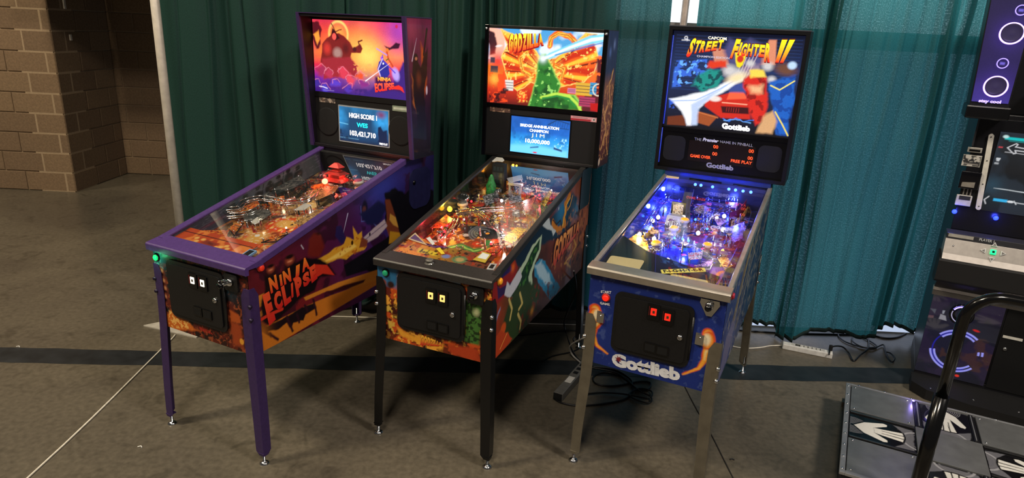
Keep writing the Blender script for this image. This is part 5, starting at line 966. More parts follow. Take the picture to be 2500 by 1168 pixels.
art('blade_art',r1,.05,d1['by']-.02,.02,1,120,20,m1.Bl,blade1,mat('x',"000000") if 0 else paint_mat('gloss_blade',0,.18,.6)); art('blade_art',r1,.05,d1['by']-.02,.02,1,60,12,m1.Br,blade1,MC['gloss_blade'])
K=kit(m1)
red=busy_mat('red_art_plastic',['5a1410','b82a18','e86a28','2a1010','f0c070'],34); mono=busy_mat('grey_steel_art',['1c1c20','55555c','a8a8ac','2c2c30'],40); yel=busy_mat('yellow_art_plastic',['b87818','f0d040','5a3010','e8a028'],40)
zap=lambda a,b,o:(a,b,m1.zg(b)-.014+o)
def apron1(c):
    c.grad((-.27,0),(.24,0),[(0,'f0a040'),(.25,'e8943c'),(.45,'b88a30'),(.7,'8a4a34'),(1,'6a2c20')]); c.fleck('b83a1c',34,.58,.06,.8,3)
    c.poly([(-.27,.26),(-.18,.20),(-.10,.17),(-.02,.20),(-.1,.28)],'6a3a78',.004,.9,.02); c.poly([(-.16,.155),(-.06,.145),(-.05,.115),(-.15,.12)],'f0d040',.004,.9,.01); c.ell((.06,.125),.035,.028,'6a8a5c',0,.15); c.ell((.06,.125),.02,.016,'c8a868',0,.2); c.fleck('2a1014',60,.62,.05,.9,8); c.ell((-.01,.13),.02,.015,'8090c8',0,.3)
art('apron',r1,-.262,.20,.068,.20,170,50,zap,apron1,PFM,label='yellow and orange apron at the player end')
MB().prism([(-.262,.20,m1.zp(.2)),(-.262,.28,m1.zp(.28)),(-.08,.21,m1.zp(.21)),(.14,.20,m1.zp(.2))],[(-.262,.20,m1.zg(.2)-.016),(-.262,.28,m1.zg(.28)-.03),(-.08,.21,m1.zg(.21)-.03),(.14,.20,m1.zg(.2)-.016)]).build('apron_wing',busy_mat('apron_orange',['e88a30','f0b058','d8681c','c8a040'],14),r1)
MB().prism([(-.262,.068,m1.zp(.068)),(.262,.068,m1.zp(.068)),(.262,.072,m1.zp(.07)),(-.262,.072,m1.zp(.07))],[(-.262,.068,m1.zg(.068)-.015),(.262,.068,m1.zg(.068)-.015),(.262,.072,m1.zg(.07)-.015),(-.262,.072,m1.zg(.07)-.015)]).build('apron_wall',BLACK,r1)
def card(m,poly,ma,inner=None,mi=None,lift=.006,nm='instruction_card'):
    o=MB().prism([(a,b,m.zg(b)-.014+lift) for a,b in poly],[(a,b,m.zg(b)-.012+lift) for a,b in poly]).build(nm,ma,m.root)
    if inner: MB().prism([(a,b,m.zg(b)-.012+lift) for a,b in inner],[(a,b,m.zg(b)-.0115+lift) for a,b in inner]).build('card_print',mi,o)
    return o
card(m1,[(0.134,0.206),(0.177,0.199),(0.182,0.127),(0.121,0.132)],mat('gold_card','d8b840',.4),[(0.136,0.196),(0.172,0.190),(0.174,0.150),(0.132,0.152)],mat('pale_card','e8e8e0',.4,emit=.15)); card(m1,[(-0.244,0.256),(-0.134,0.176),(-0.246,0.196)],mat('cream_frame','e0c8a0',.4),[(-0.236,0.241),(-0.156,0.186),(-0.239,0.201)],mat('violet_card','6a4a7a',.4))
card(m1,[(0.204,0.130),(0.234,0.135),(0.242,0.088),(0.210,0.082)],mat('pale_frame','c8c4c0',.4),[(0.213,0.123),(0.230,0.124),(0.233,0.094),(0.214,0.093)],mat('dark_card','24201e',.4),nm='shooter_sticker')
for i,q in enumerate(([(-0.168,0.228),(-0.157,0.243),(-0.105,0.197),(-0.110,0.184)],[(-0.078,0.162),(-0.067,0.176),(-0.020,0.137),(-0.031,0.128)])): card(m1,list(q),(mat('pale_card','e8e8e0',.4,emit=.15),mat('yellow_tip','f0d038',.4,emit=.2))[i],nm='apron_decal')
K.flipper((-.08,.235),-28,.075,mat('yellow_flipper','e8c830',.4)); K.flipper((.085,.235),208,.075,mat('yellow_flipper','e8c830',.4))
K.sling([(-.155,.31),(-.09,.28),(-.155,.39)],red,mat('red_rubber','a01515',.6)); K.sling([(.15,.31),(.085,.28),(.15,.39)],red,mat('red_rubber','a01515',.6)); K.rail_guide([(-.2,.26),(-.2,.38)]); K.rail_guide([(.215,.13),(.215,1.0),(.12,1.08)],.03,BLACK)
K.wire([(-0.165,0.521),(-0.097,0.574),(-0.021,0.615),(0.072,0.663),(0.102,0.733)],.07,.0024,.026); K.wire([(-0.140,0.617),(-0.062,0.572),(0.036,0.496),(0.123,0.435)],.06,.0024,.026); K.wire([(-0.165,0.521),(-0.139,0.446),(-0.122,0.296)],.05,.0022,.024)
# steel bridge over the middle of the playfield
bt=K.at((-0.037,0.939)); br=MB().box(-.035,-.01,.0,.035,.01,.008).box(-.035,-.008,0,-.026,.008,.075).box(.026,-.008,0,.035,.008,.075).box(-.04,-.012,.07,.04,.012,.082)
bridge=br.build('bridge_toy',mat('pale_steel','b8b8b8',.35,.3,.1,30),r1,bt)
for i in range(4): MB().tube([(-.03+.015*i,0,.008),(-.015+.015*i,0,.072)],.0022,6).tube([(-.015+.015*i,0,.008),(-.03+.015*i,0,.072)],.0022,6).build('brace',CHROME,bridge)
K.plastic([(-0.109,1.001),(-0.052,1.074),(-0.019,1.015),(-0.069,0.945)],.08,mat('pale_steel2','a8a8a8',.35)); K.plastic([(-0.024,0.828),(0.026,0.878),(0.062,0.811),(0.013,0.762)],.05,mono)
# dark tower block with a plain green cone-shaped figure before it
tb=K.at((-0.154,0.985)); tw=MB().box(-.035,-.02,0,.035,.02,.16).build('tower_block',mat('dark_tower','161a1a',.5),r1,tb)
for i in range(4):
    for j in range(3): MB().box(-.028+.02*j,-.0212,.02+.034*i,-.014+.02*j,-.0198,.042+.034*i).build('window',mat('tower_window','2a3434',.3),tw)
MB().lathe([(.03,0),(.026,.02),(.030,.045),(.018,.07),(.014,.09),(.006,.105),(0,.108)],9,Matrix.Translation(tb+Vector((-.02,-.06,0)))).build('green_figure_toy',mat('mottled_green','2c8a44',.4,0,.6,90,.5),r1,label='plain green toy')
K.plastic([(-0.166,0.810),(-0.119,0.894),(-0.060,0.799),(-0.095,0.709)],.045,mono); K.plastic([(0.050,0.822),(0.100,0.920),(0.168,0.787),(0.125,0.711)],.04,red); K.plastic([(-0.029,0.794),(0.007,0.839),(0.067,0.736),(0.031,0.693)],.035,red)
K.plastic([(-0.193,0.598),(-0.178,0.664),(-0.134,0.619),(-0.143,0.543)],.04,busy_mat('wood_art',['7a4a24','c89050','3a2414'],40)); K.plastic([(-.245,.40),(-.19,.42),(-.18,.52),(-.245,.56)],.04,red); K.plastic([(.13,.42),(.195,.40),(.2,.56),(.14,.56)],.035,yel)
K.ramp([(0.208,0.545),(0.171,0.728),(0.142,0.903),(0.128,1.083)],(.02,.04,.06,.07),.045); K.ramp([(-.05,.62),(-.06,.74),(-.02,.88)],(0,.04,.07),.05)
K.plastic([(0.163,0.816),(0.138,1.001),(0.168,0.978),(0.197,0.797)],.05,yel)
for q in ((-0.030,0.858),(-0.230,0.707)): K.bumper(q,mat('grey_cap','55555a',.3),mat('bumper_skirt','d8c8b0',.4))
MB().lathe([(.026,0),(.028,.01),(.026,.02),(.02,.024),(.016,.02),(.014,.02)],20,axis(K.at((-0.266,0.775),.03),(0,-.6,.8))).build('spinning_disc',CHROME,r1)
K.bulb((-0.236,0.583),.05,'ffb820',9,.013,.8,rgb=(1,.72,.08)); K.bulb((-0.205,1.191),.05,'ff9a20',10,.009,.15,rgb=(1,.5,.1)); K.bulb((-0.188,1.216),.05,'ffb020',6,.006)
for q,e_ in (((-0.207,0.520),9),((-0.208,0.449),7),((-0.176,0.379),7),((-0.136,0.322),8),((-0.178,0.419),6),((-0.199,0.480),6)): K.bulb(q,.02,'ff2030',e_,.007,.0)
point('lamp_light',K.at((-0.195,0.426),.045),(1,.05,.08),.9,r1); point('lamp_light',K.at((0.094,0.968),.06),(1,.08,.08),.4,r1); point('lamp_light',K.at((0.100,0.389),.04),(1,.08,.06),.35,r1); point('lamp_light',K.at((0,.7),.11),(1,.93,.9),.4,r1,.008); point('lamp_light',K.at((.12,.45),.07),(1,.85,.7),.45,r1,.008); point('lamp_light',K.at((-.12,.33),.05),(1,.8,.6),.15,r1,.008); point('lamp_light',K.at((.02,.95),.1),(1,.9,.9),.3,r1,.008)
for q in ((0.100,0.954),(0.088,0.933),(0.095,0.374),(0.117,0.408),(-0.143,1.043),(-0.208,0.763),(0.007,0.760)): K.bulb(q,.025,'ff2030',4,.006)
for q in ((-0.035,0.567),(0.133,1.050),(0.084,0.396),(-0.100,0.691),(-0.150,0.569),(0.160,0.554),(-0.190,0.540)): K.bulb(q,.02,'fff4ec',2.5,.005)
for i in range(20): K.post((random.uniform(-.2,.18),random.uniform(.32,1.05)),random.choice((.028,.04,.055)),.004,random.choice((RUBBER,CHROME,CHROME,mat('red_rubber','a01515',.6))))
for i in range(4): K.target((-.19+.004*i,.50+.035*i),75,mat('red_target','c8201c',.4)); K.target((.175,.58+.035*i),100,mat('white_target','d8d0c8',.4))
K.clutter(34,(red,mono,yel,CLEAR,mat('pale_plastic','c8c4b8',.3)),8,.32,1.08,(mat('insert_amber','d89030',.3,emit=.15),mat('insert_red','a82018',.3,emit=.1),mat('insert_white','d8d4c8',.3),mat('insert_green','2c8a3c',.3,emit=.1)))
K.hang((-0.130,1.015),'ffa030',6,.008); K.hang((-0.109,1.030),'ffc030',5,.006)
# paper tag lying on the glass by the backbox
tg=[(a,b,m1.zg(b)+.0015) for a,b in [(-0.263,1.107),(-0.269,1.142),(-0.252,1.157),(-0.217,1.158),(-0.192,1.129),(-0.193,1.105),(-0.224,1.106),(-0.247,1.089)]]
o=MB().prism(tg,[(a,b,c+.0012) for a,b,c in tg]).build('paper_tag',mat('cream_paper','dcd8c8',.7),None,d1 and (0,0,0)); o.matrix_world=r1.matrix_basis.copy() if 0 else Matrix.Translation((d1['X'],d1['Y'],0))@Matrix.Rotation(d1['yaw'],4,'Z')
tag(o,'small cream paper tag on the glass of the middle machine','paper tag')

# ------------------------------------------------------------------ machine 3: deep blue front, steel rails and legs
def side2(c):
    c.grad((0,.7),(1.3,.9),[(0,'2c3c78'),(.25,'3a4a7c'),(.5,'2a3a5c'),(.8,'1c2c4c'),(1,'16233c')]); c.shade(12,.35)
    for P,w,cc in (([(.25,.60),(.33,.74),(.42,.86),(.60,1.0),(.75,1.08)],.05,'7a6a4c'),([(.30,.60),(.40,.76),(.52,.90),(.7,1.02)],.02,'b8a878'),([(.45,.62),(.55,.78),(.72,.92),(.95,1.05)],.035,'6a6458'),([(.5,.6),(.66,.80),(.9,.98)],.012,'c8b890'),([(.70,.6),(.86,.78),(1.05,.9),(1.2,1.05)],.03,'4c5468')): c.line(P,w,cc,.004,.9,.03)
    c.fleck('a8a088',40,.62,.06,.6,5); c.poly([(.08,.52),(.30,.52),(.40,.66),(.30,.72),(.14,.70)],'6c6c90',.01,.8,.02)
def front2(c):
    c.grad((0,.9),(0,.5),[(0,'182a72'),(.5,'1c307c'),(1,'1a2c74')]); c.shade(10,.12); c.fleck('4a5c94',55,.66,.06,.5,4)
    for s,P in ((1,[(-0.244,0.756),(-0.220,0.716),(-0.241,0.676),(-0.241,0.633),(-0.220,0.595),(-0.171,0.569)]),(-1,[(0.222,0.761),(0.233,0.732),(0.225,0.682),(0.224,0.649),(0.206,0.607),(0.147,0.564)])):
        c.line(P,.05,'e0541c',.003,1,.008,3,True); c.line(P,.034,'f8a838',.003,1,.008,4,True); c.line(P[:4],.018,'ffe8a0',.004,1,.006,5,True)
    c.ell((-0.245,0.726),.026,.036,'e0541c',0,.1); c.ell((-0.240,0.728),.020,.030,'f0a040',0,.15); c.ell((-0.235,0.733),.013,.022,'f0e0b8',0,.3)
    c.ell((0.227,0.734),.027,.040,'e0541c',0,.1); c.ell((0.223,0.733),.022,.032,'f0a040',0,.15); c.ell((0.220,0.736),.015,.024,'f0e0b8',0,.3)
def glass2(c):
    c.grad((0,1.89),(0,1.40),[(0,'0c1024'),(.35,'1c2c54'),(.7,'18203c'),(1,'08080e')])
    m=c.inside([(-.30,1.90),(-.06,1.90),(-.06,1.40),(-.30,1.40)])
    for i in range(18): c.line([(-.3,1.60+.016*i),(.31,1.60+.016*i)],.0022,'2c4a8c',.001,.5)
    # back street: pale buildings, peach walls
    c.poly([(-0.115,1.819),(-0.040,1.809),(-0.016,1.738),(-0.089,1.733)],'c8846c',.004); c.poly([(0.112,1.746),(0.156,1.868),(0.190,1.869),(0.202,1.751)],'d88868',.004); c.poly([(0.044,1.727),(0.121,1.782),(0.140,1.697),(0.064,1.685)],'8c7890',.006); c.poly([(-0.034,1.866),(0.027,1.841),(0.065,1.871),(0.140,1.839),(0.140,1.747),(-0.016,1.738),(-0.054,1.801)],'4a4878',.01,.9)
    for i in range(5): c.line([(.02+.012*i,1.66),(.05+.016*i,1.80)],.003,'e8c8c8',.001,.8)
    c.fleck('3a6ad8',28,.52,.04,.9,5,c.inside([(-0.287,1.743),(-0.115,1.761),(-0.095,1.666),(-0.172,1.623),(-0.295,1.606),(-0.296,1.683)])); c.fleck('2a5ad0',34,.5,.05,.9,6,c.inside([(-0.303,1.544),(-0.194,1.553),(-0.177,1.478),(-0.295,1.474)])); c.fleck('6ab0ff',55,.6,.03,.9,8,c.inside([(-0.287,1.743),(-0.115,1.761),(-0.095,1.666),(-0.295,1.606)]))
    # steam
    for q,r in (((-0.012,1.709),.035),((0.033,1.697),.03),((0.168,1.742),.026),((0.195,1.680),.02),((0.083,1.751),.02),((0.022,1.675),.03)): c.ell(q,r,r*.8,'c8c4c4',0,.45,.9)
    # red car seen head on, and the street
    c.poly([(-0.111,1.560),(0.004,1.599),(0.077,1.598),(0.103,1.563),(0.124,1.476),(-0.023,1.469),(-0.113,1.522)],'c82818',.004); c.poly([(0.003,1.603),(0.066,1.619),(0.094,1.577),(-0.006,1.565)],'f8603c',.004); c.line([(-0.026,1.548),(0.098,1.548)],.005,'ffb090'); c.poly([(-0.031,1.529),(0.108,1.534),(0.113,1.501),(-0.019,1.496)],'3a0c10',.003); c.poly([(-0.018,1.650),(0.062,1.652),(0.090,1.606),(0.003,1.603)],'3a4a8c',.006); c.ell((-0.066,1.564),.03,.014,'e8d8d0',0,.3)
    for i in range(6): c.line([(.0+.012*i,1.505),(.0+.012*i,1.525)],.002,'c8281c',.001)
    # crates in the lower left
    c.poly([(-0.300,1.450),(-0.214,1.466),(-0.169,1.412),(-0.299,1.407)],'6a3018',.003); c.poly([(-0.156,1.495),(-0.039,1.475),(-0.077,1.421),(-0.148,1.434)],'9a4c24',.003); c.poly([(-0.215,1.474),(-0.178,1.485),(-0.161,1.417),(-0.200,1.413)],'4c2010',.004); c.line([(-0.143,1.488),(-0.038,1.468)],.005,'c8703c')
    # large plain colour fields: pale sweep, teal cloud, red and blue banners
    c.poly([(-0.303,1.544),(-0.219,1.563),(-0.116,1.601),(-0.005,1.658),(0.049,1.691),(0.059,1.670),(0.000,1.622),(-0.096,1.561),(-0.156,1.495),(-0.169,1.416),(-0.192,1.414),(-0.233,1.488)],'eef2fa',.006,1,.012); c.poly([(-0.183,1.523),(-0.099,1.584),(-0.016,1.635),(-0.096,1.561),(-0.142,1.512),(-0.142,1.419),(-0.169,1.416)],'b8c8e8',.006,.9,.01); c.line([(-0.286,1.534),(-0.163,1.548),(-0.043,1.618),(0.043,1.680)],.006,'7aa0e0',.002,.7)
    c.ell((0.029,1.675),.05,.022,'f0d8a8',20,.5,.9)
    c.poly([(-0.187,1.622),(-0.165,1.684),(-0.109,1.717),(-0.055,1.706),(-0.035,1.663),(-0.067,1.631),(-0.132,1.604)],'1c8a80',.008,1,.03); c.fleck('0c3c44',50,.55,.06,.9,12,c.inside([(-0.187,1.622),(-0.166,1.691),(-0.048,1.706),(-0.035,1.663),(-0.132,1.604)])); c.poly([(-0.131,1.716),(-0.114,1.754),(-0.040,1.751),(-0.032,1.722),(-0.080,1.723)],'d8381c',.006,1,.02)
    c.poly([(0.059,1.670),(0.091,1.694),(0.169,1.692),(0.193,1.586),(0.194,1.483),(0.156,1.449),(0.110,1.519),(0.085,1.591)],'d0281c',.006,1,.02); c.poly([(0.081,1.715),(0.143,1.726),(0.169,1.692),(0.093,1.680)],'f0d050',.006,1,.02); c.fleck('7a1010',40,.55,.05,.8,14,c.inside([(0.059,1.670),(0.169,1.692),(0.182,1.467),(0.124,1.476)])); c.poly([(0.092,1.643),(0.161,1.656),(0.160,1.612),(0.105,1.600)],'e8b080',.01,.8,.02)
    c.poly([(0.186,1.672),(0.304,1.709),(0.315,1.596),(0.298,1.493),(0.321,1.410),(0.261,1.415),(0.222,1.530)],'1c5cb8',.006,1,.02); c.fleck('0f3a8c',36,.52,.06,.8,15,c.inside([(0.186,1.672),(0.304,1.709),(0.321,1.410),(0.261,1.415)])); c.poly([(0.163,1.405),(0.185,1.497),(0.222,1.530),(0.250,1.488),(0.240,1.413)],'d0a070',.008,1,.02); c.line([(0.196,1.651),(0.241,1.633),(0.302,1.680)],.006,'f0e070'); c.line([(0.237,1.524),(0.282,1.462),(0.314,1.413)],.006,'f0d850')
    c.ell((0.252,1.733),.05,.028,'6a4434',-10,.4,.9); c.ell((0.280,1.753),.02,.018,'b8d4f4',0,.3)
    c.line([(-0.014,1.462),(0.024,1.455),(0.051,1.472),(0.089,1.461),(0.135,1.473)],.004,'3a80f0',.002,1,.02); c.line([(-0.006,1.455),(0.052,1.465),(0.126,1.457)],.003,'7ab8ff',.002,1,.02)
    # yellow burst under the title
    c.poly([(-0.002,1.796),(0.021,1.733),(0.036,1.727),(0.049,1.742),(0.059,1.793),(0.033,1.802)],'f0d820',.003,1,.01); c.ell((0.032,1.770),.016,.018,'c8301c',0,.2)
    for q in ((-0.252,1.860),): c.ring(q,.007,.004,'d8d8e0'); c.line([(q[0]-.02,q[1]-.012),(q[0]+.02,q[1]-.012)],.004,'d8d8e0'); c.poly([(q[0]+.004,q[1]-.004),(q[0]+.014,q[1]-.008),(q[0]+.006,q[1]-.018)],'d8d8e0',.001)
DBLUE=mat('deep_blue_paint','1b2d70',.4,0,.15,30); LEGST=mat('dull_nickel','a09a8c',.30,.9,.12,20,.05)
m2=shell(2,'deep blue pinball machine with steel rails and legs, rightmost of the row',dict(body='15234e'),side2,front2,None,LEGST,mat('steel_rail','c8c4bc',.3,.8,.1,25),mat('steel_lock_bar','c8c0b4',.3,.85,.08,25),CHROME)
backbox(m2,dict(bb='0e0e12'),None,None,False)
r2=m2.root; d2=m2.d; yb=m2.yb; B2=d2['bw']/2-.017
WPR=mat('white_print','dfe0e4',.5)
text('lettering','START',[(-0.226,0.846),(-0.181,0.852),(-0.180,0.840),(-0.225,0.835)],m2.F,WPR,r2,bold=.04); text('lettering','GAME',[(-0.226,0.795),(-0.183,0.798),(-0.181,0.787),(-0.223,0.784)],m2.F,WPR,r2,bold=.04)
text('lettering','Gottlieb',[(-0.154,0.580),(0.136,0.587),(0.140,0.529),(-0.146,0.519)],m2.F,WPR,r2,bold=.06,off=.0014,label='large white maker name on the front')
st=MB(); cx,cz=(-0.121,0.557); P=[((cx+(.018 if j%2==0 else .007)*math.cos(j*math.pi/7+.2)),(cz+(.018 if j%2==0 else .007)*math.sin(j*math.pi/7+.2))) for j in range(14)]
st.prism([(a,-.0026,b) for a,b in P],[(a,-.0030,b) for a,b in P]).build('red_star',mat('dark_red_print','7a1c24',.5),r2)
coin_door(m2,-.160,.596,.163,.862,((.005,.812),(.062,.803)),((.007,.652),(.058,.650)),(.120,.726),flatem('price_red','e02818',.7))
button(m2,(-.201,-.001,.819),(0,-1,0),.013,flatem('red_lit','f02010',1.0),mat('red_rim','a82414',.4),'start_button','glowing red start button')
for s in (1,-1): button(m2,(s*(m2.h+.001),.086,.905),(s,0,0),.013,mat('pink_red_button','b83048',.35),mat('red_rim','a82414',.4),'flipper_button')
ph=[(.178,.905),(.248,.905),(.252,.888),(.226,.838),(.206,.838),(.176,.888)]
MB().prism([(a,-.002,b) for a,b in ph],[(a,-.008,b) for a,b in ph]).build('plunger_plate',CHROME,r2,bevel=.002)
plunger(m2,.213,.880,None,.012)
for p in ((-.213,.728),(.197,.733)):
    o=MB().box(p[0]-.012,-.012,p[1]-.022,p[0]+.014,-.002,p[1]+.022).box(p[0]-.02,-.004,p[1]-.026,p[0]+.0,-.002,p[1]+.026).build('door_bracket',CHROME,r2,bevel=.002)
    MB().lathe([(.004,0),(.004,.003),(0,.004)],8,axis((p[0],-.012,p[1]+.01),(0,-1,0))).build('rivet',CHROME,o)
# backbox front: black framed door with the glass, then the score panel
FR=mat('black_wood_frame','0d0d10',.35,0,.1,40)
b0,b1,z0,z1=-B2-.016,B2+.016,d2['bb'],d2['H']
def frame(nm,x0,zz0,x1,zz1,t,y0,y1,ma,root):
    b=MB(); b.box(x0,y0,zz0,x0+t,y1,zz1).box(x1-t,y0,zz0,x1,y1,zz1).box(x0+t,y0,zz1-t,x1-t,y1,zz1).box(x0+t,y0,zz0,x1-t,y1,zz0+t); return b.build(nm,ma,root)
frame('door_frame',b0,z0,b1,z1,.018,yb-.02,yb+.006,FR,r2)
plate(r2,None,-B2,1.376,B2,1.398,yb-.005,yb+.01,'divider_bar',BLACKG); plate(r2,None,-B2,1.893,B2,1.90,yb-.004,yb+.01,'top_bar',BLACK)
MB().box(b0-.003,yb-.021,z1-.001,b1+.003,d2['by']+d2['bd'],z1+.004).build('top_trim',mat('bright_trim','b8bcc8',.3,1,.05,20),r2)
plate(r2,None,-B2,d2['bb']+.016,B2,1.377,yb,yb+.01,'score_panel',BLACKG)
art('backglass',r2,-B2+.004,B2-.004,1.398,1.893,260,200,m2.B,glass2,LIT,label='glowing backglass with a night street scene and yellow red title')
MB().tube([(-B2+.006,yb-.006,1.41),(-B2+.006,yb-.006,1.87)],.0025,6).tube([(-B2+.004,yb-.008,1.20),(-B2+.004,yb-.008,1.39)],.002,6).build('edge_light',mat('blue_edge','3a50d0',.3,emit=.5),r2)
GRY=mat('grey_print','8c8c90',.5,emit=.12)
text('lettering','CAPCOM',[(-0.141,1.872),(-0.049,1.871),(-0.047,1.856),(-0.139,1.858)],m2.B,flatem('cream_glyph','f0ecd0',1.0),r2,bold=.03)
QS=[(-0.223,1.847),(-0.058,1.858),(-0.060,1.802),(-0.243,1.770)]; QF=[(-0.004,1.855),(0.170,1.844),(0.175,1.778),(-0.019,1.785)]; QI=[(0.208,1.862),(0.275,1.865),(0.243,1.773),(0.198,1.772)]
for q,s,hs in ((QS,'STREET',[(1.1,1.15),(.9,1.0),(.88,.95),(.86,.92),(.84,.92),(.84,1.0)]),(QF,'FIGHTER',[(1.2,1.15),(.9,.95),(1,.92),(.95,.92),(.9,.95),(.92,.95),(1.25,1.1)]),(QI,'II',[(1.1,1.1),(1.1,1.1)])):
    letters('lettering',s,q,m2.B,mat('title_outline_dark','5a0c10',.5,emit=.6),r2,heights=[(a+.06,b+.06) for a,b in hs],bold=.12,off=.0012)
    letters('lettering',s,q,m2.B,TXE,r2,heights=hs,bold=.05,off=.0022,cols=('e8281c','fff020'))
text('lettering','CHAMPION EDITION',[(-0.186,1.777),(-0.021,1.775),(-0.020,1.765),(-0.185,1.767)],m2.B,mat('pale_caption','b8b8c8',.5,emit=.6),r2,bold=.02)
text('lettering','Gottlieb',[(-0.014,1.446),(0.129,1.440),(0.131,1.413),(-0.009,1.414)],m2.B,flatem('white_bold','ffffff',1.2),r2,bold=.06)
text('lettering','THE',[(-0.144,1.354),(-0.106,1.352),(-0.106,1.338),(-0.142,1.340)],m2.B,GRY,r2,bold=.01); text('lettering','Premier',[(-0.102,1.358),(-0.016,1.356),(-0.016,1.339),(-0.100,1.339)],m2.B,mat('grey_print_bright','b8b8bc',.5,emit=.25),r2,bold=.05,shear=.3); text('lettering','NAME IN PINBALL',[(-0.010,1.353),(0.156,1.352),(0.157,1.337),(-0.008,1.340)],m2.B,GRY,r2,bold=.01)
plate(r2,None,-.168,1.228,.172,1.338,yb-.001,yb+.002,'dot_display',mat('smoked_window','1c1412',.15,0,.1,10))
OR=flatem('orange_dots','ff4a18',1.6)
for s,q in (('00',[(-0.041,1.326),(-0.015,1.325),(-0.014,1.308),(-0.039,1.308)]),('00',[(-0.041,1.288),(-0.015,1.288),(-0.015,1.270),(-0.039,1.270)]),('00',[(0.140,1.324),(0.165,1.324),(0.166,1.306),(0.141,1.306)]),('00',[(0.140,1.287),(0.165,1.287),(0.166,1.269),(0.141,1.269)]),('GAME OVER',[(-0.154,1.264),(-0.047,1.264),(-0.046,1.248),(-0.154,1.247)]),('FREE PLAY',[(0.059,1.262),(0.166,1.261),(0.165,1.245),(0.059,1.246)])): text('score_text',s,q,m2.B,OR,r2,bold=.015,off=.003)
text('lettering','Gottlieb',[(-0.065,1.230),(0.077,1.228),(0.078,1.201),(-0.063,1.202)],m2.B,mat('silver_print','a8a8ac',.35,.5,.05,20,emit=.08),r2,bold=.05,off=.002)
for s in (-1,1): 
    P=rrect(s*.245-.058,1.218,s*.245+.058,1.352,.03); MB().prism([(a,yb-.001,b) for a,b in P],[(a,yb-.0025,b) for a,b in P]).build('speaker_grille',FABBLK,r2)
for x0,x1 in ((-.14,.03),(.09,.27)): MB().box(x0,d2['by']-.006,1.128,x1,d2['by']-.002,1.136).build('vent_slot',BLACKG,r2)
MB().box(-m2.h,d2['by']-.004,1.098,m2.h,d2['by']+.02,d2['bb']-.001).build('neck_board',DBLUE,r2)
# playfield
def pf2(c):
    c.grad((0,.1),(0,1.1),[(0,'141018'),(.3,'2a2038'),(.6,'1c1c3c'),(1,'14142c')]); c.fleck('5a3a6a',22,.56,.05,.8,3); c.fleck('c86a3c',34,.62,.05,.8,5); c.fleck('1c2c9c',16,.55,.06,.7,7); c.fleck('c8b8d8',60,.68,.05,.8,9)
    c.poly([(-.10,.30),(.08,.27),(.10,.42),(.0,.50),(-.12,.48)],'1c1ca8',.02,.95,.02); c.line([(-.12,.28),(.12,.22)],.008,'a86ac8'); c.ell((.02,.62),.06,.05,'3a3a78',0,.3)
    for x in (-.05,0,.05): c.ell((x,.50-.01*x),.012,.016,'3a8aff',0,.3)
    c.poly([(.12,.20),(.22,.16),(.22,.40),(.14,.36)],'7a4a8c',.01,.9,.03); c.line([(.16,.2),(.2,.34)],.014,'e8883c',.004,1,.02)
art('playfield_print',r2,-m2.ht+.002,m2.ht-.002,.03,d2['by'],150,300,m2.P,pf2,PFM)
BLU=paint_mat('blue_mirror_blade',0,.12,.8)
def blade2(c): c.grad((0,0),(1.1,0),[(0,'1c2448'),(.4,'1c2c78'),(1,'1420a8')]); c.shade(9,.3)
art('blade_art',r2,.05,d2['by']-.02,.02,1,120,20,m2.Bl,blade2,BLU); art('blade_art',r2,.05,d2['by']-.02,.02,1,60,12,m2.Br,blade2,BLU)
K=kit(m2)
vio=busy_mat('violet_art_plastic',['2a1c4c','6a3a8c','c8a8d8','1c1c3c','e07a3c'],36); dkb=busy_mat('dark_city_plastic',['0c0c18','24244c','4c4c68','14142c'],36); gld=busy_mat('gold_art_plastic',['5a3010','e0a030','f8e080','a84a18'],40); stl=mat('grey_ramp','8c8e96',.3,.5,.1,30)
zap=lambda a,b,o:(a,b,m2.zg(b)-.014+o)
ap=[(-.258,.045),(.205,.045),(.215,.15),(.05,.20),(-.10,.245),(-.18,.30),(-.258,.36)]
MB().prism([(a,b,m2.zg(b)-.024) for a,b in ap],[(a,b,m2.zg(b)-.016) for a,b in ap]).build('apron',mat('black_apron','0c0c0e',.35),r2)
MB().prism([(-.258,.068,m2.zp(.068)),(.258,.068,m2.zp(.068)),(.258,.072,m2.zp(.07)),(-.258,.072,m2.zp(.07))],[(-.258,.068,m2.zg(.068)-.025),(.258,.068,m2.zg(.068)-.025),(.258,.072,m2.zg(.07)-.025),(-.258,.072,m2.zg(.07)-.025)]).build('apron_wall',BLACK,r2)
CRM=mat('cream_card','d8c48c',.55,0,.06,8); INK=mat('card_ink','b8a268',.6)
def bigcard(poly,n):
    PP=[]; V4=[np.array(q) for q in poly]
    for i in range(4):
        p,a,b=V4[i],V4[i-1],V4[(i+1)%4]; ua=(a-p)/np.hypot(*(a-p)); ub=(b-p)/np.hypot(*(b-p)); rr_=.014
        for t in (0,.25,.5,.75,1): w=(1-t)**2; v=t**2; PP.append(tuple(p+ua*rr_*w+ub*rr_*v))
    o=card(m2,PP,CRM,lift=.0); TL,TR,BR,BL=[np.array(q) for q in poly]
    for i in range(0):
        t=(i+1)/(n+1); a=TL*(1-t)+BL*t; b=TR*(1-t)+BR*t; a,b=a*.93+b*.07,a*.07+b*.93; nrm=(BL-TL)/np.hypot(*(BL-TL))*.0014
        q=[a-nrm,b-nrm,b+nrm,a+nrm]; MB().prism([(x,y,m2.zg(y)-.0119) for x,y in q],[(x,y,m2.zg(y)-.0114) for x,y in q]).build('ruled_line',INK,o)
bigcard([(-0.241,0.145),(-0.096,0.156),(-0.093,0.065),(-0.237,0.062)],9); bigcard([(0.034,0.091),(0.182,0.092),(0.183,0.063),(0.036,0.059)],5)
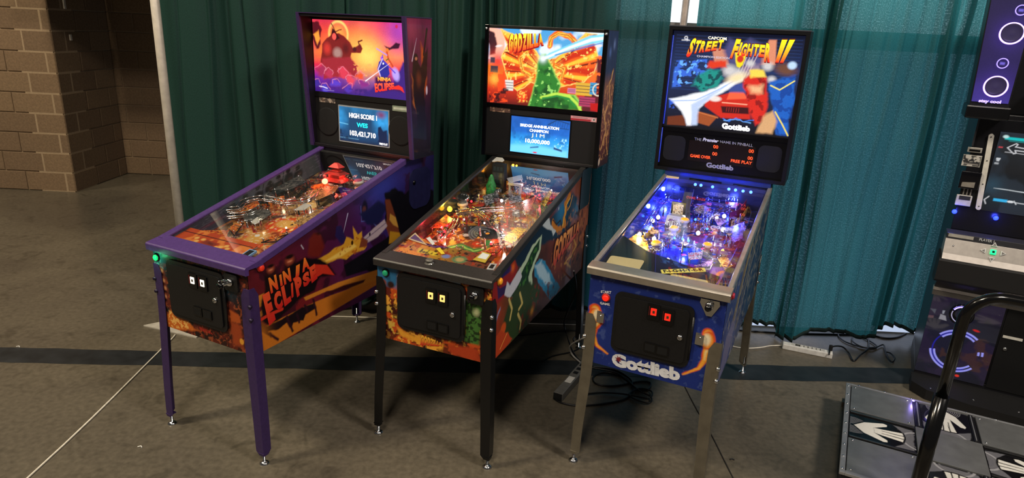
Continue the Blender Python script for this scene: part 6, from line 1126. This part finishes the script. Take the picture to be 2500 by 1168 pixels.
fs=[(-0.010,0.088),(0.147,0.174),(0.159,0.148),(0.002,0.062)]
o=MB().prism([(a,b,m2.zg(b)-.006) for a,b in fs],[(a,b,m2.zg(b)-.003) for a,b in fs]).build('letter_strip',mat('yellow_strip','e8d860',.4,emit=.25),r2)
text('lettering','F-I-G-H-T-E-R',[tuple(np.array(fs[0])*.95+np.array(fs[1])*.05-np.array((0,.003))),tuple(np.array(fs[1])*.96+np.array(fs[0])*.04-np.array((0,.003))),tuple(np.array(fs[2])*.96+np.array(fs[3])*.04+np.array((0,.003))),tuple(np.array(fs[3])*.95+np.array(fs[2])*.05+np.array((0,.003)))],lambda a,b,o_:(a,b,m2.zg(b)-.0028),mat('black_ink','101010',.5),o,bold=.05)
K.flipper((-.085,.235),-25,.075,WHITE); K.flipper((.085,.235),205,.075,WHITE); K.sling([(-.155,.31),(-.09,.28),(-.155,.39)],vio,WHITE); K.sling([(.15,.31),(.085,.28),(.15,.39)],vio,WHITE); K.rail_guide([(-.2,.28),(-.2,.40)]); K.rail_guide([(.215,.12),(.215,1.0),(.1,1.07),(-.1,1.08)],.035,CHROME)
# tall sign on the left ramp, over a grey steel ramp entrance
sb=K.at((-0.114,0.754)); bx=MB().prism([(-.045,-.02,0),(.045,-.02,0),(.045,.05,0),(-.045,.05,0)],[(-.040,-.0,.05),(.040,-.0,.05),(.040,.05,.05),(-.040,.05,.05)]).build('ramp_entrance',mat('pale_grey_ramp','b8bcc4',.35,.2,.1,30),r2,sb)
MB().box(-.036,.048,.02,.036,.053,.11).build('sign_panel',BLACKG,bx); MB().box(-.026,.045,.035,.026,.0485,.10).build('sign_face',busy_mat('cream_sign_art',['c8a860','e8d8a0','5a3c1c','d8c080'],50,emit=.15),bx); MB().box(-.028,.044,.032,.028,.046,.036).build('sign_trim',mat('gold_trim','c89a28',.3,.6,.1,20),bx)
K.ramp([(-0.111,0.789),(-0.164,1.029),(-0.185,1.216),(-0.121,1.308)],(.02,.05,.07,.07),.055); K.ramp([(-0.042,0.693),(-0.089,0.866),(-0.118,1.069)],(.0,.04,.07),.045,ma=mat('steel_ramp','9a9ca8',.25,.6,.1,20))
K.wire([(-0.199,0.558),(-0.210,0.677),(-0.218,0.876),(-0.215,1.005)],.05,.0022,.026); K.wire([(0.051,0.675),(0.038,0.793),(0.080,0.927),(0.103,0.990)],.05,.0022,.026)
K.plastic([(-0.055,0.899),(-0.028,0.964),(0.025,0.936),(0.022,0.867),(-0.020,0.848)],.05,busy_mat('eye_plastic',['20302c','c8b890','8a2418','3a4a44'],30)); K.plastic([(-0.093,1.178),(0.000,1.281),(0.081,1.142),(0.046,1.071),(-0.021,1.076)],.045,dkb); K.plastic([(0.046,0.862),(0.125,0.833),(0.106,0.731)],.04,vio)
K.plastic([(0.078,1.197),(0.117,1.254),(0.134,1.111),(0.098,1.113)],.07,mat('pale_plastic','c8c4b8',.3)); K.plastic([(0.091,1.055),(0.135,1.075),(0.143,0.991),(0.108,0.992)],.05,busy_mat('red_white_art',['c82030','f0e8f0','e05070','501018'],50))
# curved maroon and yellow band on the right ramp
cp=[(0.130,0.868),(0.159,0.931),(0.172,1.057),(0.173,1.166)]
K.rail_guide(cp,.07,mat('maroon_band','7a1c34',.4),'ramp_band'); K.rail_guide([(a+.012,b-.012) for a,b in cp],.035,gld,'ramp_band_lower')
K.plastic([(0.144,0.733),(0.205,0.855),(0.228,0.641),(0.199,0.572)],.04,vio); K.plastic([(0.036,0.389),(0.093,0.429),(0.103,0.357),(0.056,0.322)],.035,busy_mat('lower_plastic',['c83040','e8e0e8','3a2c4c','d8a060'],44)); K.plastic([(-0.248,0.390),(-0.228,0.485),(-0.161,0.431),(-0.117,0.317),(-0.171,0.318)],.04,gld); K.plastic([(0.158,0.408),(0.181,0.470),(0.236,0.358),(0.213,0.300)],.03,gld)
for q in ((-0.116,0.424),(-0.087,0.625),(-0.063,0.746),(0.099,0.498)):
    K.bumper(q,mat('orange_lit_cap','ff9418',.3,emit=1.6),mat('bumper_skirt2','c8b8a8',.4),r=.024)
for q in ((-0.193,0.734),(-0.205,0.680),(-0.078,0.787),(-0.139,0.469),(-0.215,0.491),(-0.023,0.273),(0.129,0.711),(0.073,0.841),(0.030,0.621),(0.101,0.887)):
    K.bulb(q,.03,'fff0dc',6,.010)
point('lamp_light',K.at((-0.208,0.465),.06),(1,.85,.6),.35,r2); point('lamp_light',K.at((-0.143,0.645),.07),(1,.9,.8),.28,r2,.008); point('lamp_light',K.at((0.085,0.752),.07),(1,.9,.85),.22,r2,.008); point('lamp_light',K.at((0.156,0.345),.06),(.9,.75,1),.3,r2,.008)
for q in ((-0.099,1.082),(-0.069,1.082),(-0.008,1.083),(0.076,1.078),(0.110,1.070),(0.148,1.051),(0.187,1.022)): K.hang(q,'3a60ff',12,.008)
for q,pw in (((-0.202,1.313),3),((0.102,1.307),3.4),((-0.278,1.194),2.4),((-0.007,0.503),2.6),((-0.248,0.810),1.4),((0.176,0.794),1.5),((-0.014,1.042),1.4)): point('lamp_light',K.at(q,.06),(.04,.07,1),pw,r2,.012)
for q in ((0.178,0.749),(-0.065,0.561),(-0.027,0.564),(0.002,0.556),(-0.235,0.764),(-0.027,0.828),(0.050,0.735)): K.bulb(q,.015,'3060ff',9,.006)
for q in ((-0.244,0.378),(0.080,0.489)): K.bulb(q,.02,'ff2060',5,.007)
for q in ((-0.201,0.527),(-0.169,0.399),(-0.138,0.333),(0.170,0.478)): K.bulb(q,.03,'ffd840',7,.007)
point('lamp_light',K.at((-0.157,0.378),.06),(1,.75,.1),.3,r2)
for i in range(22): K.post((random.uniform(-.2,.18),random.uniform(.32,1.02)),random.choice((.028,.04,.05)),.004,random.choice((WHITE,CHROME,CHROME,CLEAR)))
for i in range(5): K.target((-.205+.004*i,.48+.035*i),75,mat('gold_target','d8a828',.4))
for i in range(3): K.target((.175,.62+.035*i),100,mat('white_target','d8d0c8',.4))
tg=[(a,b,m2.zg(b)+.0015) for a,b in [(-0.274,1.133),(-0.269,1.154),(-0.209,1.149),(-0.197,1.131),(-0.192,1.100),(-0.258,1.092)]]
o=MB().prism(tg,[(a,b,c+.0012) for a,b,c in tg]).build('paper_tag',mat('tan_paper','d0b890',.7)); o.matrix_world=Matrix.Translation((d2['X'],d2['Y'],0))@Matrix.Rotation(d2['yaw'],4,'Z')
tag(o,'small tan paper tag on the glass of the blue machine','paper tag')
K.clutter(34,(vio,dkb,gld,CLEAR,stl),9,.34,1.05,(mat('insert_blue','2838e0',.3,emit=.5),mat('insert_white','d8d4c8',.3),mat('insert_amber','d89030',.3,emit=.15),mat('insert_pink','c83078',.3,emit=.3)))

# ================================================================== DANCE GAME CABINET AND ITS STAGE
DX,DY,DA=2.38,3.46,-.507
dc=empty('dance_game_cabinet',(DX,DY,0),DA,'tall black dance arcade cabinet with violet glowing speaker rings','arcade cabinet')
D3=lambda y:(lambda a,b,o:(a,np.zeros_like(a)+y-o,b))
CBK=mat('cabinet_black','121216',.35,0,.12,60); CBG=mat('cabinet_gloss','0c0c12',.12,0,.1,30,coat=.5); SIL=mat('silver_panel','a8a29c',.38,.6,.08,40); DGR=mat('grey_bezel','3a3a40',.35,.2,.1,30)
W2=1.75
MB().box(0,0,.0,W2,.5,.09).build('base_plinth',CBK,dc,bevel=.004)
MB().box(.0,.002,.09,W2,.5,1.56).build('cabinet_body',CBK,dc,bevel=.004)
MB().box(0,.06,1.56,W2,.46,2.55).build('upper_body',CBK,dc,bevel=.004)
SKP=[(-.012,-.0),(-.012,-.13),(.06,-.20),(.25,-.25),(W2,-.30),(W2,0)]
MB().prism([(a,b,0) for a,b in SKP],[(a,b,.06) for a,b in SKP]).build('front_skirt',mat('rough_black','0b0b0c',.6,0,.2,80),dc,bevel=.006)
for i in range(7): MB().lathe([(.006,0),(.005,.003),(0,.004)],8,axis((.08+.2*i,-.17-.01*i,.060),(0,0,1))).build('screw',CHROME,dc)
# lower speaker panel behind clear sheet
def low(c):
    c.glow((.1,.3),.3,'1a1a30',.8); c.fleck('2a1c3a',10,.5,.1,.5,3); c.fleck('4a2c20',14,.58,.08,.5,5,c.inside([(.1,.15),(.34,.15),(.34,.35),(.1,.35)]))
    q=(.170,.247)
    for r,w in ((.122,.010),(.104,.010)):
        for a0,a1 in ((48,140),(188,318),(0,12)): c.ring(q,r,w,'9a9af8',.002,1,a0,a1)
    c.ring(q,.113,.006,'2020a0',.002,1,60,300)
    c.ell((.148,.385),.016,.006,'c01818',20,.3); c.ell((.235,.39),.016,.006,'c01818',-10,.3); c.ell((.205,.102),.01,.007,'e03020',0,.3)
    c.poly([(.000,.465),(.03,.468),(.028,.44),(.012,.455)],'4a4c58',.002); c.poly([(.0,.425),(.026,.428),(.026,.412),(.0,.41)],'5a4048',.002); c.poly([(.06,.468),(.072,.47),(.07,.45),(.062,.448)],'8a8c98',.001); c.poly([(.055,.445),(.08,.44),(.09,.412),(.052,.415)],'8a8890',.002)
art('lower_speaker_panel',dc,-.0,.335,.078,.575,150,220,D3(0),low,paint_mat('lower_art',.85,.08,.6),base='08080e',off=.004,label='dark glossy panel with violet arcs')
MB().lathe([(.058,0),(.060,.012),(.050,.016),(.046,.012),(.046,.004),(.030,.002),(0,.0)],30,axis((.150,-.002,.466),(0,-1,0))).build('tweeter_ring',CBG,dc)
pa=MB(); 
def arc(cx,cz,r,w,a0,a1,y,n=28,t=.003):
    P=[];Q=[]
    for i in range(n+1):
        a=math.radians(a0+(a1-a0)*i/n); P.append((cx+(r+w/2)*math.cos(a),cz+(r+w/2)*math.sin(a))); Q.append((cx+(r-w/2)*math.cos(a),cz+(r-w/2)*math.sin(a)))
    mb=MB()
    for i in range(n): q=[P[i],P[i+1],Q[i+1],Q[i]]; mb.add([(a,y,b) for a,b in q]+[(a,y-t,b) for a,b in q],[(0,1,2,3),(4,5,6,7),(0,1,5,4),(2,3,7,6)])
    return mb
arc(.150,.466,.048,.010,35,150,-.014).build('ring_light',flatem('violet_glow','8a7aff',4.5),dc); arc(.150,.466,.048,.008,160,250,-.014).build('ring_light',flatem('pale_violet','a8a4c8',.6),dc)
# coin door side
MB().box(.345,-.006,.075,.78,.0,.585).build('coin_panel',mat('flat_black_panel','0a0a0b',.5),dc,bevel=.003)
MB().box(.355,-.010,.386,.442,-.006,.400).build('label_plate',WHITE,dc); MB().lathe([(.010,0),(.010,.004),(.006,.006),(0,.006)],14,axis((.380,-.006,.322),(0,-1,0))).build('door_lock',CHROME,dc)
# silver band and control shelf
MB().box(-.012,-.035,.588,W2,.0,.608).build('silver_band',mat('bright_band','d8d0c8',.3,.5,.05,20),dc,bevel=.002)
MB().prism([(-.01,-.035,.608),(-.01,-.09,.66),(-.01,0,.66),(-.01,0,.608)],[(W2,-.035,.608),(W2,-.09,.66),(W2,0,.66),(W2,0,.608)]).build('shelf_underside',mat('dark_grey_metal','4a4744',.4,.5,.1,30),dc)
MB().box(-.012,-.035,.560,W2,-.002,.587).build('lower_band',mat('dull_silver','8a847c',.35,.7,.08,30),dc,bevel=.001)
MB().prism([(-.03,-.16,.68),(-.03,-.16,.80),(-.03,0,.82),(-.03,0,.66),(-.03,-.10,.66)],[(W2,-.16,.68),(W2,-.16,.80),(W2,0,.82),(W2,0,.66),(W2,-.10,.66)]).build('padded_bumper',mat('black_vinyl','0e0d0e',.6),dc,bevel=.008)
MB().prism([(-.02,-.13,.83),(-.02,-.15,.80),(-.02,0,.80),(-.02,0,.93),(-.02,-.10,.905)],[(W2,-.13,.83),(W2,-.15,.80),(W2,0,.80),(W2,0,.93),(W2,-.10,.905)]).build('control_panel',SIL,dc,bevel=.003)
cs=Vector((0,.03,.075)).normalized(); cn=Vector((0,-.93,.37))
def cpan(x,t): return Vector((x,-.13+.03*t,.83+.075*t))
MB().lathe([(.018,0),(.018,.010),(.014,.013),(0,.013)],4,axis(cpan(.195,.55),cn)@Matrix.Rotation(math.radians(45),4,'Z'),False).build('select_button',flatem('green_glow','14e880',1.8),dc,bevel=.002); MB().lathe([(.008,.013),(.008,.0135),(0,.0135)],4,axis(cpan(.195,.55),cn)@Matrix.Rotation(math.radians(45),4,'Z'),False).build('button_mark',BLACKG,dc)
for k,(dx,dt,ro) in enumerate(((0,.48,0),(0,-.48,180),(-.042,0,90),(.042,0,270))):
    M=axis(cpan(.195+dx,.55+dt),cn)@Matrix.Rotation(math.radians(ro),4,'Z'); tri=[(0,.014),(-.013,-.009),(.013,-.009)]
    o=MB().prism([M@Vector((a,b,0)) for a,b in tri],[M@Vector((a,b,.007)) for a,b in tri]).build('arrow_button',mat('clear_grey_button','c8c8c4',.3,emit=.12),dc); MB().prism([M@Vector((a*.6,b*.6,.007)) for a,b in tri],[M@Vector((a*.6,b*.6,.0078)) for a,b in tri]).build('button_face',mat('button_mid','6a6864',.4),o)
MB().box(-.02,-.101,.905,W2,.0,.935).build('ledge',DGR,dc,bevel=.002)
MB().box(-.012,-.103,.915,.10,-.101,.932).build('warning_label',mat('pale_label','a8a49a',.5),dc); 
text('lettering','PLAYER 1',[(.125,.9315),(.19,.9315),(.19,.918),(.125,.918)],D3(-.101),mat('grey_letters','c8c8cc',.5),dc,bold=.02,off=.002)
MB().lathe([(.004,0),(.004,.003),(0,.004)],8,axis(cpan(.02,.55),cn)).build('screw',CHROME,dc)
def stick2(c): c.line([(-.008,.985),(.055,.985)],.007,'4a4438').line([(-.008,.97),(.055,.97)],.003,'6a665c').line([(-.008,.96),(.055,.96)],.003,'6a665c').line([(-.008,.95),(.05,.95)],.003,'6a665c')
# monitor field
MB().box(.0,-.003,.94,W2,.0,1.535).build('monitor_frame',mat('monitor_frame_black','18181c',.22,.1,.1,30),dc,bevel=.002)
MB().box(-.004,-.02,1.39,.004,.0,1.535).build('edge_strip',DGR,dc); 
def scr(c):
    c.grad((0,1.47),(0,1.06),[(0,'24282e'),(.5,'1a1c20'),(.85,'14242c'),(1,'0c1014')]); c.shade(8,.5); c.fleck('2a3440',10,.5,.1,.6,3)
    c.poly([(.128,1.452),(.75,1.44),(.75,1.425),(.13,1.438)],'18c8c8',.002); c.ell((.132,1.452),.012,.008,'c8e8e8',0,.3); c.line([(.15,1.432),(.75,1.42)],.004,'2a8a8a',.001,.8)
    P=[(.150,1.398),(.182,1.422),(.190,1.418),(.182,1.405),(.24,1.40),(.24,1.385),(.184,1.388),(.192,1.374),(.182,1.370),(.150,1.398)]; c.line(P,.004,'e8e8ec'); c.line([(.145,1.375),(.26,1.372)],.003,'c8c8cc')
    c.poly([(.112,1.400),(.130,1.400),(.130,1.394),(.112,1.394)],'d84850',.001); c.poly([(.115,1.342),(.135,1.342),(.131,1.325),(.119,1.325)],'c8ccd0',.001); c.poly([(.113,1.318),(.132,1.318),(.132,1.308),(.113,1.308)],'a8acb0',.001,.8)
    c.line([(.14,1.185),(.75,1.165)],.005,'c8d0d4',.001,.9); c.poly([(.125,1.13),(.18,1.13),(.18,1.115),(.125,1.115)],'30a8e0',.001,.0); c.poly([(.15,1.132),(.21,1.132),(.21,1.118),(.15,1.118)],'38b8f0',.002)
    c.line([(.128,1.138),(.112,1.118),(.122,1.098)],.005,'d0d0d4'); c.line([(.21,1.124),(.75,1.105)],.004,'d0d4d8'); c.glow((.13,1.2),.04,'2a4a5c',.7); c.line([(.218,1.124),(.23,1.124)],.012,'e0e4e8'); c.line([(.238,1.13),(.25,1.114)],.004,'e0e4e8')
art('monitor_screen',dc,.105,.75,1.06,1.475,210,140,D3(0),scr,paint_mat('dim_screen',.9,.1,.6),off=.006,label='dark screen with white arrow outline and cyan bar')
MB().prism([(a,-.006,b) for a,b in ((.058,1.452),(.066,1.460),(.074,1.460),(.082,1.452),(.108,1.068),(.102,1.060),(.092,1.060),(.084,1.068))],[(a,-.012,b) for a,b in ((.058,1.452),(.066,1.460),(.074,1.460),(.082,1.452),(.108,1.068),(.102,1.060),(.092,1.060),(.084,1.068))]).build('white_light_bar',mat('cream_bar','d8d4c8',.4),dc,bevel=.001)
for t in (0.02,.34,.66,.97): MB().lathe([(.003,0),(.003,.002),(0,.0025)],8,axis((.070+.027*t,-.012,1.452-.384*t),(0,-1,0))).build('rivet',BLACKG,dc)
MB().box(-.016,-.012,1.356,.048,-.002,1.382).build('card_reader',mat('reader_silver','b0aca4',.35,.4),dc,bevel=.002); MB().box(-.008,-.014,1.362,.040,-.0115,1.372).build('reader_slot',BLACKG,dc)
def stk(c): c.poly([(-.022,1.287),(.053,1.285),(.050,1.335),(-.024,1.337)],'2a2a2c',.001).fleck('c8c4bc',70,.5,.05,.9,4); c.line([(-.015,1.295),(.045,1.293)],.006,'8a8680')
art('info_sticker',dc,-.026,.056,1.282,1.342,50,40,D3(0),stk,PAINTM,base='8a8880',off=.005)
MB().box(-.018,-.03,1.165,.072,-.002,1.258).build('coin_reader_box',CBG,dc,bevel=.004); MB().prism([(-.006,-.031,1.176),(.052,-.031,1.176),(.052,-.031,1.205),(-.006,-.031,1.196)],[(-.006,-.033,1.176),(.052,-.033,1.176),(.050,-.033,1.205),(-.004,-.033,1.200)]).build('palm_sensor',mat('sensor_grey','8a8478',.3),dc,bevel=.001)
MB().box(-.012,-.020,1.072,.058,-.002,1.128).build('ticket_slot',mat('white_slot','c8c6c2',.4),dc,bevel=.003); MB().box(.0,-.022,1.105,.05,-.019,1.126).build('slot_mouth',DGR,dc)
for x in (.012,.028,.044): MB().box(x,-.006,1.130,x+.006,-.002,1.168).build('light_strip',SIL,dc)
for x,z in ((-.003,1.033),(.182,1.030)):
    MB().lathe([(.012,0),(.011,.005),(.006,.008),(0,.009)],16,axis((x,-.01,z),(0,-1,.2)),).build('blue_lamp',flatem('blue_glow','1828ff',9),dc); point('lamp_light',(x,-.05,z),(.05,.08,1),.25,dc)
# tilted speaker tower and marquee above
pil=MB().prism([(-.068,-.14,1.60),(.096,-.14,1.60),(.096,.06,1.60),(-.068,.06,1.60)],[(-.105,-.10,2.55),(.11,-.10,2.55),(.11,.06,2.55),(-.105,.06,2.55)]).build('speaker_tower',CBK,dc,bevel=.004)
MB().box(-.078,-.155,1.540,.106,.06,1.605).build('tower_foot',mat('tower_foot_black','08080a',.3),dc,bevel=.008)
yv=lambda b:-.14+.04*(b-1.615)/.935
PV=lambda a,b,o:(a,yv(b)-o,b)
def tow(c):
    c.grad((0,2.3),(0,1.6),[(0,'2c2450'),(.5,'2a2248'),(.8,'2e2360'),(1,'483a9c')]); c.shade(10,.2)
    for x,z in ((.030,1.949),(.020,1.700)): c.glow((x,z),.075,'4a34a0',.6); c.ell((x,z),.046,.048,'120c24',0,.1)
    for x,z in ((.044,2.055),(.024,1.81)): c.ell((x,z),.018,.018,'2a1f5c',0,.2); c.poly([(x-.010,z+.006),(x+.010,z+.005),(x+.010,z-.007),(x-.010,z-.006)],'7a6ae0',.002,.9)
art('tower_panel',dc,0,1,1.622,2.54,60,260,lambda a,b,o:((-.062-.040*(b-1.6)/.95)+a*(.15+.05*(b-1.6)/.95),yv(b)-o,b),lambda c:(setattr(c,'A',-.062-.040*(c.B-1.6)/.95+c.A*(.15+.05*(c.B-1.6)/.95)),tow(c)),paint_mat('tower_lit',.9,.2,.3),off=.003,label='violet lit front of the speaker tower')
def tring(x,z,r,w,st,nm):
    b=MB(); n=40
    for i in range(n): pass
    P=[Vector((x+r*math.cos(2*math.pi*i/n),yv(z+r*math.sin(2*math.pi*i/n))-.010,z+r*math.sin(2*math.pi*i/n))) for i in range(n+1)]
    b.tube(P,w,8,False); b.build(nm,flatem('ring_violet_white','b08cff',st) if st>3 else flatem('ring_violet','9080ff',st),dc)
for x,z in ((.030,1.949),(.020,1.700)):
    MB().lathe([(.048,0),(.045,.008),(.036,.002),(.010,.006),(0,.006)],30,axis((x,yv(z)-.003,z),(0,-1,-.04))).build('speaker_cone',mat('cone_dark','0d0920',.7),dc); tring(x,z,.0475,.0038,3.2,'ring_light'); point('lamp_light',(x,yv(z)-.06,z),(.5,.35,1),.22,dc,.04)
for x,z in ((.044,2.055),(.024,1.81)): tring(x,z,.0225,.0022,1.8,'ring_light')
text('lettering','stay cool',[(-.034,1.636),(.058,1.636),(.058,1.616),(-.034,1.616)],PV,flatem('pale_violet_glyph','a898ff',1.6),dc,bold=.05,off=.006)
MB().box(.215,-.03,1.56,W2,.06,1.72).build('marquee_box',CBK,dc,bevel=.003)
def marq(c): c.grad((0,1.70),(0,1.57),[(0,'5a2c48'),(.5,'7a3a50'),(.6,'8a4a34'),(1,'6a3020')]); c.fleck('c88aa0',60,.6,.05,.8,3)
art('marquee_sign',dc,.225,W2-.02,1.575,1.705,200,40,D3(-.03),marq,paint_mat('marquee_lit',.8,.3,.2),off=.003)
text('lettering','ダンス',[(.232,1.672),(.42,1.672),(.42,1.622),(.232,1.622)],D3(-.03),mat('yellow_glyph2','e8d030',.5,emit=.7),dc,bold=.02,off=.007)
text('lettering','ダンス',[(.230,1.674),(.422,1.674),(.422,1.620),(.230,1.620)],D3(-.03),mat('dark_outline','241810',.5),dc,bold=.06,off=.005)
# ---- stage with steel panels and arrow panels
_c,_s=math.cos(DA),math.sin(DA); SA=DA+math.radians(2.0); _ox,_oy=-.335,-.56
_cx,_cy=DX+_c*_ox-_s*_oy,DY+_s*_ox+_c*_oy; _c2,_s2=math.cos(SA),math.sin(SA)
st=empty('dance_stage',(_cx-(_c2*_ox-_s2*_oy),_cy-(_s2*_ox+_c2*_oy),0),SA,'low steel dance platform with black and white arrow panels','dance platform')
X0,X1,Y0,Y1,HZ=-.335,1.40,-1.425,-.560,.15
ALP=mat('stage_aluminium','a6a8aa',.38,.6,.12,30,.03); ALD=mat('brushed_plate','8a8c8c',.33,.6,.14,14,.02); BLKP=mat('stage_black','0c0c0e',.5)
MB().box(X0+.01,Y0+.01,.0,X1,Y1-.002,HZ-.014).build('stage_body',mat('dark_stage_side','2c2d30',.5,.4,.2,20),st,bevel=.003)
MB().box(X0,Y0,HZ-.014,X0+.022,Y1,HZ).build('edge_trim',ALP,st,bevel=.002); MB().box(X0+.022,Y1-.014,HZ-.014,X1,Y1,HZ).build('edge_trim',ALP,st,bevel=.002); MB().box(X0+.022,Y0,HZ-.014,X1,Y0+.022,HZ).build('edge_trim',ALP,st,bevel=.002)
MB().box(X0+.0,Y1,.0,X1,Y1+.05,.03).build('rear_flange',mat('flange_brown','5c5548',.4,.3,.1,20),st,bevel=.002)
for x in (X0+.02,.345):
    P=MB().box(x,Y1+.004,.0305,x+.09,Y1+.046,.0315) if x<0 else MB().box(x,Y1+.02,.036,x+.09,Y1+.06,.038)
    hs=P.build('hazard_sticker',BLACKG,st)
    for i in range(4):
        z=.032 if x<0 else .0384; yy=Y1+(.004 if x<0 else .02); a=x+.004+.022*i
        MB().prism([(a,yy,z-.0003),(a+.011,yy,z-.0003),(a+.020,yy+.04,z-.0003),(a+.009,yy+.04,z-.0003)],[(a,yy,z),(a+.011,yy,z),(a+.020,yy+.04,z),(a+.009,yy+.04,z)]).build('stripe',mat('hazard_cream','d8b070',.5),hs)
px=[-.310,-.030,.238,.506,.774,1.042,1.31]; py=[-1.405,-1.120,-.848,-.578]
def rivet(x,y,z=HZ): MB().lathe([(.0062,0),(.005,.0025),(.002,.0035),(0,.0035)],8,axis((x,y,z),(0,0,1))).build('rivet',CHROME,st)
def arrow(c,cx,cy,rot):
    """arrow pointing to local +x before turning; drawn flat in black, grey and white"""
    a=math.radians(rot); R=lambda P:[(cx+x*math.cos(a)-y*math.sin(a),cy+x*math.sin(a)+y*math.cos(a)) for x,y in P]
    for i in range(9): c.ring(R([(.125,0)])[0],.012+.0075*i,.0028,'8c8c90',.0008,.9)
    c.poly(R([(-.13,-.09),(-.05,-.10),(-.09,-.04),(-.02,.0),(-.09,.05),(-.05,.10),(-.13,.09)]),'6a6a70',.002,.9,.01)
    c.ring(R([(-.16,0)])[0],.078,.010,'a0a0a4'); c.ring(R([(-.16,0)])[0],.060,.006,'707074')
    H=[(.118,.0),(.075,.050),(-.005,.085),(-.022,.080),(-.020,.062),(.035,.022),(.0,.030),(-.085,.040),(-.088,.016),(-.02,.008),(-.09,.010),(-.09,-.012),(-.02,-.006),(-.088,-.018),(-.085,-.040),(.0,-.026),(.035,-.022),(-.020,-.062),(-.022,-.080),(-.005,-.085),(.075,-.050)]
    c.line(R(H+[H[0]]),.016,'0a0a0c'); c.poly(R(H),'e4e2da',.0012); c.line(R([(-.088,.014),(.0,.012)]),.004,'101012'); c.line(R([(-.088,-.014),(.0,-.012)]),.004,'101012'); c.line(R([(.03,.022),(.035,-.022)]),.003,'8a8a88',.001,.5)
STG=paint_mat('stage_print',0,.18,.5)
k=0
for pad in (0,1):
    for i in range(3):
        for j in range(3):
            ii=i+3*pad; x0,x1,y0,y1=px[ii]+.004,px[ii+1]-.004,py[j]+.004,py[j+1]-.004
            if x0>1.2: continue
            if (i+j)%2==1:
                MB().box(x0,y0,HZ-.012,x1,y1,HZ-.008).build('arrow_tray',BLKP,st)
                ins=.030; hor=(j==1)
                ax0,ax1,ay0,ay1=(x0,x1,y0+ins,y1-ins) if hor else (x0+ins,x1-ins,y0,y1)
                rot={(0,1):180,(2,1):0,(1,2):90,(1,0):270}[(i,j)]; cx,cy=(x0+x1)/2,(y0+y1)/2
                art('arrow_panel',st,ax0,ax1,ay0,ay1,90,90,lambda a,b,o:(a,b,np.zeros_like(a)+HZ-.006+o),lambda c:arrow(c,cx,cy,rot),STG,base='101014',label='black panel with white arrow')
                for s in (0,1):
                    b=MB()
                    if hor:
                        yy=y0+.006 if s==0 else y1-.024; b.box(x0,yy,HZ-.008,x1,yy+.018,HZ-.001)
                        MB().box(x0,yy+.006,HZ-.001,x1,yy+.010,HZ+.001).build('bright_rail',CHROME,st)
                    else:
                        xx=x0+.006 if s==0 else x1-.024; b.box(xx,y0,HZ-.008,xx+.018,y1,HZ-.001)
                        MB().box(xx+.006,y0+.01,HZ-.001,xx+.010,y1-.01,HZ+.001).build('bright_rail',ALP,st)
                    b.build('panel_bracket',BLKP,st,bevel=.001)
            else:
                MB().box(x0-.003,y0-.003,HZ-.012,x1+.003,y1+.003,HZ-.001).build('steel_panel',ALD,st,bevel=.0015)
                if (i,j)!=(1,1):
                    for a in (x0+.014,x1-.02):
                        for b_ in (y0+.016,y1-.016): rivet(a,b_,HZ-.001)
for t in range(9): rivet(X0+.011,Y0+.03+.1*t)
for t in range(14): rivet(X0+.06+.12*t,Y1-.007)
MB().lathe([(.006,0),(.006,.003),(0,.005)],10,axis((px[1]+.004,py[2]+.262,HZ),(0,0,1))).build('corner_lamp',flatem('violet_glow','8a7aff',4.5),st); point('lamp_light',(px[1]+.004,py[2]+.262,HZ+.03),(.35,.25,1),.12,st,.006)
# ---- safety bar on the player side of the stage
bar=empty('safety_bar',(DX,DY,0),DA,'thick black tubular handrail curving over at the right edge','handrail')
BM=mat('black_gloss_tube','0a0a0b',.16,0,.06,30,coat=.4)
up_=[(-.034,-1.46,.02),(-.034,-1.46,.30),(-.034,-1.46,.62)]
MB().tube(up_,.0265,20).build('sleeve',BM,bar)
C=[(-.034,-1.46,.60),(-.034,-1.46,.90)]
for i in range(1,10):
    a=math.pi-math.pi/2*i/9; C.append((.076+.11*math.cos(a),-1.46,.925+.115*math.sin(a)))
C+=[(.30,-1.46,1.04),(.62,-1.46,1.04)]
for i in range(1,10):
    a=math.pi/2-math.pi/2*i/9; C.append((.62+.11*math.cos(a),-1.46,.925+.115*math.sin(a)))
C+=[(.73,-1.46,.60)]
MB().tube(C,.0205,20).build('tube',BM,bar); MB().tube([(.73,-1.46,.62),(.73,-1.46,.02)],.0265,20).build('sleeve',BM,bar)
for x in (-.034,.73): MB().box(x-.05,-1.51,0,x+.05,-1.43,.02).build('foot_plate',BM,bar,bevel=.003)
